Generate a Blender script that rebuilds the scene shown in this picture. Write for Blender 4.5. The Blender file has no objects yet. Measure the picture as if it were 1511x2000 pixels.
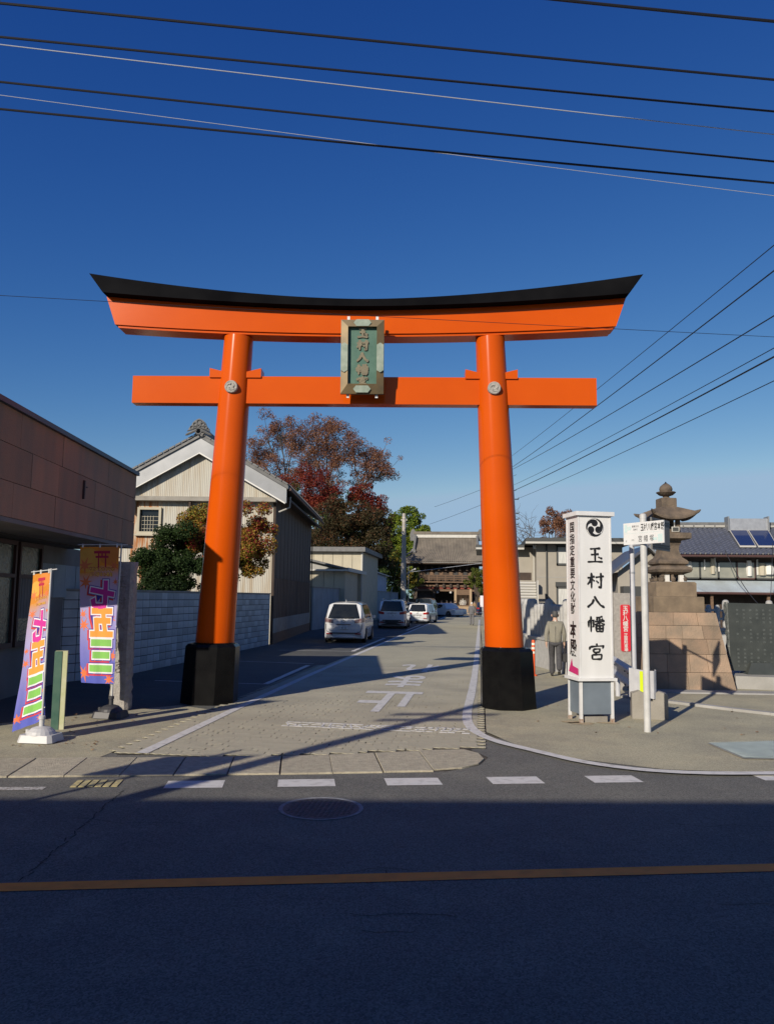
import bpy, bmesh, math, random
import numpy as np
from mathutils import Vector, Matrix
random.seed(7); rng = np.random.default_rng(7)
S = bpy.context.scene; COL = S.collection
R = math.radians
# ------------------------------------------------------------------ camera
CAMF, PITCH, ROLL, YAW, EYE = 1533.4656, 0.108, 0.013, 0.118, 2.0
_F = Vector((-math.sin(YAW)*math.cos(PITCH), math.cos(YAW)*math.cos(PITCH), math.sin(PITCH)))
_R = Vector((math.cos(YAW), math.sin(YAW), 0)); _U = _R.cross(_F)
_R2 = _R*math.cos(ROLL)+_U*math.sin(ROLL); _U2 = _U*math.cos(ROLL)-_R*math.sin(ROLL)
cd = bpy.data.cameras.new('camera'); cam = bpy.data.objects.new('camera', cd); COL.objects.link(cam)
cam.matrix_world = Matrix(((_R2.x, _U2.x, -_F.x, 0), (_R2.y, _U2.y, -_F.y, 0), (_R2.z, _U2.z, -_F.z, EYE), (0, 0, 0, 1)))
cd.sensor_fit = 'VERTICAL'; cd.sensor_height = 24; cd.lens = 24*CAMF/2000; cd.clip_end = 2000; cd.clip_start = .05
S.camera = cam
# ------------------------------------------------------------------ sky and sun
SUN_AZ, SUN_EL = R(180+24.7), R(24.4)      # azimuth clockwise from +Y
w = bpy.data.worlds.new('World'); S.world = w; w.use_nodes = True
nt = w.node_tree; bg = nt.nodes['Background']; sk = nt.nodes.new('ShaderNodeTexSky')
sk.sky_type = 'NISHITA'; sk.sun_disc = False; sk.sun_elevation = SUN_EL; sk.sun_rotation = SUN_AZ
sk.air_density = 1.0; sk.dust_density = 0.3; sk.ozone_density = 3.0; sk.altitude = 200
# deep clear autumn blue: each channel of the sky gets its own contrast, the same all the way round
se = nt.nodes.new('ShaderNodeSeparateColor'); co_ = nt.nodes.new('ShaderNodeCombineColor'); nt.links.new(sk.outputs[0], se.inputs[0])
for i_, (a_, g_) in enumerate(((3.75, 1.97), (1.48, 1.37), (.95, .77))):
    m1 = nt.nodes.new('ShaderNodeMath'); m1.operation = 'MULTIPLY'; m1.inputs[1].default_value = .075; nt.links.new(se.outputs[i_], m1.inputs[0])
    m2 = nt.nodes.new('ShaderNodeMath'); m2.operation = 'POWER'; m2.inputs[1].default_value = g_; nt.links.new(m1.outputs[0], m2.inputs[0])
    m3 = nt.nodes.new('ShaderNodeMath'); m3.operation = 'MULTIPLY'; m3.inputs[1].default_value = a_/.1; nt.links.new(m2.outputs[0], m3.inputs[0])
    m4 = nt.nodes.new('ShaderNodeMath'); m4.operation = 'MINIMUM'; m4.inputs[1].default_value = (3.2, 4.75, 6.5)[i_]; nt.links.new(m3.outputs[0], m4.inputs[0]); nt.links.new(m4.outputs[0], co_.inputs[i_])
nt.links.new(co_.outputs[0], bg.inputs[0]); bg.inputs[1].default_value = 0.1
sd = bpy.data.lights.new('sun', 'SUN'); sun = bpy.data.objects.new('sun', sd); COL.objects.link(sun)
sd.energy = 5.0; sd.angle = R(.53); sd.color = (1, .90, .76)
sv = Vector((math.sin(SUN_AZ)*math.cos(SUN_EL), math.cos(SUN_AZ)*math.cos(SUN_EL), math.sin(SUN_EL)))
sun.rotation_euler = sv.to_track_quat('Z', 'Y').to_euler(); sun.location = sv*50
S.view_settings.view_transform = 'Standard'; S.view_settings.look = 'None'; S.view_settings.exposure = 0
S.view_settings.gamma = 1; S.view_settings.use_curve_mapping = False
S.cycles.max_bounces = 6; S.cycles.diffuse_bounces = 3; S.cycles.glossy_bounces = 3; S.cycles.transmission_bounces = 4
# ------------------------------------------------------------------ surveying: a sight line from the eye to a real distance
def ray(x, y): return (_R2*(x-755.5)+_U2*(1000-y)+_F*CAMF).normalized()
def gp(x, y, z=0.):
    d = ray(x, y); return Vector((0, 0, EYE))+d*((z-EYE)/d.z)
def aty(x, y, Y):
    d = ray(x, y); return Vector((0, 0, EYE))+d*(Y/d.y)
# ------------------------------------------------------------------ materials
def s2l(c): return tuple(((v/255+.055)/1.055)**2.4 if v/255 > .04045 else v/255/12.92 for v in c)
MATS = {}
DIM = dict(sign_white=.9, sign_side=.80, white_plaster=.8, rusty_corrugated=.74, rust_stain_corrugated=.8, cream_siding=.74, pale_frame=.78, white_lettering=.85, fence_granite=.78, white_pole_paint=.8, guardrail_white=.85, grey_siding=.75, beige_siding=.72, silver_bargeboard=.55, granite=.8, pale_concrete=.75, pearl_white_paint=.85, white_plastic=.8, brown_concrete_panel=1.9, wall_block=1.8, far_wall_concrete=1.5, brown_stone=.85, pink_grey_stone=.9, lantern_stone=.85, gate_roof_tile=.85, parking_asphalt=1.0)
def mat(name, col, rough=.8, col2=None, scale=4., bump=0., bscale=60., metal=0., coat=0., rnd=0., stretch=None, spec=.5, alpha=None, detail=5., lo=.3, hi=.7, trans=0.):
    if name in MATS: return MATS[name]
    k_ = DIM.get(name, 1.); col = tuple(c*k_ for c in col); col2 = tuple(c*k_ for c in col2) if col2 else None
    m = bpy.data.materials.new(name); m.use_nodes = True; n = m.node_tree.nodes; L = m.node_tree.links; p = n['Principled BSDF']
    p.inputs['Roughness'].default_value = rough; p.inputs['Metallic'].default_value = metal
    p.inputs['Coat Weight'].default_value = coat; p.inputs['Specular IOR Level'].default_value = spec
    if trans: p.inputs['Transmission Weight'].default_value = trans
    tc = n.new('ShaderNodeTexCoord'); src = tc.outputs['Object']
    if stretch:
        mp = n.new('ShaderNodeMapping'); mp.inputs['Scale'].default_value = stretch; L.new(src, mp.inputs[0]); s2 = mp.outputs[0]
    else: s2 = src
    out = None
    if col2 is not None:
        nz = n.new('ShaderNodeTexNoise'); nz.inputs['Scale'].default_value = scale; nz.inputs['Detail'].default_value = detail; L.new(s2, nz.inputs[0])
        mr = n.new('ShaderNodeMapRange'); mr.inputs[1].default_value = lo; mr.inputs[2].default_value = hi; L.new(nz.outputs[0], mr.inputs[0])
        mx = n.new('ShaderNodeMix'); mx.data_type = 'RGBA'; mx.inputs[6].default_value = (*col, 1); mx.inputs[7].default_value = (*col2, 1)
        L.new(mr.outputs[0], mx.inputs[0]); out = mx.outputs[2]
    if rnd:
        oi = n.new('ShaderNodeObjectInfo'); mr = n.new('ShaderNodeMapRange'); mr.inputs[3].default_value = 1-rnd; mr.inputs[4].default_value = 1+rnd
        L.new(oi.outputs['Random'], mr.inputs[0]); hs = n.new('ShaderNodeHueSaturation'); hs.inputs['Color'].default_value = (*col, 1)
        L.new(mr.outputs[0], hs.inputs['Value'])
        if out: L.new(out, hs.inputs['Color'])
        out = hs.outputs[0]
    if out: L.new(out, p.inputs['Base Color'])
    else: p.inputs['Base Color'].default_value = (*col, 1)
    if bump:
        nb = n.new('ShaderNodeTexNoise'); nb.inputs['Scale'].default_value = bscale; nb.inputs['Detail'].default_value = 4; L.new(src, nb.inputs[0])
        b = n.new('ShaderNodeBump'); b.inputs['Strength'].default_value = bump; b.inputs['Distance'].default_value = .02; L.new(nb.outputs[0], b.inputs['Height']); L.new(b.outputs[0], p.inputs['Normal'])
    MATS[name] = m; m.diffuse_color = (*col, 1)
    return m
def asphalt(name, base, alt, tint, big=.35, speck=.9):
    """aggregate speckle, soft patches, a few stains"""
    m = bpy.data.materials.new(name); m.use_nodes = True; n = m.node_tree.nodes; L = m.node_tree.links; p = n['Principled BSDF']
    tc = n.new('ShaderNodeTexCoord'); src = tc.outputs['Object']
    def noise(sc, det=4, rough=.6):
        a = n.new('ShaderNodeTexNoise'); a.inputs['Scale'].default_value = sc; a.inputs['Detail'].default_value = det; a.inputs['Roughness'].default_value = rough; L.new(src, a.inputs[0]); return a.outputs[0]
    def rng_(o, a, b, c=0., d=1.):
        r = n.new('ShaderNodeMapRange'); r.inputs[1].default_value = a; r.inputs[2].default_value = b; r.inputs[3].default_value = c; r.inputs[4].default_value = d; L.new(o, r.inputs[0]); return r.outputs[0]
    def mix(f, a, b):
        x = n.new('ShaderNodeMix'); x.data_type = 'RGBA'; L.new(f, x.inputs[0])
        for i, v in ((6, a), (7, b)):
            if isinstance(v, tuple): x.inputs[i].default_value = (*v, 1)
            else: L.new(v, x.inputs[i])
        return x.outputs[2]
    c = mix(rng_(noise(big, 6), .35, .65), base, alt)
    c = mix(rng_(noise(1.7, 6, .7), .5, .72, 0, .6), c, tint)
    v = n.new('ShaderNodeTexVoronoi'); v.inputs['Scale'].default_value = 95; L.new(src, v.inputs[0])
    hs = n.new('ShaderNodeHueSaturation'); L.new(c, hs.inputs['Color']); L.new(rng_(v.outputs['Color'], 0, 1, 1-speck*.45, 1+speck*.55), hs.inputs['Value'])
    v2 = n.new('ShaderNodeTexVoronoi'); v2.inputs['Scale'].default_value = 17; L.new(src, v2.inputs[0])
    c = mix(rng_(v2.outputs['Distance'], .03, .06, .55, 0), hs.outputs[0], (.33, .32, .30))
    L.new(c, p.inputs['Base Color']); p.inputs['Roughness'].default_value = .88; p.inputs['Specular IOR Level'].default_value = .3
    b = n.new('ShaderNodeBump'); b.inputs['Strength'].default_value = .55; b.inputs['Distance'].default_value = .006
    L.new(noise(120, 3), b.inputs['Height']); L.new(b.outputs[0], p.inputs['Normal'])
    return m
M = {}
M['road'] = asphalt('road_asphalt', (.145, .143, .125), (.112, .112, .103), (.185, .18, .152), .45, 1.05)
M['lot'] = asphalt('parking_asphalt', (.105, .108, .10), (.085, .087, .082), (.135, .135, .12))
M['walk'] = asphalt('pavement_asphalt', (.41, .38, .262), (.30, .28, .205), (.47, .415, .27), .7, .65)
M['drive'] = asphalt('driveway_surface', (.43, .405, .29), (.35, .33, .245), (.48, .44, .315), .3, .4)
M['ground'] = asphalt('ground_dirt', (.14, .13, .11), (.11, .10, .09), (.17, .15, .12))
M['white_paint'] = mat('road_paint', (.62, .61, .58), .75, (.42, .41, .385), 9, .3, 90, lo=.5, hi=.75)
M['worn_paint'] = mat('worn_road_paint', (.52, .51, .48), .8, (.24, .22, .19), 30, .4, 90, lo=.42, hi=.58)
M['orange_paint'] = mat('orange_road_paint', (.95, .28, .035), .75, (.72, .21, .03), 7, .3, 90, lo=.45, hi=.8)
M['yellow_paint'] = mat('yellow_road_paint', (.52, .44, .20), .8, (.30, .27, .16), 20, lo=.4, hi=.6)
M['orange'] = mat('vermilion_paint', (.60, .088, .0035), .17, (.54, .074, .003), .9, .006, 8, spec=.16)
M['black'] = mat('black_lacquer', (.004, .004, .0045), .26, (.008, .008, .008), 5, spec=.18)
M['blackmetal'] = mat('black_cap_metal', (.005, .005, .006), .7, (.011, .011, .012), 1.2, .02, 4, spec=0.)
M['conc'] = mat('concrete', (.33, .31, .27), .9, (.24, .22, .185), 2.5, .3, 40)
M['conc_w'] = mat('pale_concrete', (.50, .49, .46), .9, (.36, .35, .32), 2.2, .25, 40)
M['slab'] = mat('gutter_slab_concrete', (.48, .435, .315), .92, (.34, .305, .23), 13, .8, 70, rnd=.12, lo=.3, hi=.7)
M['paver'] = mat('paver_concrete', (.47, .435, .315), .9, (.34, .315, .235), .9, .5, 60, rnd=.05)
M['joint'] = mat('joint_dirt', (.05, .042, .03), .95, (.12, .10, .07), 2.6, lo=.5, hi=.66)
M['block'] = mat('wall_block', (.29, .305, .30), .92, (.18, .195, .20), 1.8, .5, 60, rnd=.22)
M['mortar'] = mat('mortar', (.07, .07, .07), .95, (.045, .045, .045), 6)
M['stone'] = mat('brown_stone', (.31, .235, .155), .88, (.17, .13, .09), 3, .35, 35, rnd=.1)
M['stone_p'] = mat('pink_grey_stone', (.40, .275, .185), .88, (.25, .195, .14), 3.0, .6, 30, rnd=.24)
M['lstone'] = mat('lantern_stone', (.22, .165, .115), .85, (.10, .08, .062), 4.5, .7, 24)
M['granite'] = mat('granite', (.52, .49, .44), .85, (.38, .355, .32), 14, .8, 45)
M['fence_stone'] = mat('fence_granite', (.56, .55, .52), .85, (.45, .44, .41), 8, .3, 60, rnd=.06)
M['slate'] = mat('slate_stele', (.036, .042, .040), .45, (.055, .062, .058), 3, .1, 30)
M['slate_e'] = mat('slate_rough_edge', (.10, .11, .105), .8, (.30, .30, .28), 9, 1., 14, lo=.55, hi=.62)
M['engrave'] = mat('engraved_text', (.13, .145, .14), .9)
M['sign_white'] = mat('sign_white', (.80, .80, .78), .35, (.69, .69, .67), 1.3, coat=.1, stretch=(3, 3, .6), lo=.4, hi=.85)
M['sign_side'] = mat('sign_white_frame', (.72, .72, .71), .45, (.60, .60, .59), 6)
M['sign_grey'] = mat('sign_base_grey', (.17, .205, .24), .5, (.13, .16, .19), 3)
M['ink'] = mat('black_ink', (.012, .012, .013), .5, (.05, .05, .05), 30, lo=.6, hi=.75)
M['ink_g'] = mat('grey_ink', (.10, .10, .105), .6)
M['teal'] = mat('pale_teal_print', (.55, .68, .66), .5)
M['magenta'] = mat('magenta_arrow', (.55, .03, .16), .5)
M['red'] = mat('red_plate', (.62, .025, .04), .45)
M['letter_w'] = mat('white_lettering', (.8, .78, .72), .6)
M['rust'] = mat('rusty_foot', (.25, .13, .07), .85, (.42, .38, .33), 20)
M['steel'] = mat('galvanised_steel', (.45, .46, .48), .42, (.36, .37, .39), 5, metal=.5)
M['steel_w'] = mat('white_pole_paint', (.70, .70, .68), .4, (.58, .58, .56), 7)
M['rail'] = mat('guardrail_white', (.62, .63, .66), .45, (.50, .51, .54), 5)
M['lime'] = mat('reflective_lime', (.62, .75, .02), .5)
M['bronze'] = mat('plaque_bronze', (.20, .14, .065), .45, (.12, .09, .05), 4, metal=.35)
M['verdigris'] = mat('plaque_green', (.045, .115, .085), .7, (.08, .165, .125), 5, .1, 20)
M['tin'] = mat('plaque_fitting', (.30, .34, .28), .5, (.19, .24, .19), 9, metal=.3)
M['gold'] = mat('plaque_letter_gold', (.21, .18, .11), .6, (.13, .11, .07), 9)
M['fascia'] = mat('brown_concrete_panel', (.225, .122, .075), .9, (.12, .095, .07), 1.1, .5, 35, rnd=.09, stretch=(1.6, 1.6, .5))
M['coping'] = mat('dark_coping', (.035, .045, .075), .5)
M['wall_g'] = mat('grey_plaster', (.21, .20, .19), .9, (.15, .14, .13), 1.5, .2, 20)
M['glass'] = mat('window_glass', (.010, .012, .014), .06, (.018, .02, .02), 3, spec=.5)
M['glass_g'] = mat('patterned_glass', (.10, .13, .10), .25, (.05, .065, .055), 6, .5, 20, spec=.7)
M['frame_d'] = mat('dark_red_frame', (.075, .035, .03), .6)
M['frame_g'] = mat('dark_grey_frame', (.05, .052, .05), .5)
M['frame_l'] = mat('pale_frame', (.60, .58, .52), .6)
M['curtain'] = mat('curtain', (.62, .62, .58), .9, (.42, .42, .40), 6, stretch=(6, 6, .3))
M['corr'] = mat('rusty_corrugated', (.62, .59, .50), .6, (.44, .33, .20), 2.0, stretch=(3.0, 3.0, .25), lo=.44, hi=.80)
M['corr_s'] = mat('rust_stain_corrugated', (.45, .18, .06), .8, (.60, .54, .42), 2.5, stretch=(5, 5, .5), lo=.4, hi=.6)
M['tinroof'] = mat('silver_bargeboard', (.55, .56, .57), .38, (.42, .43, .44), 1.4, metal=.35)
M['darkcorr'] = mat('dark_siding', (.075, .045, .032), .75, (.045, .03, .024), 1.2, stretch=(3, 3, .4))
M['board'] = mat('weathered_board', (.19, .12, .075), .9, (.07, .048, .035), 2, .3, 20, rnd=.25, stretch=(6, 6, .5))
M['tile_r'] = mat('roof_tile_grey', (.16, .16, .155), .6, (.10, .10, .10), 4, rnd=.1)
M['tile_g'] = mat('gate_roof_tile', (.245, .21, .165), .75, (.14, .122, .10), 1.1, lo=.3, hi=.7)
M['tile_b'] = mat('blue_roof_tile', (.085, .095, .13), .38, (.065, .07, .09), 4)
M['plaster'] = mat('white_plaster', (.74, .72, .66), .85, (.62, .60, .54), 4)
M['cream'] = mat('cream_siding', (.62, .56, .42), .75, (.54, .49, .37), 1.5)
M['greysid'] = mat('grey_siding', (.47, .46, .42), .8, (.40, .39, .36), 1.5)
M['bluewall'] = mat('pale_blue_siding', (.40, .47, .58), .7, (.33, .40, .50), 2)
M['beige'] = mat('beige_siding', (.47, .43, .36), .85, (.42, .385, .325), 2)
M['farwall'] = mat('far_wall_concrete', (.22, .25, .27), .92, (.17, .19, .20), 1.2, .3, 20)
M['wood'] = mat('old_wood', (.20, .125, .075), .85, (.12, .075, .048), 4, stretch=(1, 1, 4))
M['wood_d'] = mat('dark_old_wood', (.045, .032, .025), .9, (.075, .052, .038), 3)
M['wood_l'] = mat('pale_wood', (.42, .30, .18), .8, (.33, .23, .14), 4, stretch=(4, 4, .5))
M['wood_r'] = mat('reddish_wood', (.24, .05, .03), .8, (.15, .04, .03), 5)
M['pole'] = mat('pole_concrete', (.40, .37, .32), .9, (.32, .30, .27), 3)
M['wire'] = mat('black_cable', (.012, .012, .016), .5)
M['wire_l'] = mat('pale_cable', (.55, .58, .62), .4, metal=.3)
M['rubber'] = mat('rubber', (.018, .018, .019), .85, (.03, .03, .03), 9)
M['chrome'] = mat('chrome', (.6, .6, .62), .15, metal=1)
M['carwhite'] = mat('pearl_white_paint', (.70, .71, .72), .22, coat=.8)
M['carsilver'] = mat('silver_paint', (.62, .66, .72), .25, coat=.8, metal=.15)
M['carblack'] = mat('black_car_paint', (.015, .015, .017), .18, coat=.9)
M['carblue'] = mat('dark_blue_car_paint', (.025, .035, .09), .2, coat=.9)
M['trim'] = mat('black_plastic_trim', (.02, .02, .022), .5)
M['lamp_red'] = mat('red_lamp', (.35, .02, .02), .2, coat=.8)
M['lamp_clear'] = mat('clear_lamp', (.35, .30, .30), .15, (.12, .03, .03), 8, coat=.8)
M['plate'] = mat('number_plate', (.62, .64, .66), .5)
M['plate_t'] = mat('plate_print', (.03, .07, .05), .5)
M['cone_or'] = mat('orange_plastic', (.75, .10, .02), .5)
M['reflect_w'] = mat('white_reflective', (.75, .72, .62), .5)
M['skin'] = mat('skin', (.52, .33, .24), .6)
M['hair_g'] = mat('grey_hair', (.05, .05, .05), .7, (.13, .13, .13), 60, lo=.45, hi=.75)
M['hair_w'] = mat('white_hair', (.55, .54, .52), .8)
M['jacket'] = mat('grey_tweed', (.27, .255, .205), .95, (.21, .20, .16), 60, .2, 100)
M['suit'] = mat('grey_suit', (.15, .15, .16), .95, (.12, .12, .13), 40)
M['trouser'] = mat('dark_grey_trousers', (.075, .075, .08), .9, (.05, .05, .055), 20, .3, 12)
M['shoe'] = mat('black_leather', (.02, .018, .017), .4)
M['bagm'] = mat('black_bag', (.018, .017, .018), .6, (.03, .03, .03), 20, .4, 30)
M['gpost'] = mat('green_painted_post', (.045, .12, .085), .7, (.09, .17, .12), 6)
M['ypost'] = mat('yellow_painted_post', (.50, .53, .26), .7, (.62, .60, .40), 8)
M['base_w'] = mat('white_plastic', (.66, .66, .66), .45, (.60, .60, .60), 6)
M['base_b'] = mat('black_plastic', (.05, .05, .055), .5)
M['leaf_f'] = mat('fallen_leaf', (.20, .09, .04), .8, (.30, .22, .11), 3, rnd=.4)
M['manhole'] = mat('cast_iron', (.075, .078, .085), .6, (.11, .11, .115), 20, .6, 60, metal=.4)
M['grate'] = mat('pale_steel_plate', (.48, .56, .54), .7, (.38, .45, .44), 5, .8, 50)
# ------------------------------------------------------------------ mesh helpers
class MB:
    def __init__(s): s.v = []; s.f = []
    def add(s, vs, fs, mtx=None):
        b = len(s.v); s.v += [tuple(mtx @ Vector(v)) if mtx else tuple(v) for v in vs]; s.f += [tuple(i+b for i in f) for f in fs]; return s
    def box(s, c, d, rz=0., mtx=None, bev=0.):
        x, y, z = (q/2 for q in d); m = Matrix.Translation(c) @ Matrix.Rotation(rz, 4, 'Z')
        if mtx: m = mtx @ m
        if bev:
            vs = []
            for (px, py) in ((1, 1), (-1, 1), (-1, -1), (1, -1)):
                a = (px*(x-bev), py*y); b = (px*x, py*(y-bev)); vs += [a, b] if px*py < 0 else [b, a]
            s.prism(vs, -z, z, m); return s
        return s.add([(-x, -y, -z), (x, -y, -z), (x, y, -z), (-x, y, -z), (-x, -y, z), (x, -y, z), (x, y, z), (-x, y, z)],
                     [(3, 2, 1, 0), (4, 5, 6, 7), (0, 1, 5, 4), (1, 2, 6, 5), (2, 3, 7, 6), (3, 0, 4, 7)], m)
    def prism(s, pts, z0, z1, mtx=None, top=None):
        n = len(pts); top = top or pts
        return s.add([(x, y, z0) for x, y in pts]+[(x, y, z1) for x, y in top],
                     [tuple(range(n-1, -1, -1)), tuple(range(n, 2*n))]+[(i, (i+1) % n, (i+1) % n+n, i+n) for i in range(n)], mtx)
    def hexa(s, b, t):   # 4 bottom, 4 top points ccw
        return s.add(list(b)+list(t), [(3, 2, 1, 0), (4, 5, 6, 7), (0, 1, 5, 4), (1, 2, 6, 5), (2, 3, 7, 6), (3, 0, 4, 7)])
    def lathe(s, prof, n=24, mtx=None, sq=None):
        vs = []; fs = []
        for r, z in prof:
            for i in range(n):
                a = 2*math.pi*(i+.5)/n; vs.append((r*math.cos(a), r*math.sin(a), z))
        for j in range(len(prof)-1):
            for i in range(n): fs.append((j*n+i, j*n+(i+1) % n, (j+1)*n+(i+1) % n, (j+1)*n+i))
        fs.append(tuple(range(n-1, -1, -1))); fs.append(tuple(range((len(prof)-1)*n, len(prof)*n)))
        return s.add(vs, fs, mtx)
    def tube(s, pts, r, n=8, r2=None):
        pts = [Vector(p) for p in pts]; k = len(pts); vs = []; fs = []
        for j, p in enumerate(pts):
            t = (pts[min(j+1, k-1)]-pts[max(j-1, 0)]).normalized(); a = t.orthogonal() if abs(t.z) > .9 else t.cross(Vector((0, 0, 1)))
            a.normalize(); b = t.cross(a); rr = (r[j] if isinstance(r, (list, tuple)) else (r if r2 is None else r+(r2-r)*j/(k-1)))
            for i in range(n):
                q = 2*math.pi*i/n; vs.append(p+a*math.cos(q)*rr+b*math.sin(q)*rr)
        for j in range(k-1):
            for i in range(n): fs.append((j*n+i, j*n+(i+1) % n, (j+1)*n+(i+1) % n, (j+1)*n+i))
        fs.append(tuple(range(n))); fs.append(tuple(range(k*n-1, (k-1)*n-1, -1)))
        return s.add(vs, fs)
    def grid(s, fn, nu, nv):
        vs = [fn(i/nu, j/nv) for j in range(nv+1) for i in range(nu+1)]
        fs = [(j*(nu+1)+i, j*(nu+1)+i+1, (j+1)*(nu+1)+i+1, (j+1)*(nu+1)+i) for j in range(nv) for i in range(nu)]
        return s.add(vs, fs)
    def poly(s, pts): return s.add(pts, [tuple(range(len(pts)))])
    def mesh(s, name, m, smooth=False, inv=None, recalc=False):
        me = bpy.data.meshes.new(name)
        vs = [tuple(inv @ Vector(v)) for v in s.v] if inv else s.v
        me.from_pydata(vs, [], s.f)
        if recalc:
            bm = bmesh.new(); bm.from_mesh(me); bmesh.ops.remove_doubles(bm, verts=bm.verts, dist=1e-5); bmesh.ops.recalc_face_normals(bm, faces=bm.faces); bm.to_mesh(me); bm.free()
        if m: me.materials.append(m)
        if smooth:
            me.shade_smooth()
            try: me.set_sharp_from_angle(angle=R(38))
            except Exception: pass
        me.update(); return me
INV = {}
def empty(name, loc=(0, 0, 0), rz=0., label=None, cat=None, group=None, kind=None):
    o = bpy.data.objects.new(name, None); COL.objects.link(o); o.location = loc; o.rotation_euler = (0, 0, rz); o.empty_display_size = .2
    m = Matrix.Translation(loc) @ Matrix.Rotation(rz, 4, 'Z'); INV[o.name] = m.inverted()
    tag(o, label, cat, group, kind); return o
def tag(o, label=None, cat=None, group=None, kind=None):
    if label: o['label'] = label
    if cat: o['category'] = cat
    if group: o['group'] = group
    if kind: o['kind'] = kind
    return o
def obj(name, mb, m, parent=None, world=True, smooth=False, recalc=False, **kw):
    """world=True: vertices given in world space, moved into the parent's frame"""
    inv = INV.get(parent.name) if (parent is not None and world) else None
    me = mb.mesh(name, m, smooth, inv, recalc) if isinstance(mb, MB) else mb
    o = bpy.data.objects.new(name, me); COL.objects.link(o)
    if parent is not None:
        o.parent = parent
        if world and parent.name in INV: INV[o.name] = INV[parent.name]
    return tag(o, **kw)
def copy_tree(o, loc=None, rz=None, parent=None, **kw):
    c = o.copy(); COL.objects.link(c)
    if parent is not None: c.parent = parent
    if loc is not None: c.location = loc
    if rz is not None: c.rotation_euler = (0, 0, rz)
    for k, v in kw.items(): c['category' if k == 'cat' else k] = v
    for ch in list(o.children): copy_tree(ch, parent=c)
    return c
def piece(name, me, parent, loc, rz=0., scale=None):
    o = bpy.data.objects.new(name, me); COL.objects.link(o); o.parent = parent; o.location = loc
    if rz: o.rotation_euler = (0, 0, rz)
    if scale: o.scale = scale
    return o
# text as flat polygons (built-in font), returned in 2-D
def text2d(body, offset=0., width=1., res=3):
    c = bpy.data.curves.new('lettering', 'FONT'); c.body = body; c.size = 1; c.offset = offset; c.resolution_u = res
    c.align_x = 'CENTER'; c.align_y = 'CENTER'
    o = bpy.data.objects.new('lettering', c); COL.objects.link(o); dg = bpy.context.evaluated_depsgraph_get(); me = o.evaluated_get(dg).to_mesh()
    vs = [(v.co.x*width, v.co.y) for v in me.vertices]; fs = [tuple(p.vertices) for p in me.polygons]
    o.evaluated_get(dg).to_mesh_clear(); bpy.data.objects.remove(o); bpy.data.curves.remove(c)
    if vs:
        xs = [v[0] for v in vs]; ys = [v[1] for v in vs]; cx = (min(xs)+max(xs))/2; cy = (min(ys)+max(ys))/2
        vs = [(x-cx, y-cy) for x, y in vs]
    return vs, fs
def put_text(mb, body, org, ux, uy, size, pitch=None, vertical=False, offset=0., sx=1., lift=0., nrm=None):
    """lays characters out on a plane: org centre, ux right, uy up"""
    ux, uy = Vector(ux), Vector(uy); n = (nrm or ux.cross(uy)).normalized()
    if vertical:
        for i, ch in enumerate(body):
            if ch == ' ': continue
            vs, fs = text2d(ch, offset); c = Vector(org)-uy*(pitch*i)
            mb.add([c+ux*(x*size*sx)+uy*(y*size)+n*lift for x, y in vs], fs)
    else:
        vs, fs = text2d(body, offset); mb.add([Vector(org)+ux*(x*size*sx)+uy*(y*size)+n*lift for x, y in vs], fs)
    return mb
# brush characters
BR = {
 '玉': [[(.2, .9), (.5, .93), (.82, .95)], [(.5, .9), (.5, .5), (.5, .12)], [(.25, .55), (.5, .57), (.72, .6)], [(.05, .1), (.5, .13), (.95, .12)], [(.68, .42), (.78, .36), (.92, .32)]],
 '村': [[(.03, .66), (.25, .7), (.46, .76)], [(.27, .98), (.27, .5), (.26, .02)], [(.26, .66), (.16, .42), (.02, .25)], [(.3, .6), (.38, .52), (.44, .46)], [(.5, .7), (.75, .74), (1., .78)], [(.82, .98), (.83, .5), (.82, .06), (.66, .13)], [(.54, .5), (.62, .42), (.68, .35)]],
 '八': [[(.4, .72), (.3, .42), (.02, .1)], [(.42, .95), (.56, .62), (.76, .28), (1., .1)]],
 '幡': [[(.06, .7), (.06, .3)], [(.06, .7), (.35, .73), (.35, .34), (.29, .38)], [(.2, .98), (.2, .5), (.2, .02)], [(.88, .97), (.7, .92), (.5, .88)], [(.52, .84), (.6, .74)], [(.9, .84), (.8, .74)], [(.42, .66), (.7, .68), (1., .71)], [(.7, .9), (.7, .45)], [(.68, .66), (.58, .53), (.42, .44)], [(.72, .66), (.84, .54), (1., .46)], [(.5, .4), (.51, .05)], [(.5, .4), (.9, .42), (.89, .05)], [(.52, .22), (.88, .23)], [(.7, .4), (.7, .06)], [(.5, .06), (.9, .06)]],
 '宮': [[(.5, 1.), (.54, .88)], [(.14, .82), (.08, .62)], [(.14, .8), (.5, .84), (.94, .86), (.84, .7)], [(.32, .66), (.33, .46)], [(.32, .66), (.7, .68), (.66, .46)], [(.33, .47), (.67, .48)], [(.5, .46), (.42, .34)], [(.24, .32), (.25, .04)], [(.24, .32), (.8, .34), (.77, .04)], [(.25, .06), (.78, .06)]]}
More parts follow.
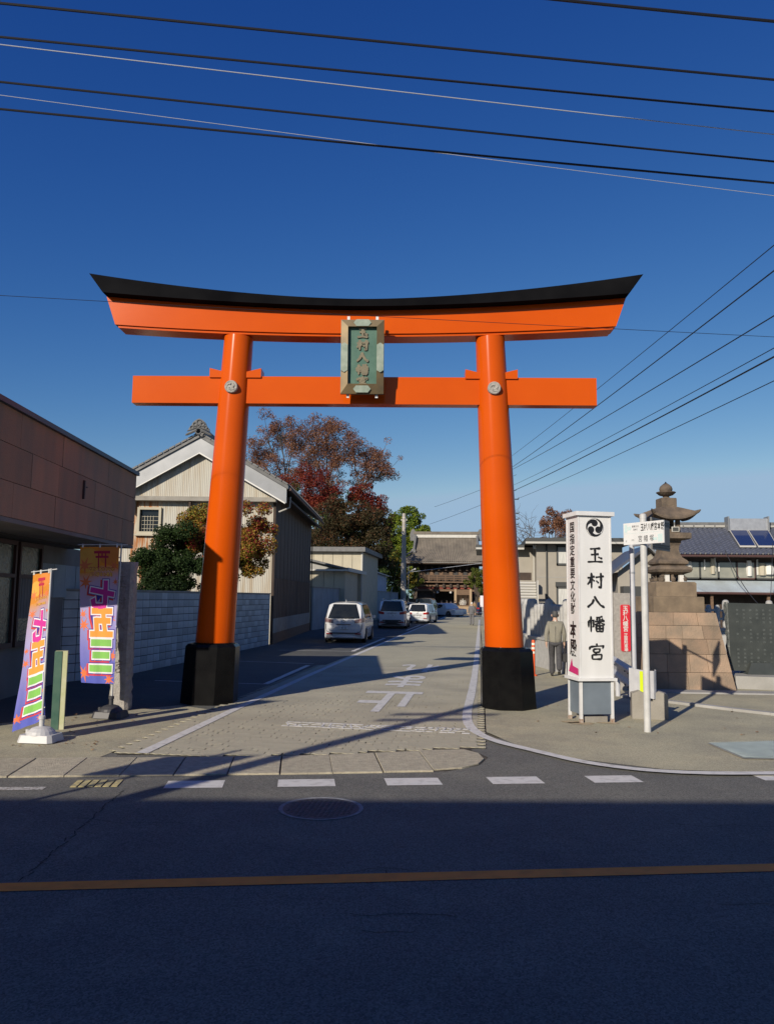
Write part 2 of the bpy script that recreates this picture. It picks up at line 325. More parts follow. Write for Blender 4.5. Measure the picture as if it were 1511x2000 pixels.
def brush(mb, ch, org, ux, uy, w, h, t=.05, lift=0., depth=0., rough=1.):
    ux, uy = Vector(ux), Vector(uy); n = ux.cross(uy).normalized()
    for si, st in enumerate(BR[ch]):
        P = [Vector(((x-.5)*w, (y-.5)*h)) for x, y in st]
        Q = []
        for a, b in zip(P, P[1:]):
            for k in range(5): Q.append(a.lerp(b, k/5))
        Q.append(P[-1]); m = len(Q); L = []; Rr = []
        for i, q in enumerate(Q):
            d = (Q[min(i+1, m-1)]-Q[max(i-1, 0)]).normalized(); nn = Vector((-d.y, d.x)); f = i/(m-1)
            ww = t*w*(1.15-.65*math.sin(math.pi*min(1, f*1.15))*.8) if abs(d.x) > abs(d.y) else t*w*(1.25-.55*f)
            if rough: ww *= random.uniform(.85, 1.15)
            if i in (0, m-1): ww *= .55
            L.append(q+nn*ww); Rr.append(q-nn*ww)
        o = Vector(org)+n*(lift+si*.0002)
        f3 = lambda p, e=0.: o+ux*p.x+uy*p.y+n*e
        if depth:
            for i in range(m-1):
                mb.hexa([f3(L[i]), f3(Rr[i]), f3(Rr[i+1]), f3(L[i+1])], [f3(L[i], depth), f3(Rr[i], depth), f3(Rr[i+1], depth), f3(L[i+1], depth)])
        else:
            for i in range(m-1): mb.poly([f3(Rr[i]), f3(Rr[i+1]), f3(L[i+1]), f3(L[i])])
    return mb
RD = Vector((math.cos(R(13)), math.sin(R(13)), 0)); RM = Vector((-RD.y, RD.x, 0))   # road direction / across it
def rd(r, m, z=0.): return RD*r+RM*m+Vector((0, 0, z))
# ================================================================== GROUND
def sheet(name, pts, z, m, parent=None, kind='structure', **kw):
    mb = MB(); mb.poly([(p[0], p[1], z) for p in pts]); return obj(name, mb, m, parent, kind=kind if parent is None else None, **kw)
sheet('ground', [(-400, -400), (400, -400), (400, 700), (-400, 700)], -.03, M['ground'])
sheet('road', [rd(-160, -2.2), rd(160, -2.2), rd(160, 9.9), rd(30, 11.5), rd(6, 12.2), rd(-.1, 10.5), rd(-160, 9.6)], 0, M['road'])
sheet('pavement', [rd(-160, -9), rd(160, -9), rd(160, -2.2), rd(-160, -2.2)], .10, M['walk'])
A = rd(-160, 10.16); B = Vector((-4.62, 9.35, 0))
sheet('pavement', [A, B, (-4.56, 13.5), (-5.4, 14.0), (-7.2, 11.6), (-11, 9), (-40, 3)], .004, M['walk'])
sheet('parking_lot', [(-5.4, 14.0), (-4.56, 13.5), (-4.30, 19.5), (-3.6, 74), (-3.4, 100), (-16, 100), (-16, 12), (-7.2, 11.6)], .004, M['lot'])
sheet('pavement', [(.10, 12.2), (.55, 11.1), (1.2, 10.4), (2.2, 9.95), (3.4, 9.98), (12, 11.9), (60, 23), (60, 34), (7, 24.5), (2.6, 22.0), (1.62, 25.5), (1.5, 60), (1.5, 100), (-.05, 100), (.10, 40)], .004, M['walk'])
road_o = bpy.data.objects['road']
# driveway: bed, worn pavers near the road, smooth surface beyond
dw = sheet('driveway', [(-4.50, 9.60), (-2.3, 10.05), (-.15, 10.72), (.0, 10.95), (.06, 12.4), (.10, 23), (-4.44, 23)], .007, M['joint'])
sheet('driveway', [(-4.44, 22.6), (.10, 22.6), (.06, 40), (-.02, 100), (-3.5, 100), (-3.66, 74), (-4.3, 30)], .0185, M['drive'])
PW, PH = .232, .118
def paver_mesh(sc=1.):
    mb = MB(); g = .0001; a, b = PW/2-g, PH/2-g; z = .014
    lo = [(-a+2*a*k/8, -b+.010*math.sin(4*math.pi*k/8)) for k in range(9)]
    up = [(x, y+2*b) for x, y in lo][::-1]
    pts = lo+[(a+.006, -b*.4), (a-.006, b*.4)]+up+[(-a-.006, b*.4), (-a+.006, -b*.4)]
    top = [(x*.999, y*.999) for x, y in pts]
    mb.prism(pts, -.006, 0.0, None); mb2 = MB(); n = len(pts)
    mb2.add([(x, y, -.008) for x, y in pts]+[(x, y, -.0001) for x, y in pts]+[(x, y, 0) for x, y in top],
            [(i, (i+1) % n, (i+1) % n+n, i+n) for i in range(n)]+[(i+n, (i+1) % n+n, (i+1) % n+2*n, i+2*n) for i in range(n)]+[tuple(range(2*n, 3*n))])
    return mb2
pm = paver_mesh(); pme = pm.mesh('paver', M['paver'])
far = MB(); cnt = 0; j = 0; Y = 9.62
while Y < 22.65:
    Y += PH; j += 1; x0 = -4.56+(PW/2 if j % 2 else 0)
    for i in range(21):
        X = x0+PW*i
        rr = Vector((X, Y, 0)).dot(RD); mm = Vector((X, Y, 0)).dot(RM)
        if mm < 10.20+max(0, rr-.2)*.19 or X > .0: continue
        dz = .0175+random.uniform(-.0001, .0001); rz = random.gauss(0, .002); dx = random.gauss(0, .0005); dy = random.gauss(0, .0005)
        sc_ = None; rz = 0; dx = 0; dy = 0; dz = .0175
        if random.random() < .26: sc_ = random.uniform(.90, .965)
        if cnt < 300: piece('paver', pme, dw, (X, Y, dz), 0, (sc_, sc_, 1) if sc_ else None); cnt += 1
        else: far.add(pm.v, pm.f, Matrix.Translation((X, Y, dz)) @ Matrix.Diagonal((sc_ or 1, sc_ or 1, 1, 1)))
obj('worn_pavers', far, M['paver'], dw, kind='stuff', label='worn interlocking paving further up the driveway')
# gutter slabs
gut = sheet('gutter', [rd(-30, 9.12), rd(1.75, 9.24), rd(2.2, 9.55), rd(2.42, 10.0), rd(2.3, 10.5), rd(1.6, 10.46), rd(.2, 10.16), rd(-30, 10.12)], .004, M['joint'])
r = -30.
while r < 2.0:
    L_ = .585; a, b = r+.006, min(r+L_-.006, 2.3)
    sk_ = random.uniform(-.01, .01); top = 10.14+.17*max(0, r-.2); top2 = 10.14+.17*max(0, r+L_-.2)
    z0 = random.uniform(.016, .021)
    mb = MB(); lo_ = 9.16+.045*max(0, r); pts = [rd(a, lo_+random.uniform(0, .01)), rd(b+sk_, lo_+.01), rd(b+sk_, top2), rd(a, top)]
    if b > 2.0: pts = [rd(a, 9.27), rd(1.95, 9.36), rd(2.2, 9.58), rd(2.33, 9.85), rd(2.34, 10.2), rd(2.2, 10.46), rd(a, 10.42)]
    c = sum((Vector(p) for p in pts), Vector())/len(pts); tp = [c+(p-c)*.985 for p in pts]
    mb.add([(p.x, p.y, .0) for p in pts]+[(p.x, p.y, z0-.004) for p in pts]+[(p.x, p.y, z0) for p in tp], [(i, (i+1) % len(pts), (i+1) % len(pts)+len(pts), i+len(pts)) for i in range(len(pts))]+[(i+len(pts), (i+1) % len(pts)+len(pts), (i+1) % len(pts)+2*len(pts), i+2*len(pts)) for i in range(len(pts))]+[tuple(range(2*len(pts), 3*len(pts)))])
    if r > -16: obj('slab', mb, M['slab'], gut)
    r += L_
# painted markings
marks = empty('road_markings', kind='structure')
def strip(name, pts, wd, z, m, parent, rag=0.):
    pts = [Vector((p[0], p[1], 0)) for p in pts]; mb = MB(); L = []; Q = []
    for i, p in enumerate(pts):
        t = (pts[min(i+1, len(pts)-1)]-pts[max(i-1, 0)]).normalized(); n = Vector((-t.y, t.x, 0)); ww = wd/2*(1+random.uniform(-rag, rag))
        L.append(p+n*ww+Vector((0, 0, z))); Q.append(p-n*ww+Vector((0, 0, z)))
    for i in range(len(pts)-1): mb.poly([Q[i], Q[i+1], L[i+1], L[i]])
    return obj(name, mb, m, parent)
def resample(pts, step):
    out = []
    for a, b in zip(pts, pts[1:]):
        a = Vector((a[0], a[1])); b = Vector((b[0], b[1])); k = max(1, int((b-a).length/step)); out += [a.lerp(b, i/k) for i in range(k)]
    return out+[Vector((pts[-1][0], pts[-1][1]))]
def smooth2(pts, it=3):
    pts = [Vector((p[0], p[1])) for p in pts]
    for _ in range(it):
        q = [pts[0]]
        for a, b in zip(pts, pts[1:]): q += [a.lerp(b, .25), a.lerp(b, .75)]
        pts = q+[pts[-1]]
    return pts
strip('centre_line', resample([rd(-80, 5.84), rd(80, 5.84)], .6), .165, .004, M['orange_paint'], marks, .04)
for x0, x1 in ((-1.36, -.76), (-.19, .42), (.97, 1.57), (2.12, 2.70), (3.26, 3.82), (5.25, 5.85), (6.4, 7.0), (7.55, 8.15)):
    off = -1.36
    rr0 = (-3.32*RD.x+8.38*RD.y)+(x0-off); rr1 = rr0+(x1-x0)
    strip('broken_line', resample([rd(rr0, 8.75), rd(rr1, 8.75)], .3), .33, .004, M['white_paint'], marks, .02)
strip('edge_line', resample([rd(-60, 8.66), rd(-2.55, 8.66)], .4), .13, .004, M['worn_paint'], marks, .1)
yy = MB()
c0 = gp(190, 1531)
for k in range(6):
    u = (k-2.5)*.082; q = c0+RD*u
    yy.box((q.x, q.y, .006), (.062, .30, .006), R(13))
obj('yellow_bar_marking', yy, M['yellow_paint'], marks)
strip('driveway_line', resample([(-4.19, 9.66), (-4.24, 14), (-4.26, 19.5), (-4.1, 40), (-3.66, 74), (-3.6, 88)], .8), .15, .024, M['white_paint'], marks, .05)
strip('driveway_line', resample(smooth2([(-.02, 74), (-.10, 24), (-.16, 17), (-.22, 14.5), (-.20, 12.6), (.12, 11.45), (.75, 10.7), (1.35, 10.0), (2.2, 9.68), (3.4, 9.86), (6, 10.5), (40, 18.3)]), .35), .16, .0245, M['white_paint'], marks, .06)
for a, b, w_ in (((-7.46, 17.75), (-4.82, 17.62), .07), ((-4.80, 17.60), (-4.92, 22.65), .14), ((-7.28, 23.5), (-4.88, 23.2), .07), ((-7.34, 28.65), (-4.45, 28.77), .08), ((-4.62, 28.8), (-4.6, 38.5), .14), ((-4.5, 39), (-7, 38.8), .08), ((-4.4, 48), (-4.3, 58), .14)):
    strip('parking_line', resample([a, b], .4), w_, .012, M['white_paint'], marks, .1)
tw = MB()
for ch, cx, cy, sx, sy in (('止', -1.76, 15.3, -1.25, -3.3), ('ま', -1.75, 18.95, -1.15, -3.0), ('れ', -1.68, 22.5, -1.15, -2.7)):
    vs, fs = text2d(ch, .022); tw.add([(cx+x*sx, cy+y*sy, .0235) for x, y in vs], fs)
obj('stop_lettering', tw, M['white_paint'], marks)
sl = MB()
for k in range(26):
    x = -2.95+k*.11
    for yb in (12.44, 12.06):
        if random.random() < .95: sl.box((x, yb-.02*k*.11+random.uniform(-.02, .02)+(x+2.95)*-.04, .0225), (.118, .055*random.uniform(.7, 1.3), .004), R(-4))
    if random.random() < .7: sl.box((x, 12.2, .0225), (.028, .34, .004), random.uniform(-.8, .8))
for k in range(14): sl.box((-2.9+k*.2, 12.24-.05*k*.2+random.uniform(-.06, .06), .0227), (.16, .03, .004), R(-4))
obj('stop_line', sl, M['white_paint'], marks)
for x in (-1.6, -.9): strip('arrow_mark', [(x-.5, 83), (x, 86), (x+.4, 83)], .25, .0235, M['white_paint'], marks)
# manhole, plate, leaves
ck = MB()
for a_, b_, n_ in ((gp(240, 1545), gp(40, 1722), 26), (gp(760, 1725), gp(750, 1700), 3)):
    for k in range(n_):
        p = a_.lerp(b_, k/n_)+Vector((random.gauss(0, .012), random.gauss(0, .012), .003)); q = a_.lerp(b_, (k+1)/n_)+Vector((random.gauss(0, .012), random.gauss(0, .012), .003)); d_ = (q-p).normalized(); n2 = Vector((-d_.y, d_.x, 0))*.006
        ck.poly([p-n2, q-n2*.6, q+n2*.6, p+n2])
for k in range(9):
    x0_, y0_ = random.uniform(-5, 5), random.uniform(1.5, 8.2); p = Vector((x0_, y0_, .003)); a_ = random.uniform(-.6, .6)
    for _ in range(random.randint(6, 14)):
        a_ += random.gauss(0, .5); q = p+Vector((math.cos(a_), math.sin(a_)*.6, 0))*random.uniform(.04, .12); d_ = (q-p).normalized(); n2 = Vector((-d_.y, d_.x, 0))*.0035; ck.poly([p-n2, q-n2*.5, q+n2*.5, p+n2]); p = q
obj('road_crack', ck, mat('crack_dark', (.02, .02, .02), .95), road_o)
mh = empty('manhole_cover', (-1.49, 7.58, 0), R(13), 'round cast iron manhole cover in the shaded road, left of centre', 'manhole cover')
mb = MB(); mb.lathe([(.40, 0), (.40, .006), (.375, .006), (.372, .002), (.365, .002)], 40, Matrix.Translation((-1.49, 7.58, .002))); obj('rim', mb, mat('worn_iron_rim', (.30, .31, .32), .7, (.16, .16, .17), 12), mh)
mb = MB(); mb.lathe([(.36, 0), (.36, .006)], 40, Matrix.Translation((-1.49, 7.58, .0005)))
for i in range(-7, 8):
    for j in range(-7, 8):
        if i*i+j*j < 46: mb.box((-1.49+i*.048, 7.58+j*.048, .008), (.032, .018, .004), R(45 if (i+j) % 2 else -45))
obj('lid', mb, M['manhole'], mh)
gr = empty('drain_plate', (3.9, 11.5, 0), 0, 'pale steel cover plate set in the pavement at the right edge', 'cover plate')
q = [gp(1380, 1452, .01), gp(1450, 1482, .01), gp(1560, 1484, .01), gp(1560, 1446, .01)]; c = sum(q, Vector())/4
mb = MB(); qi = [c+(p-c)*.955 for p in q]; mb.poly([p+Vector((0, 0, .004)) for p in q][::1]); obj('frame', mb, M['conc_w'], gr)
mb = MB(); mb.poly([p+Vector((0, 0, .009)) for p in qi])
obj('plate', mb, M['grate'], gr)
mb = MB()
for k in range(44):
    a = qi[0].lerp(qi[3], k/44); b = qi[1].lerp(qi[2], k/44); d = (b-a); mb.tube([a+Vector((0, 0, .019)), b+Vector((0, 0, .019))], .004, 4)
obj('ribs', mb, M['grate'], gr)
lm = MB(); lm.add([(0, -.035, 0), (.03, -.01, .008), (.02, .03, .002), (0, .045, .01), (-.022, .028, .0), (-.03, -.012, .012)], [(0, 1, 2, 3, 4, 5)])
lme = lm.mesh('leaf', M['leaf_f']); nl = 0
for k in range(110):
    if k < 50: p = (random.uniform(-7.2, -4.7), random.uniform(9.9, 13.4))
    elif k < 68: p = (random.uniform(.8, 5.5), random.uniform(11, 16))
    elif k < 85: p = (-5.9+random.gauss(0, .5), 10.0+random.gauss(0, .25))
    else: p = (random.uniform(-8.2, -4.8), random.uniform(13.6, 25))
    o = bpy.data.objects.new('fallen_leaf', lme); COL.objects.link(o); s = random.uniform(.35, .8); o.scale = (s, s, s)
    o.location = (p[0], p[1], .012 if p[1] < 24 else .02); o.rotation_euler = (random.uniform(-.3, .3), random.uniform(-.3, .3), random.uniform(0, 6.3))
    nr = 'beside the left pillar and banners' if k < 50 else 'in front of the white sign and lantern' if k < 68 else 'around the white banner base' if k < 85 else 'on the shaded parking lot'
    tag(o, 'small dry brown leaf lying on the asphalt '+nr, 'leaf', 'dry leaves fallen on the asphalt')
# kerb at right
kb = MB(); P = [Vector((2.95, 17.0)), Vector((3.75, 16.3)), Vector((5.2, 14.9)), Vector((9, 12.2))]
pp = smooth2(P, 2)
for a, b in zip(pp, pp[1:]):
    t = (b-a).normalized(); n = Vector((-t.y, t.x))*.09
    kb.hexa([(a.x-n.x, a.y-n.y, 0), (b.x-n.x, b.y-n.y, 0), (b.x+n.x, b.y+n.y, 0), (a.x+n.x, a.y+n.y, 0)], [(a.x-n.x*.9, a.y-n.y*.9, .05), (b.x-n.x*.9, b.y-n.y*.9, .05), (b.x+n.x*.9, b.y+n.y*.9, .05), (a.x+n.x*.9, a.y+n.y*.9, .05)])
obj('kerb', kb, M['conc_w'], kind='structure')
# ================================================================== TORII
TC = Vector((-2.2493, 14.7632, 0)); TH = .0901
tm = Matrix.Translation(TC) @ Matrix.Rotation(TH, 4, 'Z')
tor = empty('torii_gate', TC, TH, 'tall vermilion torii gate with black top beam and black pillar sockets', 'torii gate')
def tl(mb): return mb   # built in local coordinates
for s in (-1, 1):
    mb = MB(); k = 24
    mb.tube([(s*(2.72-.0437*(z-1.05)), 0, z) for z in np.linspace(1.05, 7.02, k)], [.362-.0135*(z-1.05)+(.0) for z in np.linspace(1.05, 7.02, k)], 40)
    obj('pillar', mb, M['orange'], tor, world=False, smooth=True)
    mb = MB()
    for (z0, r0), (z1, r1) in (((0, .492), (1.04, .468)), ((1.04, .468), (1.09, .43))):
        mb.prism([(s*(2.785-.035*z0)+r0/math.cos(R(22.5))*math.cos(R(22.5+45*i)), r0/math.cos(R(22.5))*math.sin(R(22.5+45*i))) for i in range(8)], z0, z1, None,
                 [(s*(2.785-.035*z1)+r1/math.cos(R(22.5))*math.cos(R(22.5+45*i)), r1/math.cos(R(22.5))*math.sin(R(22.5+45*i))) for i in range(8)])
    obj('pillar_base', mb, M['black'], tor, world=False, recalc=True)
    mb = MB(); mb.lathe([(.385, 0), (.385, .025), (.365, .03)], 32, Matrix.Translation((s*2.722, 0, 1.085))); obj('pillar_collar', mb, M['black'], tor, world=False, smooth=True)
    mb = MB(); mb.tube([(s*2.505, -.27, 5.965), (s*2.505, -.325, 5.965), (s*2.505, -.345, 5.965)], [.125, .125, .118], 28)
    mdl = obj('medallion', mb, M['granite'], tor, world=False, smooth=True)
    mb = MB()
    for i in range(3):
        a = R(90+120*i); pts = []
        for q in range(9):
            t = q/8; aa = a+t*2.2; pts.append((s*2.505+math.cos(aa)*(.045+.045*t), -.3465, 5.965+math.sin(aa)*(.045+.045*t)))
        mb.tube(pts, [.022*(1-q/9) for q in range(9)], 6)
    mb.tube([(s*2.505+.106*math.cos(a), -.345, 5.965+.106*math.sin(a)) for a in np.linspace(0, 6.283, 25)], .005, 5)
    obj('crest_relief', mb, M['granite'], mdl, world=False)
    for e in (-1, 1):      # wedges
        a, b = (s*2.47+e*.20, s*2.47+e*.50); mb = MB()
        lo, hi = (min(a, b), max(a, b)); zi, zo = 6.30, 6.375
        z1, z2 = (zi, zo) if e > 0 else (zo, zi)
        mb.hexa([(lo, -.165, 6.19), (hi, -.165, 6.19), (hi, .165, 6.19), (lo, .165, 6.19)], [(lo, -.165, z1), (hi, -.165, z2), (hi, .165, z2), (lo, .165, z1)])
        obj('wedge', mb, M['orange'], tor, world=False)
mb = MB(); mb.box((0, 0, 5.955), (8.95, .26, .535)); obj('tie_beam', mb, M['orange'], tor, world=False)
def cy_(u, z0, k, p=1.7, U=5.31): return z0+k*(abs(u)/U)**p
def beam(us, y, zt, zb, endt, endb):
    mb = MB(); n = len(us)
    for u in us:
        ub = max(-endb, min(endb, u*endb/endt)); mb.v += [(ub, -y, zb(ub)), (ub, y, zb(ub)), (u, y, zt(u)), (u, -y, zt(u))]
    for i in range(n-1):
        a, b = 4*i, 4*i+4
        mb.f += [(a, a+1, b+1, b)[::-1], (a+1, a+2, b+2, b+1)[::-1], (a+2, a+3, b+3, b+2)[::-1], (a+3, a, b, b+3)[::-1]]
    mb.f += [(0, 1, 2, 3)[::-1], (4*n-4, 4*n-3, 4*n-2, 4*n-1)]
    return mb
us = np.linspace(-1, 1, 41)
b_ = beam(us*5.31, .46, lambda u: cy_(u, 7.655, .50), lambda u: cy_(u, 7.515, .29), 5.31, 5.03)
obj('top_beam', b_, M['blackmetal'], tor, world=False, recalc=True)
b_ = beam(us*5.035, .235, lambda u: cy_(u, 7.512, .29)-.001, lambda u: cy_(u, 7.05, .20, 2), 5.035, 4.84)
li = obj('lintel', b_, M['orange'], tor, world=False, recalc=True)
b_ = beam(us*4.80, .20, lambda u: cy_(u, 7.056, .20, 2), lambda u: cy_(u, 7.0, .20, 2), 4.80, 4.78)
obj('lintel_underlayer', b_, M['orange'], tor, world=False, recalc=True)
# plaque
PO = tm @ Vector((.01, -.40, 5.80)); pl = empty('shrine_name_plaque', PO, TH, 'bronze framed green plaque with raised gold characters at the middle of the torii', 'plaque')
tilt = Matrix.Rotation(R(5), 4, 'X')
def P_(mb): mb.v = [tuple(tilt @ Vector(v)) for v in mb.v]; return mb
W_, H_ = .405, 1.40; fw = .135
for pts in ([(-W_, 0), (W_, 0), (W_-fw, fw+.05), (-W_+fw, fw+.05)], [(-W_, H_), (-W_+fw, H_-fw), (W_-fw, H_-fw), (W_, H_)], [(-W_, 0), (-W_+fw, fw+.05), (-W_+fw, H_-fw), (-W_, H_)], [(W_, 0), (W_, H_), (W_-fw, H_-fw), (W_-fw, fw+.05)]):
    mb = MB(); n = len(pts); outer = [i for i, (x, z) in enumerate(pts) if abs(x) > W_-.01]
    fr = [(x, -.10 if i in outer else -.135, z) for i, (x, z) in enumerate(pts)]; bk = [(x, 0, z) for x, z in pts]
    mb.add(fr+bk, [tuple(range(n)), tuple(range(2*n-1, n-1, -1))]+[((i+1) % n, i, i+n, (i+1) % n+n) for i in range(n)]); obj('frame', P_(mb), M['bronze'], pl, world=False, recalc=True)
mb = MB(); mb.box((0, -.03, H_/2), (2*W_-2*fw+.02, .04, H_-2*fw)); obj('panel', P_(mb), M['verdigris'], pl, world=False)
def fit(cx, cz, w, h, y=-.142, d=.008):
    mb = MB(); pts = [(cx-w/2, cz-h/2+min(w, h)*.3), (cx, cz-h/2), (cx+w/2, cz-h/2+min(w, h)*.3), (cx+w/2, cz+h/2-min(w, h)*.3), (cx, cz+h/2), (cx-w/2, cz+h/2-min(w, h)*.3)] if h > w else [(cx-w/2, cz), (cx-w/2+h*.4, cz-h/2), (cx+w/2-h*.4, cz-h/2), (cx+w/2, cz), (cx+w/2-h*.4, cz+h/2), (cx-w/2+h*.4, cz+h/2)]
    mb.add([(x, y, z) for x, z in pts]+[(x, y+.05, z) for x, z in pts], [tuple(range(6))]+[((i+1) % 6, i, i+6, (i+1) % 6+6) for i in range(6)]); obj('fitting', P_(mb), M['tin'], pl, world=False, recalc=True)
fit(-W_+.068, .68, .13, .56); fit(W_-.068, .68, .13, .56); fit(0, H_-.065, .33, .125); fit(0, .085, .33, .13)
for i, ch in enumerate('玉村八幡宮'):
    mb = MB(); brush(mb, ch, (0, -.052, 1.16-.232*i), (1, 0, 0), (0, 0, 1), .225, .20, .105, 0, .022, rough=0); obj('character', P_(mb), M['gold'], pl, world=False)
mb = MB()
for s in (-.27, .27):
    mb.box((s, -.02, H_+.035), (.05, .03, .09)); mb.box((s, -.02, -.03), (.05, .03, .07))
mb.box((-.27, .12, H_-.1), (.04, .3, .04)); mb.box((.27, .12, H_-.1), (.04, .3, .04)); mb.box((-.27, .12, .22), (.04, .3, .04)); mb.box((.27, .12, .22), (.04, .3, .04))
obj('bracket', P_(mb), M['sign_side'], pl, world=False)
# ================================================================== LEFT: brown concrete building
LB0 = Vector((-7.882, 17.187, 0)); LD = Vector((-.152, .988, 0)).normalized(); LN = Vector((LD.y, -LD.x, 0))   # along facade, outward (to the driveway)
def lb(s, o, z=0.): return LB0+LD*s+LN*o+Vector((0, 0, z))
S0 = -7.3
bld = empty('concrete_building', lb(-4, 0), math.atan2(LD.y, LD.x), 'brown concrete panel building with a deep overhanging fascia, at the left edge', 'building')
def lbox(mb, s0, s1, o0, o1, z0, z1, d=0.):
    mb.hexa([lb(s0, o0, z0), lb(s0, o1, z0), lb(s1, o1, z0), lb(s1, o0, z0)][::-1], [lb(s0, o0, z1), lb(s0, o1, z1), lb(s1, o1, z1), lb(s1, o0, z1)][::-1]); return mb
mb = MB(); lbox(mb, S0, -.01, -1.0, -.10, 3.10, 4.72); lbox(mb, S0, -.01, -9, -1.0, 3.0, 4.70); obj('upper_wall', mb, M['mortar'], bld, recalc=True)
for zr, (z0, z1) in enumerate(((3.10, 3.63), (3.63, 4.18), (4.18, 4.72))):
    js = ([S0, -6.35, -4.72, -3.1, -1.9, -.9, 0], [S0, -5.75, -4.62, -2.75, -1.35, 0], [S0, -6.2, -4.5, -2.0, 0])[zr]
    for a, b in zip(js, js[1:]):
        g = .006 if a in (-4.72, -4.62, -4.5) else .003
        mb = MB(); o1 = random.uniform(-.003, .003); lbox(mb, a+(.012 if g > .005 else .003), b-.003, -.10, 0+o1, z0+.006, z1-.004); obj('panel', mb, M['fascia'], bld, recalc=True)
mb = MB(); lbox(mb, S0-.02, .05, -1.1, .06, 4.72, 4.80); obj('coping', mb, M['coping'], bld, recalc=True)
mb = MB(); lbox(mb, S0, 0, -1.9, -.005, 3.03, 3.098); obj('soffit', mb, M['wall_g'], bld, recalc=True)
WO = -1.35
mb = MB(); lbox(mb, -7.87, 3.3, -9, WO-.12, 0, 3.02); obj('lower_wall', mb, M['wall_g'], bld, recalc=True)
for a, b in ((-7.75, -6.65), (-6.5, -5.4), (-5.2, -4.05), (-3.95, -2.85), (-2.72, -1.62)):
    wf = MB(); t = .07
    for q in ((a, a+t, .95, 2.98), (b-t, b, .95, 2.98), (a+t, b-t, 2.9, 2.98), (a+t, b-t, .95, 1.05), (a+t, b-t, 2.28, 2.35)): lbox(wf, q[0], q[1], WO-.12, WO-.02, q[2], q[3])
    f = obj('window', wf, M['frame_d'], bld, recalc=True)
    mb = MB(); lbox(mb, a+t, b-t, WO-.09, WO-.07, 2.35, 2.9); obj('pane', mb, M['glass_g'], f, recalc=True)
    mb = MB(); lbox(mb, a+t, b-t, WO-.09, WO-.07, 1.05, 2.28); obj('pane', mb, M['glass_g'], f, recalc=True)
for k in range(7):
    mb = MB(); lbox(mb, -1.5+k*.66, -.86+k*.66, WO-.12, WO-.08+random.uniform(0, .01), 1.9, 2.62); obj('wall_board', mb, M['farwall'], bld, recalc=True)
for k in range(7):
    mb = MB(); lbox(mb, -2.63+k*.135, -2.51+k*.135, WO-.07, WO-.05, 1.5, 2.30); obj('shutter_slat', mb, M['wall_g'], bld, recalc=True)
mb = MB(); lbox(mb, -3.45, -3.41, .0, .04, 3.75, 4.10); lbox(mb, -3.43, -3.25, .0, .03, 3.98, 4.0); obj('wall_bracket', mb, M['frame_d'], bld, recalc=True)
# ------------------------------------------------------------------ block wall
bw = empty('block_wall', (-8.69, 19.05, 0), 0, 'grey concrete block wall between the brown building and the warehouse', 'wall')
W0 = Vector((-8.67, 18.4, 0)); W1 = Vector((-8.55, 31.7, 0)); WA = Vector((-10.9, 13.2, 0)); CH = .205; NR = 10
def wallrun(a, b, thick, first, last, lim):
    d = (b-a); L_ = d.length; d.normalize(); n = Vector((d.y, -d.x, 0)); out = []
    core = MB(); core.hexa([a-n*thick, a-n*.008, b-n*.008, b-n*thick], [v+Vector((0, 0, NR*CH)) for v in (a-n*thick, a-n*.008, b-n*.008, b-n*thick)]); obj('wall_core', core, M['mortar'], bw, recalc=True)
    BL = .40; me = MB().box((0, 0, 0), (BL-.020, .02, CH-.018)).mesh('block', M['block']); rz = math.atan2(d.y, d.x)
    stuff = MB()
    for r in range(NR):
        k = 0
        while k*BL < L_-.05:
            w_ = min(BL, L_-k*BL); c = a+d*(k*BL+w_/2)+n*.002*random.uniform(0, 1)+Vector((0, 0, (r+.5)*CH)); c -= Vector((0, 0, 0))
            if first <= k*BL <= last and lim[0] > 0: o = piece('block', me, bw, INV[bw.name] @ c, rz, (w_/BL, 1, 1)); lim[0] -= 1
            else: stuff.box(c, (w_-.020, .02, CH-.018), rz)
            k += 1
    if stuff.v: obj('small_blocks', stuff, M['block'], bw, kind='stuff')
    cp = MB(); cp.hexa([a-n*(thick+.03), a+n*.03, b+n*.03, b-n*(thick+.03)], [v+Vector((0, 0, .05)) for v in (a-n*(thick+.03), a+n*.03, b+n*.03, b-n*(thick+.03))])
    cp.v = [(x, y, z+NR*CH) for x, y, z in cp.v]; obj('wall_cap', cp, M['conc'], bw, recalc=True)
lim = [298]
wallrun(W0, W1, .12, 0, 12, lim)
wallrun(WA, W0+Vector((-.0, -.02, 0)), .12, 99, 99, [0])
rl = empty('metal_railing', (-9.4, 15, 0), 0, 'grey metal railing standing against the block wall at the left edge', 'railing')
ra, rb = Vector((-9.95, 13.6, 0)), Vector((-9.25, 15.7, 0))
mb = MB(); n_ = Vector((.25, -.08, 0))
mb.tube([ra+n_+Vector((0, 0, 1.75)), rb+n_+Vector((0, 0, 1.75))], .022, 6); obj('rail', mb, M['wall_g'], rl)
mb = MB(); mb.tube([ra+n_+Vector((0, 0, 1.0)), rb+n_+Vector((0, 0, 1.0))], .022, 6); obj('rail', mb, M['wall_g'], rl)
bar = MB().box((0, 0, 0), (.02, .02, .75)).mesh('bar', M['wall_g'])
for k in range(20): piece('bar', bar, rl, INV[rl.name] @ (ra.lerp(rb, k/19)+n_+Vector((0, 0, 1.375))))
mb = MB()
for k in (0, 1): mb.tube([ra.lerp(rb, k)+n_, ra.lerp(rb, k)+n_+Vector((0, 0, 1.75))], .025, 6)
obj('stand', mb, M['wall_g'], rl)
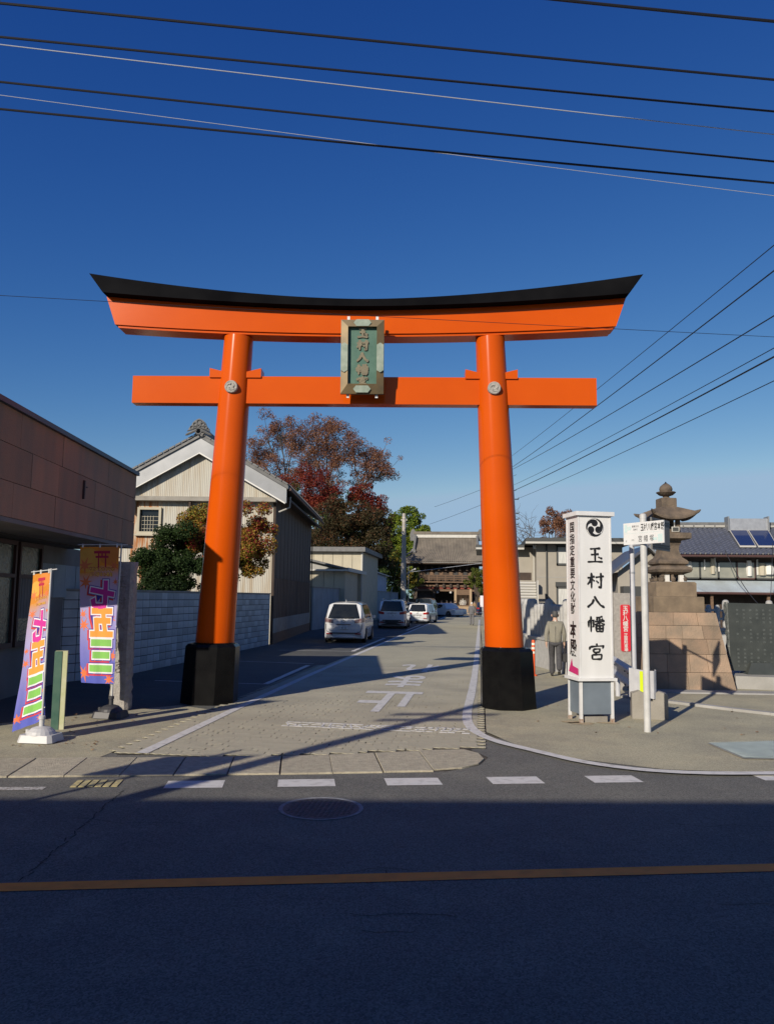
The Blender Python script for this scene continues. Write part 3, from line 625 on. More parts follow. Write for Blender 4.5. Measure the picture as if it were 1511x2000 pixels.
# ================================================================== WAREHOUSE
WD = Vector((-.104, .995, 0)).normalized(); WX = Vector((WD.y, -WD.x, 0)); WC = Vector((-8.52, 32.0, 0))
def wh(u, v, z=0.): return WC+WX*u+WD*v+Vector((0, 0, z))    # u<0 to the left, v deeper
ware = empty('warehouse', WC, math.atan2(WX.y, WX.x), 'old white corrugated storehouse with rust stains, tiled gable roof and dark board side', 'storehouse')
def wbox(u0, u1, v0, v1, z0, z1, mb=None):
    mb = mb or MB(); mb.hexa([wh(u0, v0, z0), wh(u1, v0, z0), wh(u1, v1, z0), wh(u0, v1, z0)], [wh(u0, v0, z1), wh(u1, v0, z1), wh(u1, v1, z1), wh(u0, v1, z1)]); return mb
UA = -3.12; UL = -6.65; ZE = 6.37; ZA = 8.15; LEN = 13.8       # apex u, left wall u, eave height, gable apex wall height
mb = wbox(UL, -.03, .06, LEN, 0, ZE)
mb.add([wh(UL, .06, ZE), wh(-.03, .06, ZE), wh(UA, .06, ZA), wh(UL, LEN, ZE), wh(-.03, LEN, ZE), wh(UA, LEN, ZA)], [(0, 1, 2), (5, 4, 3), (0, 2, 5, 3), (1, 4, 5, 2)])
obj('wall', mb, M['plaster'], ware, recalc=True)
pw = .64; kx = 0; u = UL
wz = (4.5, 5.62); wu = (-5.75, -4.75)      # window
while u < -.02:
    u1 = min(u+pw, 0)
    for seg in ((0, 5.88, 0.), (6.06, None, -.28)):
        mb = MB(); N = 36; z0 = seg[0]
        def topz(x): return ZA-abs(x-UA)*(ZA-ZE)/3.12-.02 if seg[1] is None else seg[1]
        vs = []
        for i in range(N+1):
            x = u+(u1-u)*i/N; y = seg[2]-.03-.006*math.sin(2*math.pi*x/.076); vs += [wh(x, y, z0), wh(x, y, max(z0+.005, topz(x)))]
        fs = [(2*i, 2*i+2, 2*i+3, 2*i+1) for i in range(N)]
        if seg[1] is not None and u < wu[1] and u1 > wu[0]:   # cut the window
            vs = []; fs = []
            for zz0, zz1 in ((0, wz[0]), (wz[1], 5.88)):
                b = len(vs)
                for i in range(N+1):
                    x = u+(u1-u)*i/N; y = seg[2]-.03-.006*math.sin(2*math.pi*x/.076); vs += [wh(x, y, zz0), wh(x, y, zz1)]
                fs += [(b+2*i, b+2*i+2, b+2*i+3, b+2*i+1) for i in range(N)]
            b = len(vs)
            for i in range(N+1):
                x = u+(u1-u)*i/N; y = seg[2]-.03-.006*math.sin(2*math.pi*x/.076); vs += [wh(x, y, wz[0]), wh(x, y, wz[1])]
            for i in range(N):
                xm = u+(u1-u)*(i+.5)/N
                if not (wu[0] < xm < wu[1]): fs.append((b+2*i, b+2*i+2, b+2*i+3, b+2*i+1))
        mb.add(vs, fs); obj('corrugated_sheet', mb, M['corr_s'] if (kx in (1, 2) and seg[1]) else M['corr'], ware)
    u = u1; kx += 1
obj('ledge', wbox(UL-.1, .08, -.42, -.0, 5.88, 6.06), M['conc'], ware, recalc=True)
# window
f = MB(); a, b = wu
for q in ((a, a+.1, wz[0], wz[1]), (b-.1, b, wz[0], wz[1]), (a+.1, b-.1, wz[1]-.1, wz[1]), (a+.1, b-.1, wz[0], wz[0]+.1)): wbox(q[0], q[1], -.14, .02, q[2], q[3], f)
win = obj('window', f, M['cream'], ware, recalc=True)
obj('pane', wbox(a+.1, b-.1, .03, .05, wz[0]+.1, wz[1]-.1), M['glass'], win, recalc=True)
f = MB()
for k in range(5): wbox(a+.16+k*.12, a+.175+k*.12, -.02, -.005, wz[0]+.1, wz[1]-.35, f)
for k in range(4): wbox(a+.1, b-.1, -.018, -.008, wz[0]+.22+k*.17, wz[0]+.235+k*.17, f)
obj('window_bars', f, M['cream'], win, recalc=True)
obj('sill', wbox(a-.08, b+.08, -.2, -.05, wz[0]-.08, wz[0]-.0), M['cream'], win, recalc=True)
for uu in (a-.25, b+1.2): obj('bracket', wbox(uu, uu+.08, -.35, -.04, 5.4, 5.88), M['wood_d'], ware, recalc=True)
# bargeboards
def slope(s, v0, v1, d0, d1, ovh, ins=0.):
    """band following the gable slope, s=-1 left +1 right; d0,d1 distance below the roof line"""
    t = (ZA-ZE)/3.12; ue = UA+s*(3.12+ovh); zt = lambda u: ZA+.42-abs(u-UA)*t
    p0, p1 = UA, ue
    return MB().hexa([wh(p0, v0, zt(p0)-d1), wh(p1, v0, zt(p1)-d1), wh(p1, v1, zt(p1)-d1), wh(p0, v1, zt(p0)-d1)], [wh(p0, v0, zt(p0)-d0), wh(p1, v0, zt(p1)-d0), wh(p1, v1, zt(p1)-d0), wh(p0, v1, zt(p0)-d0)])
for s in (-1, 1):
    obj('bargeboard', slope(s, -.62, -.55, .06, .70 if s < 0 else .68, .55), M['tinroof'], ware, recalc=True)
    obj('bargeboard_edge', slope(s, -.66, -.60, .68 if s > 0 else .70, .74, .5), M['letter_w'], ware, recalc=True)
    obj('roof', slope(s, -.70, LEN+.5, -.10, .06, .62), M['tile_r'], ware, recalc=True)
    st = MB(); t = (ZA-ZE)/3.12; N = 15
    for k in range(N):      # tile courses along the verge
        uu = UA+s*(3.74*(k+.5)/N); z = ZA+.42-abs(uu-UA)*t+.13
        st.box((0, 0, 0), (.25, .34, .07), 0, Matrix.Translation(wh(uu, -.58, z)) @ Matrix.Rotation(math.atan2(WX.y, WX.x), 4, 'Z') @ Matrix.Rotation(s*math.atan(t)*1.0, 4, 'Y'))
    for k in range(47):
        v = -.3+k*.30; st.tube([wh(UA+s*.2, v, ZA+.42+.13-.2*t), wh(UA+s*3.79, v, ZA+.42+.13-3.79*t)], .05, 5)
    obj('roof_tiles', st, M['tile_r'], ware, kind='stuff')
    obj('eave_gutter', MB().tube([wh(UA+s*3.81, -.6, ZA+.42-3.81*t-.02), wh(UA+s*3.81, LEN+.4, ZA+.42-3.81*t-.04)], .06, 6), M['frame_d'], ware)
obj('roof_ridge', wbox(UA-.2, UA+.2, -.66, LEN+.5, ZA+.44, ZA+.78), M['tile_r'], ware, recalc=True)
for k in range(11):
    z = ZA+.5+.05*k
og = MB(); rzw = math.atan2(WX.y, WX.x); om = Matrix.Translation(wh(UA, -.74, ZA+.60)) @ Matrix.Rotation(rzw, 4, 'Z') @ Matrix.Scale(.78, 4)
og.prism([(-.5, .02), (-.55, .12), (-.42, .22), (-.36, .4), (-.26, .52), (-.14, .60), (0, .66), (.14, .60), (.26, .52), (.36, .4), (.42, .22), (.55, .12), (.5, .02), (.0, .16)], 0, .16, om @ Matrix.Rotation(R(90), 4, 'X'))
for cx, cz, r_ in ((-.2, .34, .1), (.2, .34, .1), (0, .46, .12), (-.36, .16, .09), (.36, .16, .09), (0, .25, .07), (0, -.03, .16)):
    og.tube([om @ Vector((cx+r_*math.cos(q), -.18, cz+r_*math.sin(q))) for q in np.linspace(0, 6.283, 15)], .032, 6)
for s in (-1, 1):
    og.tube([om @ Vector((s*x, -.16, .10-.5*x)) for x in (.1, .35, .62, .7)], [.05, .06, .05, .02], 6); og.tube([om @ Vector((s*x, -.16, .22-.4*x)) for x in (.12, .35, .6)], [.04, .04, .03], 6)
obj('ridge_ornament', og, M['tile_r'], ware, smooth=False)
# dark side wall
for k in range(24):
    v0 = k*LEN/24; obj('siding_sheet', wbox(-.03, .02+.008*(k % 2), v0+.01, v0+LEN/24-.01, 2.75, 6.2), M['darkcorr'], ware, recalc=True)
for k in range(61):
    v0 = k*LEN/61; obj('board', wbox(-.03, .03+.012*(k % 2), v0+.008, v0+LEN/61-.008, 1.05, 2.74), M['board'], ware, recalc=True)
obj('plinth', wbox(-.03, .045, 0, LEN, .45, 1.05), M['conc'], ware, recalc=True); obj('rusty_skirt', wbox(-.03, .06, .02, LEN, 0, .45), M['wood'], ware, recalc=True)
obj('corner_post', wbox(-.06, .05, -.09, -.0, 0, 5.88), M['wood_d'], ware, recalc=True)
obj('downpipe', MB().tube([wh(.62, .1, 6.15), wh(.6, .1, 5.7), wh(.15, .05, 5.5)], .035, 6), M['frame_l'], ware)
obj('downpipe', MB().tube([wh(.62, LEN, 6.1), wh(.6, LEN, 5.6), wh(.1, LEN, 5.4), wh(.1, LEN, 0)], .035, 6), M['wood_d'], ware)
obj('soffit', MB().hexa([wh(0, 0, 6.2), wh(.6, 0, 5.98), wh(.6, LEN, 5.98), wh(0, LEN, 6.2)], [wh(0, 0, 6.35), wh(.6, 0, 6.08), wh(.6, LEN, 6.08), wh(0, LEN, 6.35)]), M['wood_d'], ware, recalc=True)
# ================================================================== far wall and sheds
fwl = empty('concrete_wall', (-9.7, 48, 0), 0, 'long grey-blue concrete wall behind the parked cars', 'wall')
pts = [wh(.1, LEN+.4, 0), Vector((-9.75, 48.2, 0)), Vector((-9.55, 92, 0))]
for a, b, n in ((pts[0], pts[1], 1), (pts[1], pts[2], 11)):
    for k in range(n):
        p, q = a.lerp(b, k/n), a.lerp(b, (k+1)/n); d = (q-p).normalized(); nn = Vector((d.y, -d.x, 0))*.08; z = Vector((0, 0, 2.5))
        p2, q2 = p+d*.01, q-d*.01
        obj('wall_panel', MB().hexa([p2-nn, p2+nn, q2+nn, q2-nn], [p2-nn+z, p2+nn+z, q2+nn+z, q2-nn+z]), M['farwall'], fwl, recalc=True)
        obj('cap', MB().hexa([p2-nn*1.5+z, p2+nn*1.5+z, q2+nn*1.5+z, q2-nn*1.5+z], [p2-nn*1.5+z*1.03, p2+nn*1.5+z*1.03, q2+nn*1.5+z*1.03, q2-nn*1.5+z*1.03]), M['conc'], fwl, recalc=True)
def bx(x0, x1, y0, y1, z0, z1, mb=None):
    mb = mb or MB(); return mb.box(((x0+x1)/2, (y0+y1)/2, (z0+z1)/2), (abs(x1-x0), abs(y1-y0), abs(z1-z0)))
s1 = empty('cream_shed', (-12, 58, 0), 0, 'tall pale cream shed with a thin dark flat roof, beyond the warehouse', 'shed')
bx0 = aty(612, 1075, 60).x-3; bx1 = aty(706, 1075, 60).x
obj('wall', bx(bx0, bx1-.02, 60.02, 70, 0, 5.45), M['cream'], s1)
k = bx0
while k < bx1-.1: obj('siding', bx(k+.01, min(k+.75, bx1)-.01, 59.97, 60.01, 0, 5.4), M['cream'], s1); k += .76
obj('roof', bx(bx0, bx1+.35, 59.5, 70.4, 5.45, 5.80), M['tile_r'], s1); obj('corner_trim', bx(bx1-.02, bx1+.10, 59.9, 60.1, 0, 5.44), M['frame_l'], s1)
s2 = empty('yellowish_shed', (-11, 54, 0), 0, 'low yellowish shed with a sloping roof in front of the taller cream shed', 'shed')
a0 = aty(615, 1120, 54).x-3; a1 = aty(674, 1120, 54).x; zE = 3.85
obj('wall', bx(a0, a1-.02, 54.02, 62, 0, zE), M['cream'], s2)
k = a0
while k < a1-.1: obj('siding', bx(k+.01, min(k+.72, a1)-.01, 53.96, 54.01, 0, zE-.05), M['cream'], s2); k += .73
a2 = a0-1; mb = MB()
mb.hexa([(a2, 53.5, 5.3), (a1+.25, 53.5, zE-.02), (a1+.25, 62.3, zE-.02), (a2, 62.3, 5.3)], [(a2, 53.5, 5.42), (a1+.25, 53.5, zE+.1), (a1+.25, 62.3, zE+.1), (a2, 62.3, 5.42)]); obj('roof', mb, M['tile_r'], s2, recalc=True)
mb = MB(); mb.prism([(a2, 3.75), (a1, 3.75), (a2, 5.25)], -54.0, -53.9, Matrix.Rotation(R(90), 4, 'X')); obj('gable', mb, M['greysid'], s2, recalc=True)
obj('eave', bx(a0, a1+.25, 53.45, 53.7, zE-.1, zE+.02), M['frame_l'], s2)
obj('fascia', bx(a1+.2, a1+.32, 53.5, 62.3, zE-.12, zE+.14), M['frame_l'], s2)
s3 = empty('blue_shed', (-9.6, 66, 0), 0, 'pale blue metal shed behind the wall, right of the cream sheds', 'shed')
mb = MB(); mb.hexa([(-13, 66, 0), (-9.95, 66, 0), (-9.9, 84, 0), (-13, 84, 0)], [(-13, 66, 4.2), (-9.95, 66, 4.35), (-9.9, 84, 4.15), (-13, 84, 4.1)]); obj('wall', mb, M['bluewall'], s3, recalc=True)
mb = MB(); mb.hexa([(-13, 65.8, 4.3), (-9.6, 65.8, 4.38), (-9.6, 84.3, 4.18), (-13, 84.3, 4.2)], [(-13, 65.8, 4.5), (-9.6, 65.8, 4.5), (-9.6, 84.3, 4.28), (-13, 84.3, 4.3)]); obj('roof', mb, M['frame_l'], s3, recalc=True)
for y in (70, 75): obj('door_frame', bx(-9.95, -9.88, y, y+.1, 0, 3.9), M['frame_g'], s3)
# ================================================================== TREES
def leafmat(name, c1, c2, c3=None, tr=.25):
    m = bpy.data.materials.new(name); m.use_nodes = True; n = m.node_tree.nodes; L = m.node_tree.links; p = n['Principled BSDF']; out = n['Material Output']
    tc = n.new('ShaderNodeTexCoord'); ge = n.new('ShaderNodeNewGeometry')
    nz = n.new('ShaderNodeTexNoise'); nz.inputs['Scale'].default_value = .55; nz.inputs['Detail'].default_value = 3; L.new(tc.outputs['Object'], nz.inputs[0])
    ad = n.new('ShaderNodeMath'); ad.operation = 'MULTIPLY_ADD'; ad.inputs[1].default_value = .45; L.new(ge.outputs['Random Per Island'], ad.inputs[0]); L.new(nz.outputs[0], ad.inputs[2])
    cr = n.new('ShaderNodeValToRGB'); cr.color_ramp.elements[0].position = .42; cr.color_ramp.elements[1].position = .95; cr.color_ramp.elements[0].color = (*c1, 1); cr.color_ramp.elements[1].color = (*c2, 1)
    if c3: e = cr.color_ramp.elements.new(.72); e.color = (*c3, 1)
    L.new(ad.outputs[0], cr.inputs[0]); L.new(cr.outputs[0], p.inputs['Base Color']); p.inputs['Roughness'].default_value = .7; p.inputs['Specular IOR Level'].default_value = .25
    t = n.new('ShaderNodeBsdfTranslucent'); L.new(cr.outputs[0], t.inputs[0]); ms = n.new('ShaderNodeMixShader'); ms.inputs[0].default_value = tr
    L.new(p.outputs[0], ms.inputs[1]); L.new(t.outputs[0], ms.inputs[2]); L.new(ms.outputs[0], out.inputs[0]); return m
LM = dict(zelk=leafmat('russet_leaves', (.145, .06, .04), (.31, .16, .085), (.20, .09, .055)), maple=leafmat('crimson_leaves', (.11, .014, .014), (.24, .05, .02), (.16, .022, .015)),
          dark=leafmat('dark_bronze_leaves', (.035, .03, .014), (.11, .05, .022), (.05, .045, .018)), green=leafmat('camphor_leaves', (.055, .105, .012), (.24, .28, .025), (.12, .175, .018)),
          yellow=leafmat('yellow_leaves', (.22, .13, .02), (.36, .25, .04), (.13, .13, .02)), ever=leafmat('evergreen_leaves', (.012, .028, .008), (.035, .065, .014)),
          mix=leafmat('turning_maple_leaves', (.08, .12, .015), (.26, .018, .03), (.33, .22, .03)), pine=leafmat('pine_needles', (.05, .085, .015), (.12, .13, .02)), mgreen=leafmat('dark_green_leaves', (.025, .05, .012), (.07, .10, .02)))
M['bark'] = mat('bark', (.10, .075, .055), .9, (.06, .048, .038), 3, .4, 20)
def leaves(centers, radii, n, size, flat=.8, seed=0, shell=.5):
    g = np.random.default_rng(seed); C = np.asarray(centers, float); Rr = np.asarray(radii, float); wgt = Rr**2; wgt /= wgt.sum()
    idx = g.choice(len(C), n, p=wgt); d = g.normal(size=(n, 3)); d /= np.linalg.norm(d, axis=1)[:, None]
    rad = (g.random(n)**(1/2.2))*(1-shell)+shell*(.75+.3*g.random(n)); P = C[idx]+d*(Rr[idx]*rad)[:, None]*np.array([1, 1, flat])
    a = g.normal(size=(n, 3)); a[:, 2] *= .6; a /= np.linalg.norm(a, axis=1)[:, None]; b = np.cross(a, d+g.normal(size=(n, 3))*.6); b /= np.linalg.norm(b, axis=1)[:, None]+1e-9
    s = size*(.6+.8*g.random(n))[:, None]; V = np.stack([P-a*s*.5, P+b*s*.32, P+a*s*.5, P-b*s*.32], 1).reshape(-1, 3); return V
def leafmesh(V, m, parent, name='crown'):
    inv = INV[parent.name]; me = bpy.data.meshes.new(name); n = len(V)//4
    Vh = V-np.array(inv.inverted().translation); me.vertices.add(len(V)); me.vertices.foreach_set('co', Vh.astype(np.float32).ravel())
    me.loops.add(n*4); me.loops.foreach_set('vertex_index', np.arange(n*4, dtype=np.int32)); me.polygons.add(n); me.polygons.foreach_set('loop_start', np.arange(0, n*4, 4, dtype=np.int32)); me.update(calc_edges=True)
    me.materials.append(m); o = bpy.data.objects.new(name, me); COL.objects.link(o); o.parent = parent; return o
def grow(mb, p, d, L_, r, depth, tips, rnd, up=.25, spread=.6, kmax=4):
    pts = [p]; q = p.copy(); dd = d.copy()
    for i in range(3):
        dd = (dd+Vector((rnd.gauss(0, .16), rnd.gauss(0, .16), rnd.gauss(0, .08)+up*.12))).normalized(); q = q+dd*L_/3; pts.append(q.copy())
    mb.tube(pts, r, 6 if depth > 1 else 4, r*.62)
    if depth <= 1: tips.append(q.copy())
    if depth == 0: return
    for k in range(rnd.randint(2, kmax)):
        s = Vector((rnd.gauss(0, 1), rnd.gauss(0, 1), rnd.gauss(up, .5))).normalized(); nd = (dd*(1-spread)+s*spread+Vector((0, 0, up*.4))).normalized()
        st = pts[rnd.choice((1, 2, 3)) if k else 3]
        grow(mb, st, nd, L_*rnd.uniform(.62, .82), r*.58, depth-1, tips, rnd, up, spread, kmax)
def tree(name, label, loc, h, spread_r, m, n=9000, size=.3, trunk=.3, depth=4, seed=1, clump=1.2, flat=.75, bole=.28, cat='tree', group=None, lean=0., up=.25, env=None, shell=.35, wide=.6):
    rnd = random.Random(seed); root = empty(name, loc, 0, label, cat, group); mb = MB(); tips = []
    b = Vector(loc); top = b+Vector((lean, 0, h*bole)); mb.tube([b, b.lerp(top, .5)+Vector((rnd.gauss(0, .1), 0, 0)), top], [trunk*1.25, trunk, trunk*.85], 10)
    for k in range(5):
        a = k*1.256+rnd.random(); d = Vector((math.cos(a)*wide, math.sin(a)*wide, 1)).normalized(); grow(mb, top, d, h*.26, trunk*.5, depth-1, tips, rnd, up)
    obj('trunk', mb, M['bark'], root)
    T = np.array([tuple(t) for t in tips]); c = np.array([b.x+lean, b.y, 0.])
    zc = T[:, 2]; T[:, 2] = b.z+h*bole*.8+(zc-zc.min())/(zc.max()-zc.min()+1e-6)*(h*(1-bole*.8)-clump*flat); rad = np.sqrt(((T[:, :2]-c[:2])**2).sum(1)); f = spread_r/(np.percentile(rad, 92)+1e-6)
    T[:, :2] = c[:2]+(T[:, :2]-c[:2])*min(f, 3.)
    if env is not None: T = env(T)
    rr = clump*(.55+.8*np.random.default_rng(seed).random(len(T)))
    leafmesh(leaves(T, rr, n, size, flat, seed, shell), m, root); return root
P = lambda x, y, Y: aty(x, y, Y)
def g0(x, Y): v = aty(x, 1150, Y); return (v.x, v.y, 0)
def cloud_tree(name, label, px, Y, lumps, m, n, size, seed, trunk=.25, cat='tree', flat=.85, group=None, base=None, shell=.4, branches=True, full=1.):
    """crown built from lumps (px, py, depth offset, radius m)"""
    b = Vector(base or g0(px, Y)); root = empty(name, b, 0, label, cat, group); C = []; Rr = []; rnd = random.Random(seed)
    mb = MB()
    for (x, y, dy, r_) in lumps:
        c = aty(x, y, Y+dy)
        for k in range(max(4, int(5*r_))):
            q = Vector([max(-.8, min(.8, rnd.gauss(0, .48))) for _ in range(3)])*r_*full; C.append(tuple(c+q)); Rr.append(r_*full*rnd.uniform(.3, .6))
        if branches:
            j = b+Vector((0, 0, max(.3, (c.z)*.35))); mb.tube([j, j.lerp(c, .5)+Vector((0, 0, .3)), c], [trunk*.5, trunk*.3, trunk*.1], 5)
            for _ in range(5): e = Vector(C[-1-rnd.randrange(3)]); mb.tube([c, c.lerp(e, .6)+Vector((0, 0, .1)), e], [trunk*.12, trunk*.07, .01], 4)
    top = b+Vector((0, 0, 2.2)); mb.tube([b, top], [trunk, trunk*.7], 8); obj('trunk', mb, M['bark'], root)
    leafmesh(leaves(C, Rr, n, size, flat, seed, shell), m, root); return root
# big russet zelkova: an open crown with visible limbs
def zelk():
    Y = 113; b = Vector(g0(655, Y)); root = empty('zelkova_tree', b, 0, 'tall open russet tree whose limbs show, highest above the dark roof', 'tree'); rnd = random.Random(5); mb = MB()
    lumps = [(500, 890, 1.6), (520, 850, 1.5), (545, 835, 1.3), (575, 860, 1.7), (600, 850, 1.8), (635, 845, 1.9), (665, 860, 1.8), (690, 880, 1.5), (610, 890, 1.9), (650, 900, 1.9), (560, 905, 1.8), (525, 935, 1.6), (500, 950, 1.4), (715, 890, 1.3), (740, 900, 1.6), (755, 925, 1.3), (725, 930, 1.5), (700, 950, 1.3), (650, 940, 1.5), (585, 945, 1.6), (490, 920, 1.5), (545, 960, 1.5), (620, 925, 1.5)]
    C = []; Rr = []; j0 = aty(640, 1010, Y); mb.tube([b, j0], [.55, .4], 10); hubs = [aty(560, 960, Y), aty(640, 950, Y), aty(705, 960, Y)]
    for h_ in hubs: mb.tube([j0, j0.lerp(h_, .5)+Vector((0, rnd.gauss(0, .5), -.2)), h_], [.3, .24, .18], 7)
    for x, y, r_ in lumps:
        c = aty(x, y, Y+rnd.uniform(-3, 3)); h_ = min(hubs, key=lambda q: (q-c).length); mid = h_.lerp(c, .5)+Vector((rnd.gauss(0, .2), 0, .35)); mb.tube([h_, mid, c], [.13, .085, .05], 5)
        for k in range(16):
            e = c+Vector((rnd.gauss(0, .62), rnd.gauss(0, .6), rnd.gauss(.1, .55)))*r_*1.42; C.append(tuple(e)); Rr.append(r_*rnd.uniform(.38, .85)); mb.tube([mid.lerp(c, rnd.random()), c.lerp(e, .6), e, e+Vector((rnd.gauss(0, .2), 0, .35))], [.04, .028, .018, .008], 4)
    obj('trunk', mb, M['bark'], root); leafmesh(leaves(C, Rr, 62000, .20, .85, 5, .15), LM['zelk'], root)
zelk()
cloud_tree('maple_tree', 'crimson maple below the russet tree, above the ridge of the warehouse roof', 600, 72, [(575, 950, 0, 1.4), (600, 945, 1, 1.7), (630, 955, 0, 1.5), (640, 975, 1, 1.4), (580, 985, 0, 1.4), (610, 990, 1, 1.6), (560, 965, 2, 1.2), (650, 990, 0, 1.2)], LM['maple'], 16000, .16, 11, full=1.15)
cloud_tree('maple_tree', 'small crimson maple right of the gap of sky, beside the dark bronze tree', 712, 76, [(700, 965, 0, 1.2), (720, 965, 1, 1.3), (735, 985, 0, 1.2), (705, 990, 0, 1.3), (725, 1005, 1, 1.3)], LM['maple'], 6500, .17, 12)
cloud_tree('dark_tree', 'dark bronze leaved tree standing behind the cream sheds', 690, 70, [(640, 1010, 0, 1.5), (670, 1000, 1, 1.6), (700, 1015, 0, 1.8), (735, 1015, 1, 1.7), (650, 1040, -1, 1.6), (685, 1050, 0, 1.8), (720, 1045, 0, 1.9), (740, 1060, 0, 1.6), (625, 1055, 1, 1.4), (715, 1080, 0, 1.8), (745, 1035, 2, 1.4), (730, 1105, 1, 1.6), (690, 1085, 2, 1.7), (640, 1070, 2, 1.5)], LM['dark'], 34000, .18, 13, full=1.1)
cloud_tree('green_tree', 'dark green tree between the warehouse roof and the bronze tree', 640, 88, [(600, 1010, 0, 2.2), (640, 1025, 0, 2.4), (680, 975, 0, 1.6), (670, 1040, 2, 2.4), (610, 1050, 0, 2.2), (650, 985, 2, 1.8), (545, 1000, 0, 2.2), (570, 975, 3, 1.8), (500, 975, 3, 2.), (700, 1060, 3, 2.4), (750, 1110, 5, 2.4), (735, 1140, 5, 2.2)], LM['mgreen'], 16000, .3, 14)
cloud_tree('camphor_tree', 'bright green evergreen tree rising left of the shrine gate roof', 775, 110, [(765, 1020, 0, 1.6), (785, 1012, 0, 1.5), (805, 1015, 0, 1.5), (820, 1022, 1, 1.2), (760, 1045, 0, 1.9), (785, 1045, 0, 2.1), (810, 1040, 0, 1.8), (775, 1075, 0, 2.1), (800, 1070, 0, 1.8), (760, 1095, 0, 2.), (790, 1100, 1, 2.)], LM['green'], 30000, .24, 15, .4)
cloud_tree('yellow_tree', 'small yellow leaved tree beside the utility pole', 770, 96, [(765, 1095, 0, 1.2), (775, 1110, 0, 1.4), (760, 1120, 0, 1.1), (790, 1120, 0, 1.3), (775, 1135, 0, 1.3), (800, 1135, 0, 1.0)], LM['yellow'], 6000, .2, 16)
cloud_tree('dark_shrub', 'dark bushes under the yellow tree at the end of the blue shed', 765, 94, [(760, 1150, 0, 1.4), (775, 1160, 0, 1.4), (750, 1160, 1, 1.3), (770, 1175, 1, 1.3)], LM['ever'], 5000, .22, 17)
cloud_tree('pine_tree', 'small pine tree left of the gate balcony', 812, 97, [(808, 1125, 0, .9), (818, 1118, 0, .8), (815, 1138, 0, .8), (800, 1142, 0, .8)], LM['pine'], 3500, .18, 18)
cloud_tree('pine_tree', 'green pine bough in front of the gate balcony, beside the right torii pillar', 930, 95, [(925, 1120, 0, .9), (935, 1115, 0, .9), (922, 1130, 0, .9), (936, 1135, 0, 1.0), (945, 1125, 0, 1.), (940, 1150, 0, .8), (928, 1145, 0, .7)], LM['pine'], 4500, .18, 19)
cloud_tree('turning_maple', 'maple turning from green to yellow and crimson in front of the warehouse', 440, 25.5, [(425, 1035, 0, .42), (400, 1030, 0, .4), (375, 1030, .2, .4), (460, 1030, 0, .45), (482, 1035, .2, .4), (494, 1050, 0, .32), (480, 1065, 0, .45), (440, 1065, 0, .5), (395, 1062, 0, .45), (500, 1085, 0, .3), (415, 1050, 0, .4), (440, 1085, 0, .5), (465, 1080, 0, .45), (410, 1085, 0, .45), (450, 1045, 0, .45), (470, 1100, 0, .45), (490, 1112, 0, .32), (425, 1105, 0, .45), (385, 1090, 0, .4), (355, 1045, .2, .3), (450, 1120, 0, .35), (488, 1030, 0, .42), (478, 1020, 0, .4), (490, 1062, 0, .4), (484, 1085, 0, .45), (480, 1045, 0, .5), (395, 1020, 0, .45), (375, 1045, 0, .45), (410, 1035, 0, .45), (420, 1070, 0, .5)], LM['mix'], 60000, .07, 20, .08, full=1.6, shell=.1, branches=False)
cloud_tree('evergreen_shrub', 'dark green clipped evergreen behind the block wall', 340, 24.5, [(345, 1065, 0, .42), (320, 1080, 0, .45), (365, 1075, 0, .45), (295, 1100, 0, .42), (330, 1105, 0, .5), (370, 1105, 0, .5), (280, 1125, 0, .4), (310, 1130, 0, .45), (350, 1135, 0, .5), (390, 1125, 0, .4), (400, 1100, 0, .35), (270, 1105, .3, .25)], LM['ever'], 46000, .065, 21, .08, cat='shrub', full=1.75, shell=.1, branches=False)
cloud_tree('bare_tree', 'distant russet tree with thin bare twigs above the beige apartment roof', 1080, 84, [(1068, 1008, 0, .9), (1085, 1005, 0, 1.), (1100, 1015, 0, 1.), (1078, 1025, 0, 1.1), (1095, 1035, 0, 1.1), (1060, 1022, 0, .9), (1060, 1040, 0, 1.), (1112, 1030, 0, 1.)], LM['zelk'], 9000, .14, 22, .2, full=1.15)
def twigs(root_label, px, Y, pts, seed):
    b = Vector(g0(px, Y)); t = empty('bare_tree', b, 0, root_label, 'tree'); mb = MB(); rnd = random.Random(seed); tips = []
    for x, y in pts:
        e = aty(x, y, Y); grow(mb, b.lerp(e, .55), (e-b).normalized(), (e-b).length*.3, .06, 3, tips, rnd, .1)
    mb.tube([b, aty(px, 1070, Y)], [.2, .12], 6); obj('trunk', mb, M['bark'], t)
twigs('bare twiggy tree left of the russet one over the beige apartment roof', 1050, 80, [(1030, 1030), (1045, 1020), (1055, 1035), (1035, 1045)], 4)
# tree line far behind so the horizon is closed
th = MB(); hz = empty('tree_line', (0, 260, 0), kind='structure')
C = []; Rr = []
for k in range(150):
    x = -260+k*3.5; C.append((x, 250+random.uniform(-12, 12), random.uniform(1.5, 4.5))); Rr.append(random.uniform(3, 5.5))
lf = leafmesh(leaves(C, Rr, 24000, 1.3, .8, 33, .4), LM['mgreen'], hz, 'distant_trees'); lf['kind'] = 'stuff'
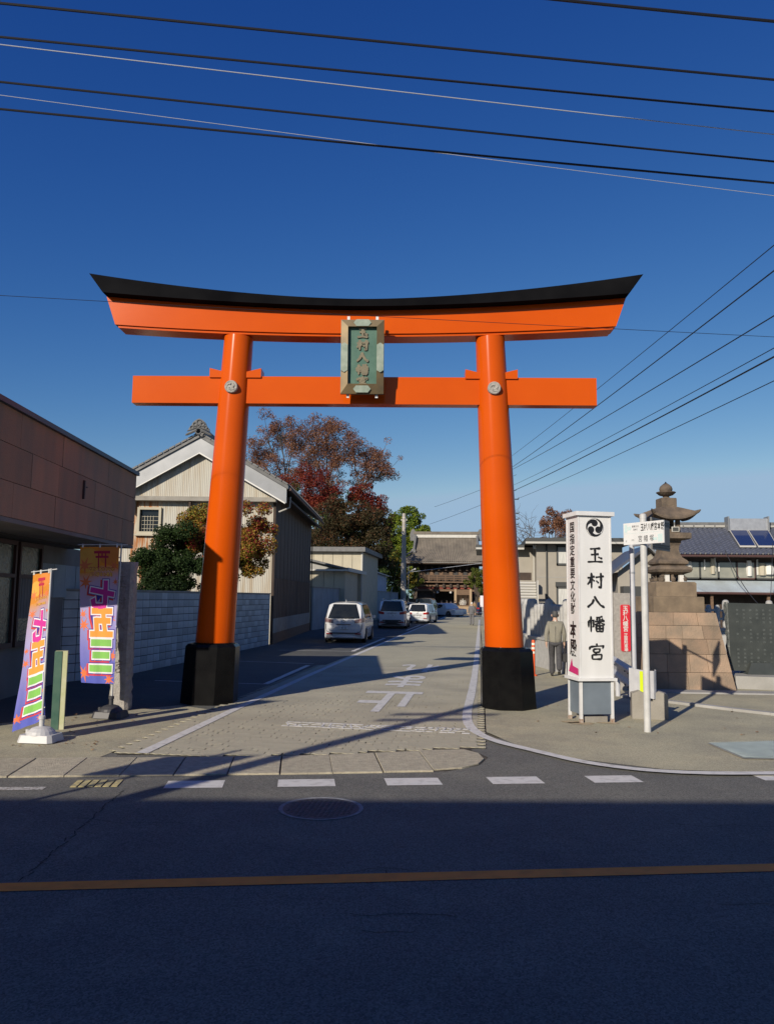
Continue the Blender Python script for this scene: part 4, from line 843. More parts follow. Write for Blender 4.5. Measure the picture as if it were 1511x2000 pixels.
# ================================================================== SHRINE GATE
GY = 104.; gx0, gx1 = aty(806, 1040, GY).x, aty(938, 1040, GY).x; GX = (gx0+gx1)/2; GW = (gx1-gx0)/2
gate = empty('shrine_gate', (GX, GY, 0), 0, 'old two storey wooden shrine gate with a big grey tiled roof, ending the driveway', 'shrine gate')
def gb(x0, x1, y0, y1, z0, z1): return MB().box((GX+(x0+x1)/2, GY+(y0+y1)/2, (z0+z1)/2), (abs(x1-x0), abs(y1-y0), abs(z1-z0)))
ZR = 10.0; ZE_ = 6.55; EW = 5.75; D0 = 3.6
def roofpt(u, v):   # v 0 ridge .. 1 eave ; u -1..1
    wv = GW*.93+(EW-GW*.93)*max(0, (v-.45)/.55)**1.3 if True else 0
    x = u*wv; z = ZR-(ZR-ZE_)*(v**.78)+.35*max(0, v-.8)/.2*abs(u)**6; y = -D0*v*1.0
    return x, y, z
mb = MB(); nu, nv = 168, 14
for sgn in (-1, 1):
    base = len(mb.v)
    for j in range(nv+1):
        for i in range(nu+1):
            u = -1+2*i/nu; x, y, z = roofpt(u, j/nv); mb.v.append((GX+x, GY+sgn*(-y), z+.07*(1 if i % 4 < 2 else 0)+.015*(j % 2)))
    for j in range(nv):
        for i in range(nu): a = base+j*(nu+1)+i; mb.f.append((a, a+1, a+nu+2, a+nu+1) if sgn < 0 else (a+nu+1, a+nu+2, a+1, a))
obj('roof_tiles', mb, M['tile_g'], gate, kind='stuff')
mb = MB(); mb.prism([(-EW, ZE_-.02), (-EW, ZE_-.25), (EW, ZE_-.25), (EW, ZE_-.02)], -GY-D0+.02-.0, -GY+D0, Matrix.Translation((GX, 0, 0)) @ Matrix.Rotation(R(90), 4, 'X')); obj('eave_board', mb, M['wood_d'], gate, recalc=True)
mb = MB()
for k in range(92): mb.box((GX-EW+.1+k*.125, GY-D0-.03, ZE_-.06), (.07, .10, .07))
obj('rafter_ends', mb, M['frame_l'], gate, kind='stuff')
mb = MB()
for s in (-1, 1): mb.add([(GX+s*GW*.93, GY-1.8, ZR-2.2), (GX+s*GW*.93, GY+1.8, ZR-2.2), (GX+s*GW*.93, GY, ZR)], [(0, 1, 2)])
obj('gable', mb, M['wood_d'], gate)
obj('ridge_plaster', gb(-GW+.35, GW-.35, -.22, .22, ZR-.08, ZR+.38), M['plaster'], gate)
obj('ridge_cap', gb(-GW+.15, GW-.15, -.34, .34, ZR+.38, ZR+.72), M['tile_g'], gate)
for s in (-1, 1):
    mb = MB(); mb.prism([(-.36, -.5), (-.42, .3), (-.3, .75), (-.12, 1.05), (.12, 1.05), (.3, .75), (.42, .3), (.36, -.5)], -.18, .18, Matrix.Translation((GX+s*(GW-.05), GY-.1, ZR)) @ Matrix.Rotation(R(90), 4, 'X'))
    obj('ridge_ornament', mb, M['tile_r'], gate, recalc=True)
    mb = MB(); mb.tube([(GX+s*GW*.90, GY-.3, ZR+.1), (GX+s*GW*.92, GY-1.4, ZR-1.15), (GX+s*GW*.93, GY-2.0, ZR-1.95)], .17, 8); mb.tube([(GX+s*GW*.93, GY-2.0, ZR-1.9), (GX+s*EW*.97, GY-3.5, ZE_+.55)], .13, 8); obj('descending_ridge', mb, M['tile_r'], gate)
    mb = MB(); mb.prism([(-.3, 0), (-.3, .35), (0, .6), (.3, .35), (.3, 0)], -.1, .1, Matrix.Translation((GX+s*GW*.94, GY-2.15, ZR-2.2)) @ Matrix.Rotation(R(90), 4, 'X')); obj('roof_ornament', mb, M['tile_r'], gate, recalc=True)
obj('upper_wall', gb(-4.3, 4.3, -1.6, 1.6, 4.1, ZE_-.25), M['wood_d'], gate)
for k in range(9): obj('bracket', gb(-3.7+k*.9, -3.45+k*.9, -2.2, -1.6, 5.5, 6.2), M['wood_d'], gate)
for k in range(11):
    if k != 5: obj('lattice_window', gb(-3.3+k*.62, -2.85+k*.62, -1.66, -1.60, 4.9, 5.4), M['mortar'] if k % 2 else M['wood'], gate)
obj('upper_beam', gb(-4.6, 4.6, -1.78, -1.6, 5.45, 5.52), M['wood'], gate)
obj('balcony_floor', gb(-4.3, 4.3, -2.6, 2.4, 3.95, 4.1), M['wood'], gate)
for z in (4.35, 4.6, 4.85): obj('balcony_rail', gb(-4.3, 4.3, -2.6, -2.52, z, z+.08), M['wood'], gate)
for k in range(9): obj('balcony_post', gb(-4.3+k*1.065, -4.22+k*1.065, -2.62, -2.5, 4.1, 4.95), M['wood'], gate)
obj('beam', gb(-4.3, 4.3, -2.0, -1.7, 3.45, 3.7), M['wood'], gate); obj('beam', gb(-4.0, 4.0, -1.9, -1.6, 3.15, 3.35), M['wood_r'], gate)
obj('beam', gb(-4.0, 4.0, -1.9, -1.65, 2.85, 3.1), M['wood'], gate); obj('lower_wall', gb(-4.0, -1.75, -1.5, 1.5, 0, 3.9), M['wood_d'], gate)  # left bay filled with a dark block that stands for its shade
for x in (-3.95, -1.5, 1.25, 3.2): obj('post', gb(x-.15, x+.15, -1.95, -1.65, .2, 3.15), M['wood_l'] if x > 0 else M['wood_d'], gate)  # left posts take dark wood: the shade over that bay, put into colour
for k in range(6): obj('bracket_block', gb(-1.3+k*.9, -1.0+k*.9, -2.3, -1.7, 3.3, 3.9), M['wood_d'], gate)
obj('alcove', gb(1.4, 3.05, -1.0, -.9, .2, 2.9), M['wood_d'], gate); obj('alcove_panel', gb(1.42, 3.05, -1.9, -1.75, .22, 1.0), M['wood_l'], gate); obj('alcove_ledge', gb(1.4, 3.05, -1.98, -1.7, 1.0, 1.12), M['wood'], gate)
obj('alcove_lintel', gb(1.4, 3.05, -1.9, -1.75, 2.4, 2.85), M['wood'], gate)
for k in range(10): obj('lattice_bar', gb(1.5+k*.16, 1.53+k*.16, -1.85, -1.82, 1.12, 2.4), M['wood'], gate)
mb = MB(); mb.tube([(GX+2.2, GY-1.3, 1.1), (GX+2.2, GY-1.3, 1.35), (GX+2.2, GY-1.3, 1.7)], [.45, .38, .16], 9); mb.tube([(GX+2.2, GY-1.3, 1.68), (GX+2.2, GY-1.3, 1.95)], [.12, .08], 8); mb.tube([(GX+1.8, GY-1.35, 1.3), (GX+1.95, GY-1.35, 1.75)], .1, 6); mb.tube([(GX+2.6, GY-1.35, 1.3), (GX+2.45, GY-1.35, 1.75)], .1, 6)
obj('white_guardian_figure', mb, M['plaster'], gate)
obj('stone_step', gb(-4.6, 4.2, -2.7, 2.5, 0, .2), M['conc'], gate)
for x in (-.85, .85): mb = MB(); mb.lathe([(.05, 0), (.14, .05), (.16, .15), (.14, .25), (.05, .3)], 12, Matrix.Translation((GX-.2+x, GY-2., 2.55))); obj('lamp', mb, M['plaster'], gate, smooth=True)
obj('interior_shade_wall', gb(-4.2, 4.2, 1.9, 2.0, .2, 4.2), M['wood_d'], gate)  # dark wall added behind the gate: hides the sky, stands in for interior shade
# small things about the gate
ht = empty('thatched_roof_booth', (-9.5, 101, 0), 0, 'small booth with a brown hipped roof left of the gate, behind the pole', 'booth')
x0, x1 = aty(788, 1150, 100).x, aty(815, 1150, 100).x; mb = MB(); mb.hexa([(x0-.6, 98, 3.0), (x1+.1, 98, 3.0), (x1+.1, 101, 3.0), (x0-.6, 101, 3.0)], [(x0+.2, 99, 4.0), (x1-.6, 99, 4.0), (x1-.6, 100, 4.0), (x0+.2, 100, 4.0)]); obj('roof', mb, mat('brown_bark_roof', (.22, .15, .11), .9), ht, recalc=True)
for x in (x0-.4, x1-.1): obj('post', bx(x, x+.12, 98.2, 98.35, 0, 3.0), M['wood'], ht)
obj('counter', bx(x0-.4, x1, 98.3, 99, 0, 1.9), M['frame_g'], ht)
rt = empty('red_tent', (1, 98, 0), 0, 'stall under a dark red awning right of the gate, half behind the torii pillar', 'stall')
x0, x1 = aty(924, 1160, 98).x, aty(960, 1160, 98).x; mb = MB(); mb.hexa([(x0, 96.8, 2.55), (x1, 96.8, 2.55), (x1, 98.5, 2.55), (x0, 98.5, 2.55)], [(x0+.3, 97.5, 3.1), (x1, 97.5, 3.1), (x1, 98.5, 3.1), (x0+.3, 98.5, 3.1)]); obj('awning', mb, mat('dark_red_cloth', (.17, .02, .03), .8), rt, recalc=True)
obj('board', bx(x0+.3, x1-1.0, 97, 97.05, 1.5, 2.35), mat('ochre_board', (.5, .33, .12), .8), rt)
for x in (x0+.2, x1-.2): obj('post', bx(x, x+.08, 97, 97.08, 0, 2.6), M['frame_g'], rt)
nbp = aty(942, 1190, 88); nb = empty('notice_board', (nbp.x, 88, 0), 0, 'narrow white notice on a pale post beside the torii pillar, near the gate', 'sign')
obj('post', bx(nbp.x-.05, nbp.x+.05, 88, 88.1, 0, 2.2), M['frame_l'], nb); obj('notice', bx(nbp.x-.28, nbp.x+.12, 87.93, 87.98, 1.05, 2.3), mat('pinkish_paper', (.72, .66, .68), .7), nb)
bpy.context.view_layer.update()
# ================================================================== WHITE SIGN PILLAR
q0 = gp(1133, 1413); q1 = gp(1199, 1412); ux = (q1-q0); SW = ux.length; ux.normalize(); SDp = .50; uy = Vector((-ux.y, ux.x, 0)); uz = Vector((0, 0, 1)); SC = (q0+q1)/2+uy*SDp/2
sg = empty('sign_pillar', SC, math.atan2(ux.y, ux.x), 'tall white four sided sign pillar with black brush characters and round crest', 'sign')
def sb_(u0, u1, v0, v1, z0, z1, mb=None):
    mb = mb or MB(); o = q0
    mb.hexa([o+ux*u0+uy*v0+uz*z0, o+ux*u1+uy*v0+uz*z0, o+ux*u1+uy*v1+uz*z0, o+ux*u0+uy*v1+uz*z0], [o+ux*u0+uy*v0+uz*z1, o+ux*u1+uy*v0+uz*z1, o+ux*u1+uy*v1+uz*z1, o+ux*u0+uy*v1+uz*z1]); return mb
for (a, b) in ((0, 0), (SW-.045, 0), (0, SDp-.045), (SW-.045, SDp-.045)):
    obj('leg', sb_(a, a+.045, b, b+.045, 0, .68), M['sign_side'], sg, recalc=True); obj('rusty_foot', sb_(a-.004, a+.049, b-.004, b+.049, 0, .07), M['rust'], sg, recalc=True)
obj('base_panel', sb_(.04, SW-.04, .015, .03, .14, .68), M['sign_grey'], sg, recalc=True)
obj('base_panel', sb_(.015, .03, .045, SDp-.045, .14, .68), M['sign_grey'], sg, recalc=True); obj('base_panel', sb_(SW-.03, SW-.015, .045, SDp-.045, .14, .68), M['sign_grey'], sg, recalc=True)
obj('footing', sb_(.1, SW-.1, .04, SDp-.1, 0, .10), M['conc'], sg, recalc=True)
obj('ledge', sb_(-.045, SW+.045, -.045, SDp+.045, .68, .725), M['sign_side'], sg, recalc=True)
obj('front_panel', sb_(.022, SW-.022, .004, .03, .725, 3.40), M['sign_white'], sg, recalc=True); obj('side_panel', sb_(.004, .03, .03, SDp-.022, .725, 3.40), M['sign_white'], sg, recalc=True)
obj('back_panel', sb_(.03, SW-.004, .05, SDp-.004, .725, 3.40), M['sign_white'], sg, recalc=True)
for (a, b) in ((0, 0), (SW-.024, 0), (0, SDp-.024)): obj('corner_trim', sb_(a-.002, a+.026, b-.002, b+.026, .725, 3.40), M['sign_side'], sg, recalc=True)
obj('roof', sb_(-.045, SW+.045, -.045, SDp+.045, 3.40, 3.47), M['sign_side'], sg, recalc=True)
for z in (1.62, 2.45): obj('seam', sb_(.025, SW-.025, .0025, .005, z, z+.004), M['sign_side'], sg, recalc=True)
fo = q0+ux*(SW/2)
for ch, px in (('玉', 1085), ('村', 1134), ('八', 1176), ('幡', 1219), ('宮', 1273)):
    z = aty(1166, px, fo.y).z; mb = MB(); wd, hh = (.30, .27) if ch != '八' else (.31, .22)
    brush(mb, ch, fo+uz*z, ux, uz, wd, hh, .058, .004); obj('character', mb, M['ink'], sg)
cz = aty(1163, 1030, fo.y).z; cr = MB(); o = fo-uy*.003+uz*cz
Rc = .150
for i in range(3):
    a0 = R(90+120*i); hc = Vector((math.cos(a0)*.075, math.sin(a0)*.075)); pts = [hc+Vector((.056*math.cos(t), .056*math.sin(t))) for t in np.linspace(0, 2*math.pi, 20)[:-1]]
    cr.poly([o+ux*p.x+uz*p.y-uy*(.0004*i) for p in pts])
    L = []; Q = []
    for k in range(15):
        t = k/14; a = a0-.1+t*2.0; w2 = .036*(1-t)**.8+.003; rc = .096+.044*min(1, t*1.5); L.append((math.cos(a)*(rc+w2*.9), math.sin(a)*(rc+w2*.9))); Q.append((math.cos(a)*(rc-w2), math.sin(a)*(rc-w2)))
    for k in range(14): cr.poly([o+ux*x+uz*y-uy*(.0006+.0004*i) for x, y in (Q[k], Q[k+1], L[k+1], L[k])])
for k in range(40):
    a, b = 2*math.pi*k/40, 2*math.pi*(k+1)/40
    cr.poly([o+ux*math.cos(t)*r_+uz*math.sin(t)*r_-uy*.0022 for t, r_ in ((a, Rc), (b, Rc), (b, Rc+.004), (a, Rc+.004))][::-1])
obj('crest', cr, M['ink'], sg)
so = q0+uy*(SDp/2)-ux*.0; vx = -uy
tx = MB(); zt = 3.22
for i, ch in enumerate('国指定重要文化財'):
    vs, fs = text2d(ch, .018); c = so-ux*.001+uz*(zt-.195*i); tx.add([c+vx*(x*.20)+uz*(y*.19) for x, y in vs], [tuple(f) for f in fs])
for i, ch in enumerate('本殿'):
    vs, fs = text2d(ch, .03); c = so-ux*.001+uz*(1.50-.30*i); tx.add([c+vx*(x*.27)+uz*(y*.29) for x, y in vs], fs)
obj('side_lettering', tx, M['ink'], sg)
ar = MB(); c = so-ux*.001
ar.poly([c+vx*x+uz*z for x, z in ((-.20, .80), (.19, .76), (.19, .87), (-.02, .90))][::1]); ar.poly([c-ux*.001+vx*x+uz*z for x, z in ((-.20, .80), (-.02, .86), (-.07, 1.02))][::1]); obj('arrow', ar, M['magenta'], sg)
st_ = MB(); rs_ = random.Random(9)
for cx, cy, r_ in [(q0.x+.02, q0.y-.03, .16), (q0.x-.12, q0.y+.10, .13), (q1.x-.1, q1.y-.06, .12)]:
    pts = [(cx+r_*rs_.uniform(.6, 1.25)*math.cos(a)*1.5, cy+r_*rs_.uniform(.6, 1.2)*math.sin(a), .0085) for a in np.linspace(0, 6.283, 22)[:-1]]; st_.poly(pts)
obj('rust_stain', st_, mat('rust_stained_ground', (.34, .25, .14), .9, (.44, .38, .26), 9, .3, 60), bpy.data.objects['pavement'])
# ================================================================== DIRECTION SIGNPOST
pb = gp(1264, 1430); dp = empty('direction_signpost', pb, 0, 'white signpost with a small white direction board lettered in black', 'signpost')
mb = MB(); mb.tube([pb, pb+uz*3.28], .052, 16); mb.lathe([(.054, 3.28), (.054, 3.34), (.03, 3.36)], 16, Matrix.Translation(pb)); obj('post', mb, M['steel_w'], dp, smooth=True)
A0 = aty(1210, 1026, 12.85); A1 = aty(1288, 1012, 12.22); bxv = (A1-A0); bxv.z = 0; PWd = bxv.length; bxv.normalize(); bn = Vector((bxv.y, -bxv.x, 0)); o0 = Vector((A0.x, A0.y, 2.855)); off = (pb-o0).dot(bn); o0 = o0+bn*(off+.075); o0.z = 2.875
mb = MB(); mb.hexa([o0, o0+bxv*PWd, o0+bxv*PWd-bn*.02, o0-bn*.02], [v+uz*.345 for v in (o0, o0+bxv*PWd, o0+bxv*PWd-bn*.02, o0-bn*.02)]); brd = obj('board', mb, M['sign_white'], dp, recalc=True)
mb = MB()
put_text(mb, '玉村八幡宮本殿', o0+bxv*(PWd*.73)+uz*.262+bn*.002, bxv, uz, .125, offset=.016, sx=.52)
obj('lettering', mb, M['ink'], brd); mb = MB()
put_text(mb, '宮 幡 塚', o0+bxv*(PWd*.57)+uz*.085+bn*.002, bxv, uz, .11, offset=.004, sx=.8)
put_text(mb, '社', o0+bxv*(PWd*.07)+uz*.06+bn*.002, bxv, uz, .03); put_text(mb, '文化', o0+bxv*(PWd*.24)+uz*.07+bn*.002, bxv, uz, .03)
put_text(mb, '重要文化', o0+bxv*(PWd*.31)+uz*.285+bn*.002, bxv, uz, .035); put_text(mb, '国指定', o0+bxv*(PWd*.31)+uz*.235+bn*.002, bxv, uz, .03)
obj('small_lettering', mb, M['ink_g'], brd); mb = MB()
for a, b, z0, z1 in ((.03, .10, .20, .32), (.11, .2, .23, .29), (.86, .97, .02, .14), (.72, .84, .05, .09)): c_ = o0+bn*.0015; mb.poly([c_+bxv*(PWd*a)+uz*z0, c_+bxv*(PWd*b)+uz*z0, c_+bxv*(PWd*b)+uz*z1, c_+bxv*(PWd*a)+uz*z1])
c_ = o0+bn*.001; mb.poly([c_+uz*.176+bxv*.01, c_+uz*.176+bxv*(PWd-.01), c_+uz*.180+bxv*(PWd-.01), c_+uz*.180+bxv*.01]); obj('teal_print', mb, M['teal'], brd)
mb = MB()
for z in (2.95, 3.17): mb.tube([pb+uz*z+Vector((.058*math.cos(t), .058*math.sin(t), 0)) for t in np.linspace(0, 6.283, 13)], .008, 5)
obj('clamps', mb, M['steel'], dp)
p2 = Vector((2.73, 14.62, 0)); bs = empty('box_sign', p2, 0, 'grey backed sign on a pale post, standing just behind the white direction board', 'sign')
obj('post', MB().tube([p2, p2+uz*3.05], .045, 14), M['rail'], bs, smooth=True); obj('band', MB().lathe([(.05, 0), (.05, .03)], 12, Matrix.Translation(p2+uz*2.48)), M['steel'], bs)
B0 = aty(1272, 1016, 13.6); B1 = aty(1306, 1009, 14.3); d_ = (B1-B0); d_.z = 0; d_.normalize(); nn = Vector((d_.y, -d_.x, 0)); z0, z1 = 2.86, 3.40
c0_ = Vector((B0.x, B0.y, 0)); c1_ = Vector((B1.x, B1.y, 0))
obj('board', MB().hexa([c0_+uz*z0, c1_+uz*z0, c1_+uz*z0-nn*.03, c0_+uz*z0-nn*.03], [c0_+uz*z1, c1_+uz*z1, c1_+uz*z1-nn*.03, c0_+uz*z1-nn*.03]), mat('sign_back_grey', (.16, .16, .15), .6, (.12, .12, .115), 4), bs, recalc=True)
mb = MB()
for z in (z0+.05, z0+.09, z1-.09, z1-.05): mb.hexa([c0_+uz*z+nn*.01, c1_+uz*z+nn*.01, c1_+uz*z+nn*.002, c0_+uz*z+nn*.002], [c0_+uz*(z+.015)+nn*.01, c1_+uz*(z+.015)+nn*.01, c1_+uz*(z+.015)+nn*.002, c0_+uz*(z+.015)+nn*.002])
obj('stiffener', mb, M['frame_g'], bs, recalc=True); obj('arm', MB().tube([p2+uz*2.98, c0_.lerp(c1_, .5)+uz*2.98], .02, 6), M['steel'], bs)
# ------------------------------------------------------------------ guard rail and its concrete foot
grd = empty('guard_rail', (2.9, 14.2, 0), 0, 'short white guard rail with a rounded end and lime reflective stripe', 'guard rail')
g_a = aty(1237, 1320, 14.35); g_a.z = 0; g_b = aty(1196, 1300, 17.4); g_b.z = 0; dd = (g_b-g_a).normalized(); gn = Vector((dd.y, -dd.x, 0)); gn = gn if gn.dot(Vector((-g_a.x, -g_a.y, 0))) > 0 else -gn
prof = [(.0, .83), (.03, .80), (.075, .775), (.075, .72), (.02, .66), (.02, .58), (.075, .52), (.075, .465), (.03, .44), (.0, .41)]
def railsec(p): return [p+gn*a+uz*z for a, z in prof]
mb = MB(); k = len(prof)
for p in (g_a, g_b): mb.v += [tuple(v) for v in railsec(p)]
mb.f += [(i, i+1, k+i+1, k+i) for i in range(k-1)]; obj('beam', mb, M['rail'], grd, smooth=False)
pe = aty(1276, 1330, 13.95); pe.z = 0; K = 14; ring = []
for i in range(K+1):
    t = i/K; q = g_a+gn*.085-dd*.02; e = q.lerp(pe, min(1, t/.72)); back = Vector((.05, .17, 0))*max(0, (t-.72)/.28)+Vector((.035, 0, 0))*math.sin(max(0, (t-.72)/.28)*math.pi); ring.append(e+back)
mb = MB()
for i, p in enumerate(ring): zz = .02*math.sin(i/K*3.1); mb.v += [tuple(p+uz*(.83-zz)), tuple(p+uz*(.33+zz))]
mb.f = [(2*i, 2*i+1, 2*i+3, 2*i+2) for i in range(K)]; obj('end_sleeve', mb, M['rail'], grd, smooth=True)
for k_ in range(3, 4):
    a, b = ring[4], ring[7]; nx = Vector((-.3, -.95, 0)); mb = MB(); mb.v = [tuple(v+nx*.006+uz*z) for v, z in ((a.lerp(b, .15), .79), (a.lerp(b, .15), .37), (b, .37), (b, .79))]; mb.f = [(0, 1, 2, 3)]; obj('reflective_stripe', mb, M['lime'], grd)
for p in (g_a+dd*.4, g_b-dd*.2): obj('post', MB().tube([p-gn*.07, p-gn*.07+uz*.78], .05, 10), M['rail'], grd)
for p in (.12, .55):
    for z in (.72, .48): obj('bolt', MB().tube([g_a+dd*p+gn*.07+uz*z, g_a+dd*p+gn*.095+uz*z], .014, 8), M['frame_g'], grd)
ca = gp(1234, 1404); cb = gp(1305, 1407); cx_ = (cb-ca).normalized(); cy2 = Vector((-cx_.y, cx_.x, 0)); CL = (cb-ca).length
cf = empty('concrete_block', ca, 0, 'squat concrete foot block with a notched top below the guard rail end', 'concrete block')
mb = MB()
pts = [(0, 0), (CL, 0), (CL, .42), (CL-.14, .47), (CL-.24, .43), (CL*.5+.05, .30), (CL*.5-.05, .30), (.22, .43), (.12, .47), (0, .42)]
n = len(pts); mb.add([ca+cx_*x+uz*z for x, z in pts]+[ca+cx_*x+uz*z+cy2*.32 for x, z in pts], [tuple(range(n)), tuple(range(2*n-1, n-1, -1))]+[((i+1) % n, i, i+n, (i+1) % n+n) for i in range(n)]); obj('block', mb, M['conc'], cf, recalc=True)
# red plate stone
rp = aty(1206, 1360, 18.3); rp.z = 0; rq = rp; r_x = Vector((.98, .2, 0)).normalized(); r_y = Vector((-r_x.y, r_x.x, 0))
rs = empty('parking_sign_pillar', rp, 0, 'grey stone pillar with a red plate of white characters, behind the guard rail', 'sign')
rw = .44
def rb_(u0, u1, v0, v1, z0, z1): return MB().hexa([rp+r_x*u0+r_y*v0+uz*z0, rp+r_x*u1+r_y*v0+uz*z0, rp+r_x*u1+r_y*v1+uz*z0, rp+r_x*u0+r_y*v1+uz*z0], [rp+r_x*u0+r_y*v0+uz*z1, rp+r_x*u1+r_y*v0+uz*z1, rp+r_x*u1+r_y*v1+uz*z1, rp+r_x*u0+r_y*v1+uz*z1])
obj('pillar', rb_(-.06, rw, 0, .35, 0, 2.16), M['granite'], rs, recalc=True)
pr = MB(); z0, z1 = .86, 1.90; xa, xb = .09, .31; rr = .04; pts = []
for cx, cz_, a0 in ((xb-rr, z1-rr, 0), (xa+rr, z1-rr, 90), (xa+rr, z0+rr, 180), (xb-rr, z0+rr, 270)):
    for k in range(5): a = R(a0+k*22.5); pts.append((cx+rr*math.cos(a), cz_+rr*math.sin(a)))
n = len(pts); pr.add([rp+r_x*x-r_y*.018+uz*z for x, z in pts]+[rp+r_x*x-r_y*.001+uz*z for x, z in pts], [tuple(range(n))]+[((i+1) % n, i, i+n, (i+1) % n+n) for i in range(n)]); pl2 = obj('red_plate', pr, M['red'], rs, recalc=True)
mb = MB(); put_text(mb, '玉村八幡宮', rp+r_x*.20-r_y*.022+uz*1.82, r_x, uz, .125, .115, True, .02); put_text(mb, '正面駐車場', rp+r_x*.20-r_y*.022+uz*1.225, r_x, uz, .09, .082, True, .02); obj('lettering', mb, M['letter_w'], pl2)
# bollard
bp = Vector((1.40, 21.2, 0)); bo = empty('striped_bollard', bp, 0, 'orange flexible bollard with white bands right of the torii pillar', 'bollard')
obj('post', MB().lathe([(.10, 0), (.10, .03), (.045, .05), (.045, .90), (.035, .93)], 16, Matrix.Translation(bp)), M['cone_or'], bo, smooth=True)
for z in (.58, .69, .80): obj('reflective_band', MB().lathe([(.047, 0), (.047, .055)], 16, Matrix.Translation(bp+uz*z)), M['reflect_w'], bo, smooth=True)
# ================================================================== STONE LANTERN ON ITS PYRAMID
ya = R(9); lx = Vector((math.cos(ya), math.sin(ya), 0)); ly = Vector((-lx.y, lx.x, 0)); LR = Vector((5.73, 18.76, 0)); BW = 2.14; HT = 1.74; INS = .29
LC = LR-lx*(BW/2)+ly*(BW/2); lan = empty('stone_lantern', LC, ya, 'old brown stone lantern with upswept roof on a stepped pyramid of stone blocks', 'stone lantern')
def lq(u, v, z): return LC+lx*u+ly*v+uz*z
obj('core', MB().hexa([lq(x*(BW/2-.06), y*(BW/2-.06), 0) for x, y in ((-1, -1), (1, -1), (1, 1), (-1, 1))], [lq(x*(BW/2-INS-.06), y*(BW/2-INS-.06), HT-.02) for x, y in ((-1, -1), (1, -1), (1, 1), (-1, 1))]), M['mortar'], lan, recalc=True)
zs = [0, .40, .80, 1.14, 1.44, 1.74]
for r in range(5):
    z0, z1 = zs[r], zs[r+1]; h0 = BW/2-INS*z0/HT; h1 = BW/2-INS*z1/HT
    for side in range(4):
        rot = [(1, 0, 0, 1), (0, -1, 1, 0), (-1, 0, 0, -1), (0, 1, -1, 0)][side]
        def lf2(u, v, z): a, b, c, d = rot; return lq(a*u+b*v, c*u+d*v, z)
        n = (4, 4, 4, 4, 3)[r] if side == 0 else 3; cuts = sorted([-1, 1]+[(-1+2*k/n)+random.uniform(-.1, .1) for k in range(1, n)])
        for a, b in zip(cuts, cuts[1:]):
            g = .004; pr_ = random.uniform(-.006, .006); a0_, a1_ = a*h0+(g if a > -1 else 0), a*h1+(g if a > -1 else 0); b0_, b1_ = b*h0-(g if b < 1 else 0), b*h1-(g if b < 1 else 0); t = .12
            if side % 2: a0_ = max(a0_, -h0+t); b0_ = min(b0_, h0-t); a1_ = max(a1_, -h1+t); b1_ = min(b1_, h1-t)
            mb = MB().hexa([lf2(a0_, -h0-pr_, z0+g), lf2(b0_, -h0-pr_, z0+g), lf2(b0_, -h0+t, z0+g), lf2(a0_, -h0+t, z0+g)], [lf2(a1_, -h1-pr_, z1-g), lf2(b1_, -h1-pr_, z1-g), lf2(b1_, -h1+t, z1-g), lf2(a1_, -h1+t, z1-g)])
            obj('stone', mb, M['stone_p'], lan, recalc=True)
def lbk(hw, z0, z1, m, bev=.015, nm='slab_stone', hw2=None):
    hw2 = hw2 or hw; pts = lambda h, z: [lq(x*h, y*h, z) for x, y in ((-1, -1), (1, -1), (1, 1), (-1, 1))]
    mb = MB(); P0 = pts(hw, z0); P1 = pts(hw2, z1-bev); P2 = pts(hw2-bev, z1); mb.add(P0+P1+P2, [(3, 2, 1, 0), (8, 9, 10, 11)]+[(i, (i+1) % 4, (i+1) % 4+4, i+4) for i in range(4)]+[(i+4, (i+1) % 4+4, (i+1) % 4+8, i+8) for i in range(4)]); return obj(nm, mb, m, lan)
lbk(.60, 1.74, 2.10, M['stone']); lbk(.48, 2.104, 2.45, M['stone'], .03)
# clawed foot
for x, y in ((-1, -1), (1, -1), (1, 1), (-1, 1), (0, -1), (0, 1), (1, 0), (-1, 0)):
    k = .27 if x and y else .30
    obj('claw_foot', MB().tube([lq(x*k, y*k, 2.47), lq(x*k*1.02, y*k*1.02, 2.52), lq(x*k*.92, y*k*.92, 2.56), lq(x*k*.78, y*k*.78, 2.66)], [.07, .085, .06, .075] if x and y else [.05, .06, .04, .05], 9), M['lstone'], lan, smooth=True)
sq = lambda prof, nm, n=4, sm=False: obj(nm, MB().lathe([(r*math.sqrt(2) if n == 4 else r, z) for r, z in prof], n, Matrix.Translation(LC) @ Matrix.Rotation(ya, 4, 'Z')), M['lstone'], lan, smooth=sm)
sq([(.25, 2.62), (.40, 2.68), (.43, 2.74), (.40, 2.80), (.30, 2.84)], 'foot_slab')
sq([(.30, 2.845), (.355, 2.88), (.36, 2.93), (.33, 2.97), (.26, 3.03), (.215, 3.12), (.20, 3.22), (.21, 3.32), (.24, 3.38), (.25, 3.385)], 'shaft')
sq([(.24, 3.39), (.24, 3.42), (.27, 3.45)], 'collar'); sq([(.36, 3.455), (.42, 3.48), (.42, 3.61), (.40, 3.62)], 'platform')
for x, y in ((-1, -1), (1, -1), (1, 1), (-1, 1)):
    c = lq(x*.19, y*.19, 0); obj('fire_box_post', MB().hexa([c+lx*a*.045+ly*b*.045+uz*3.62 for a, b in ((-1, -1), (1, -1), (1, 1), (-1, 1))], [c+lx*a*.045+ly*b*.045+uz*3.98 for a, b in ((-1, -1), (1, -1), (1, 1), (-1, 1))]), M['lstone'], lan, recalc=True)
obj('fire_box_sill', MB().hexa([lq(x*.15, y*.15, 3.62) for x, y in ((-1, -1), (1, -1), (1, 1), (-1, 1))], [lq(x*.15, y*.15, 3.72) for x, y in ((-1, -1), (1, -1), (1, 1), (-1, 1))]), M['lstone'], lan, recalc=True)
mb = MB(); N = 48; rings = []
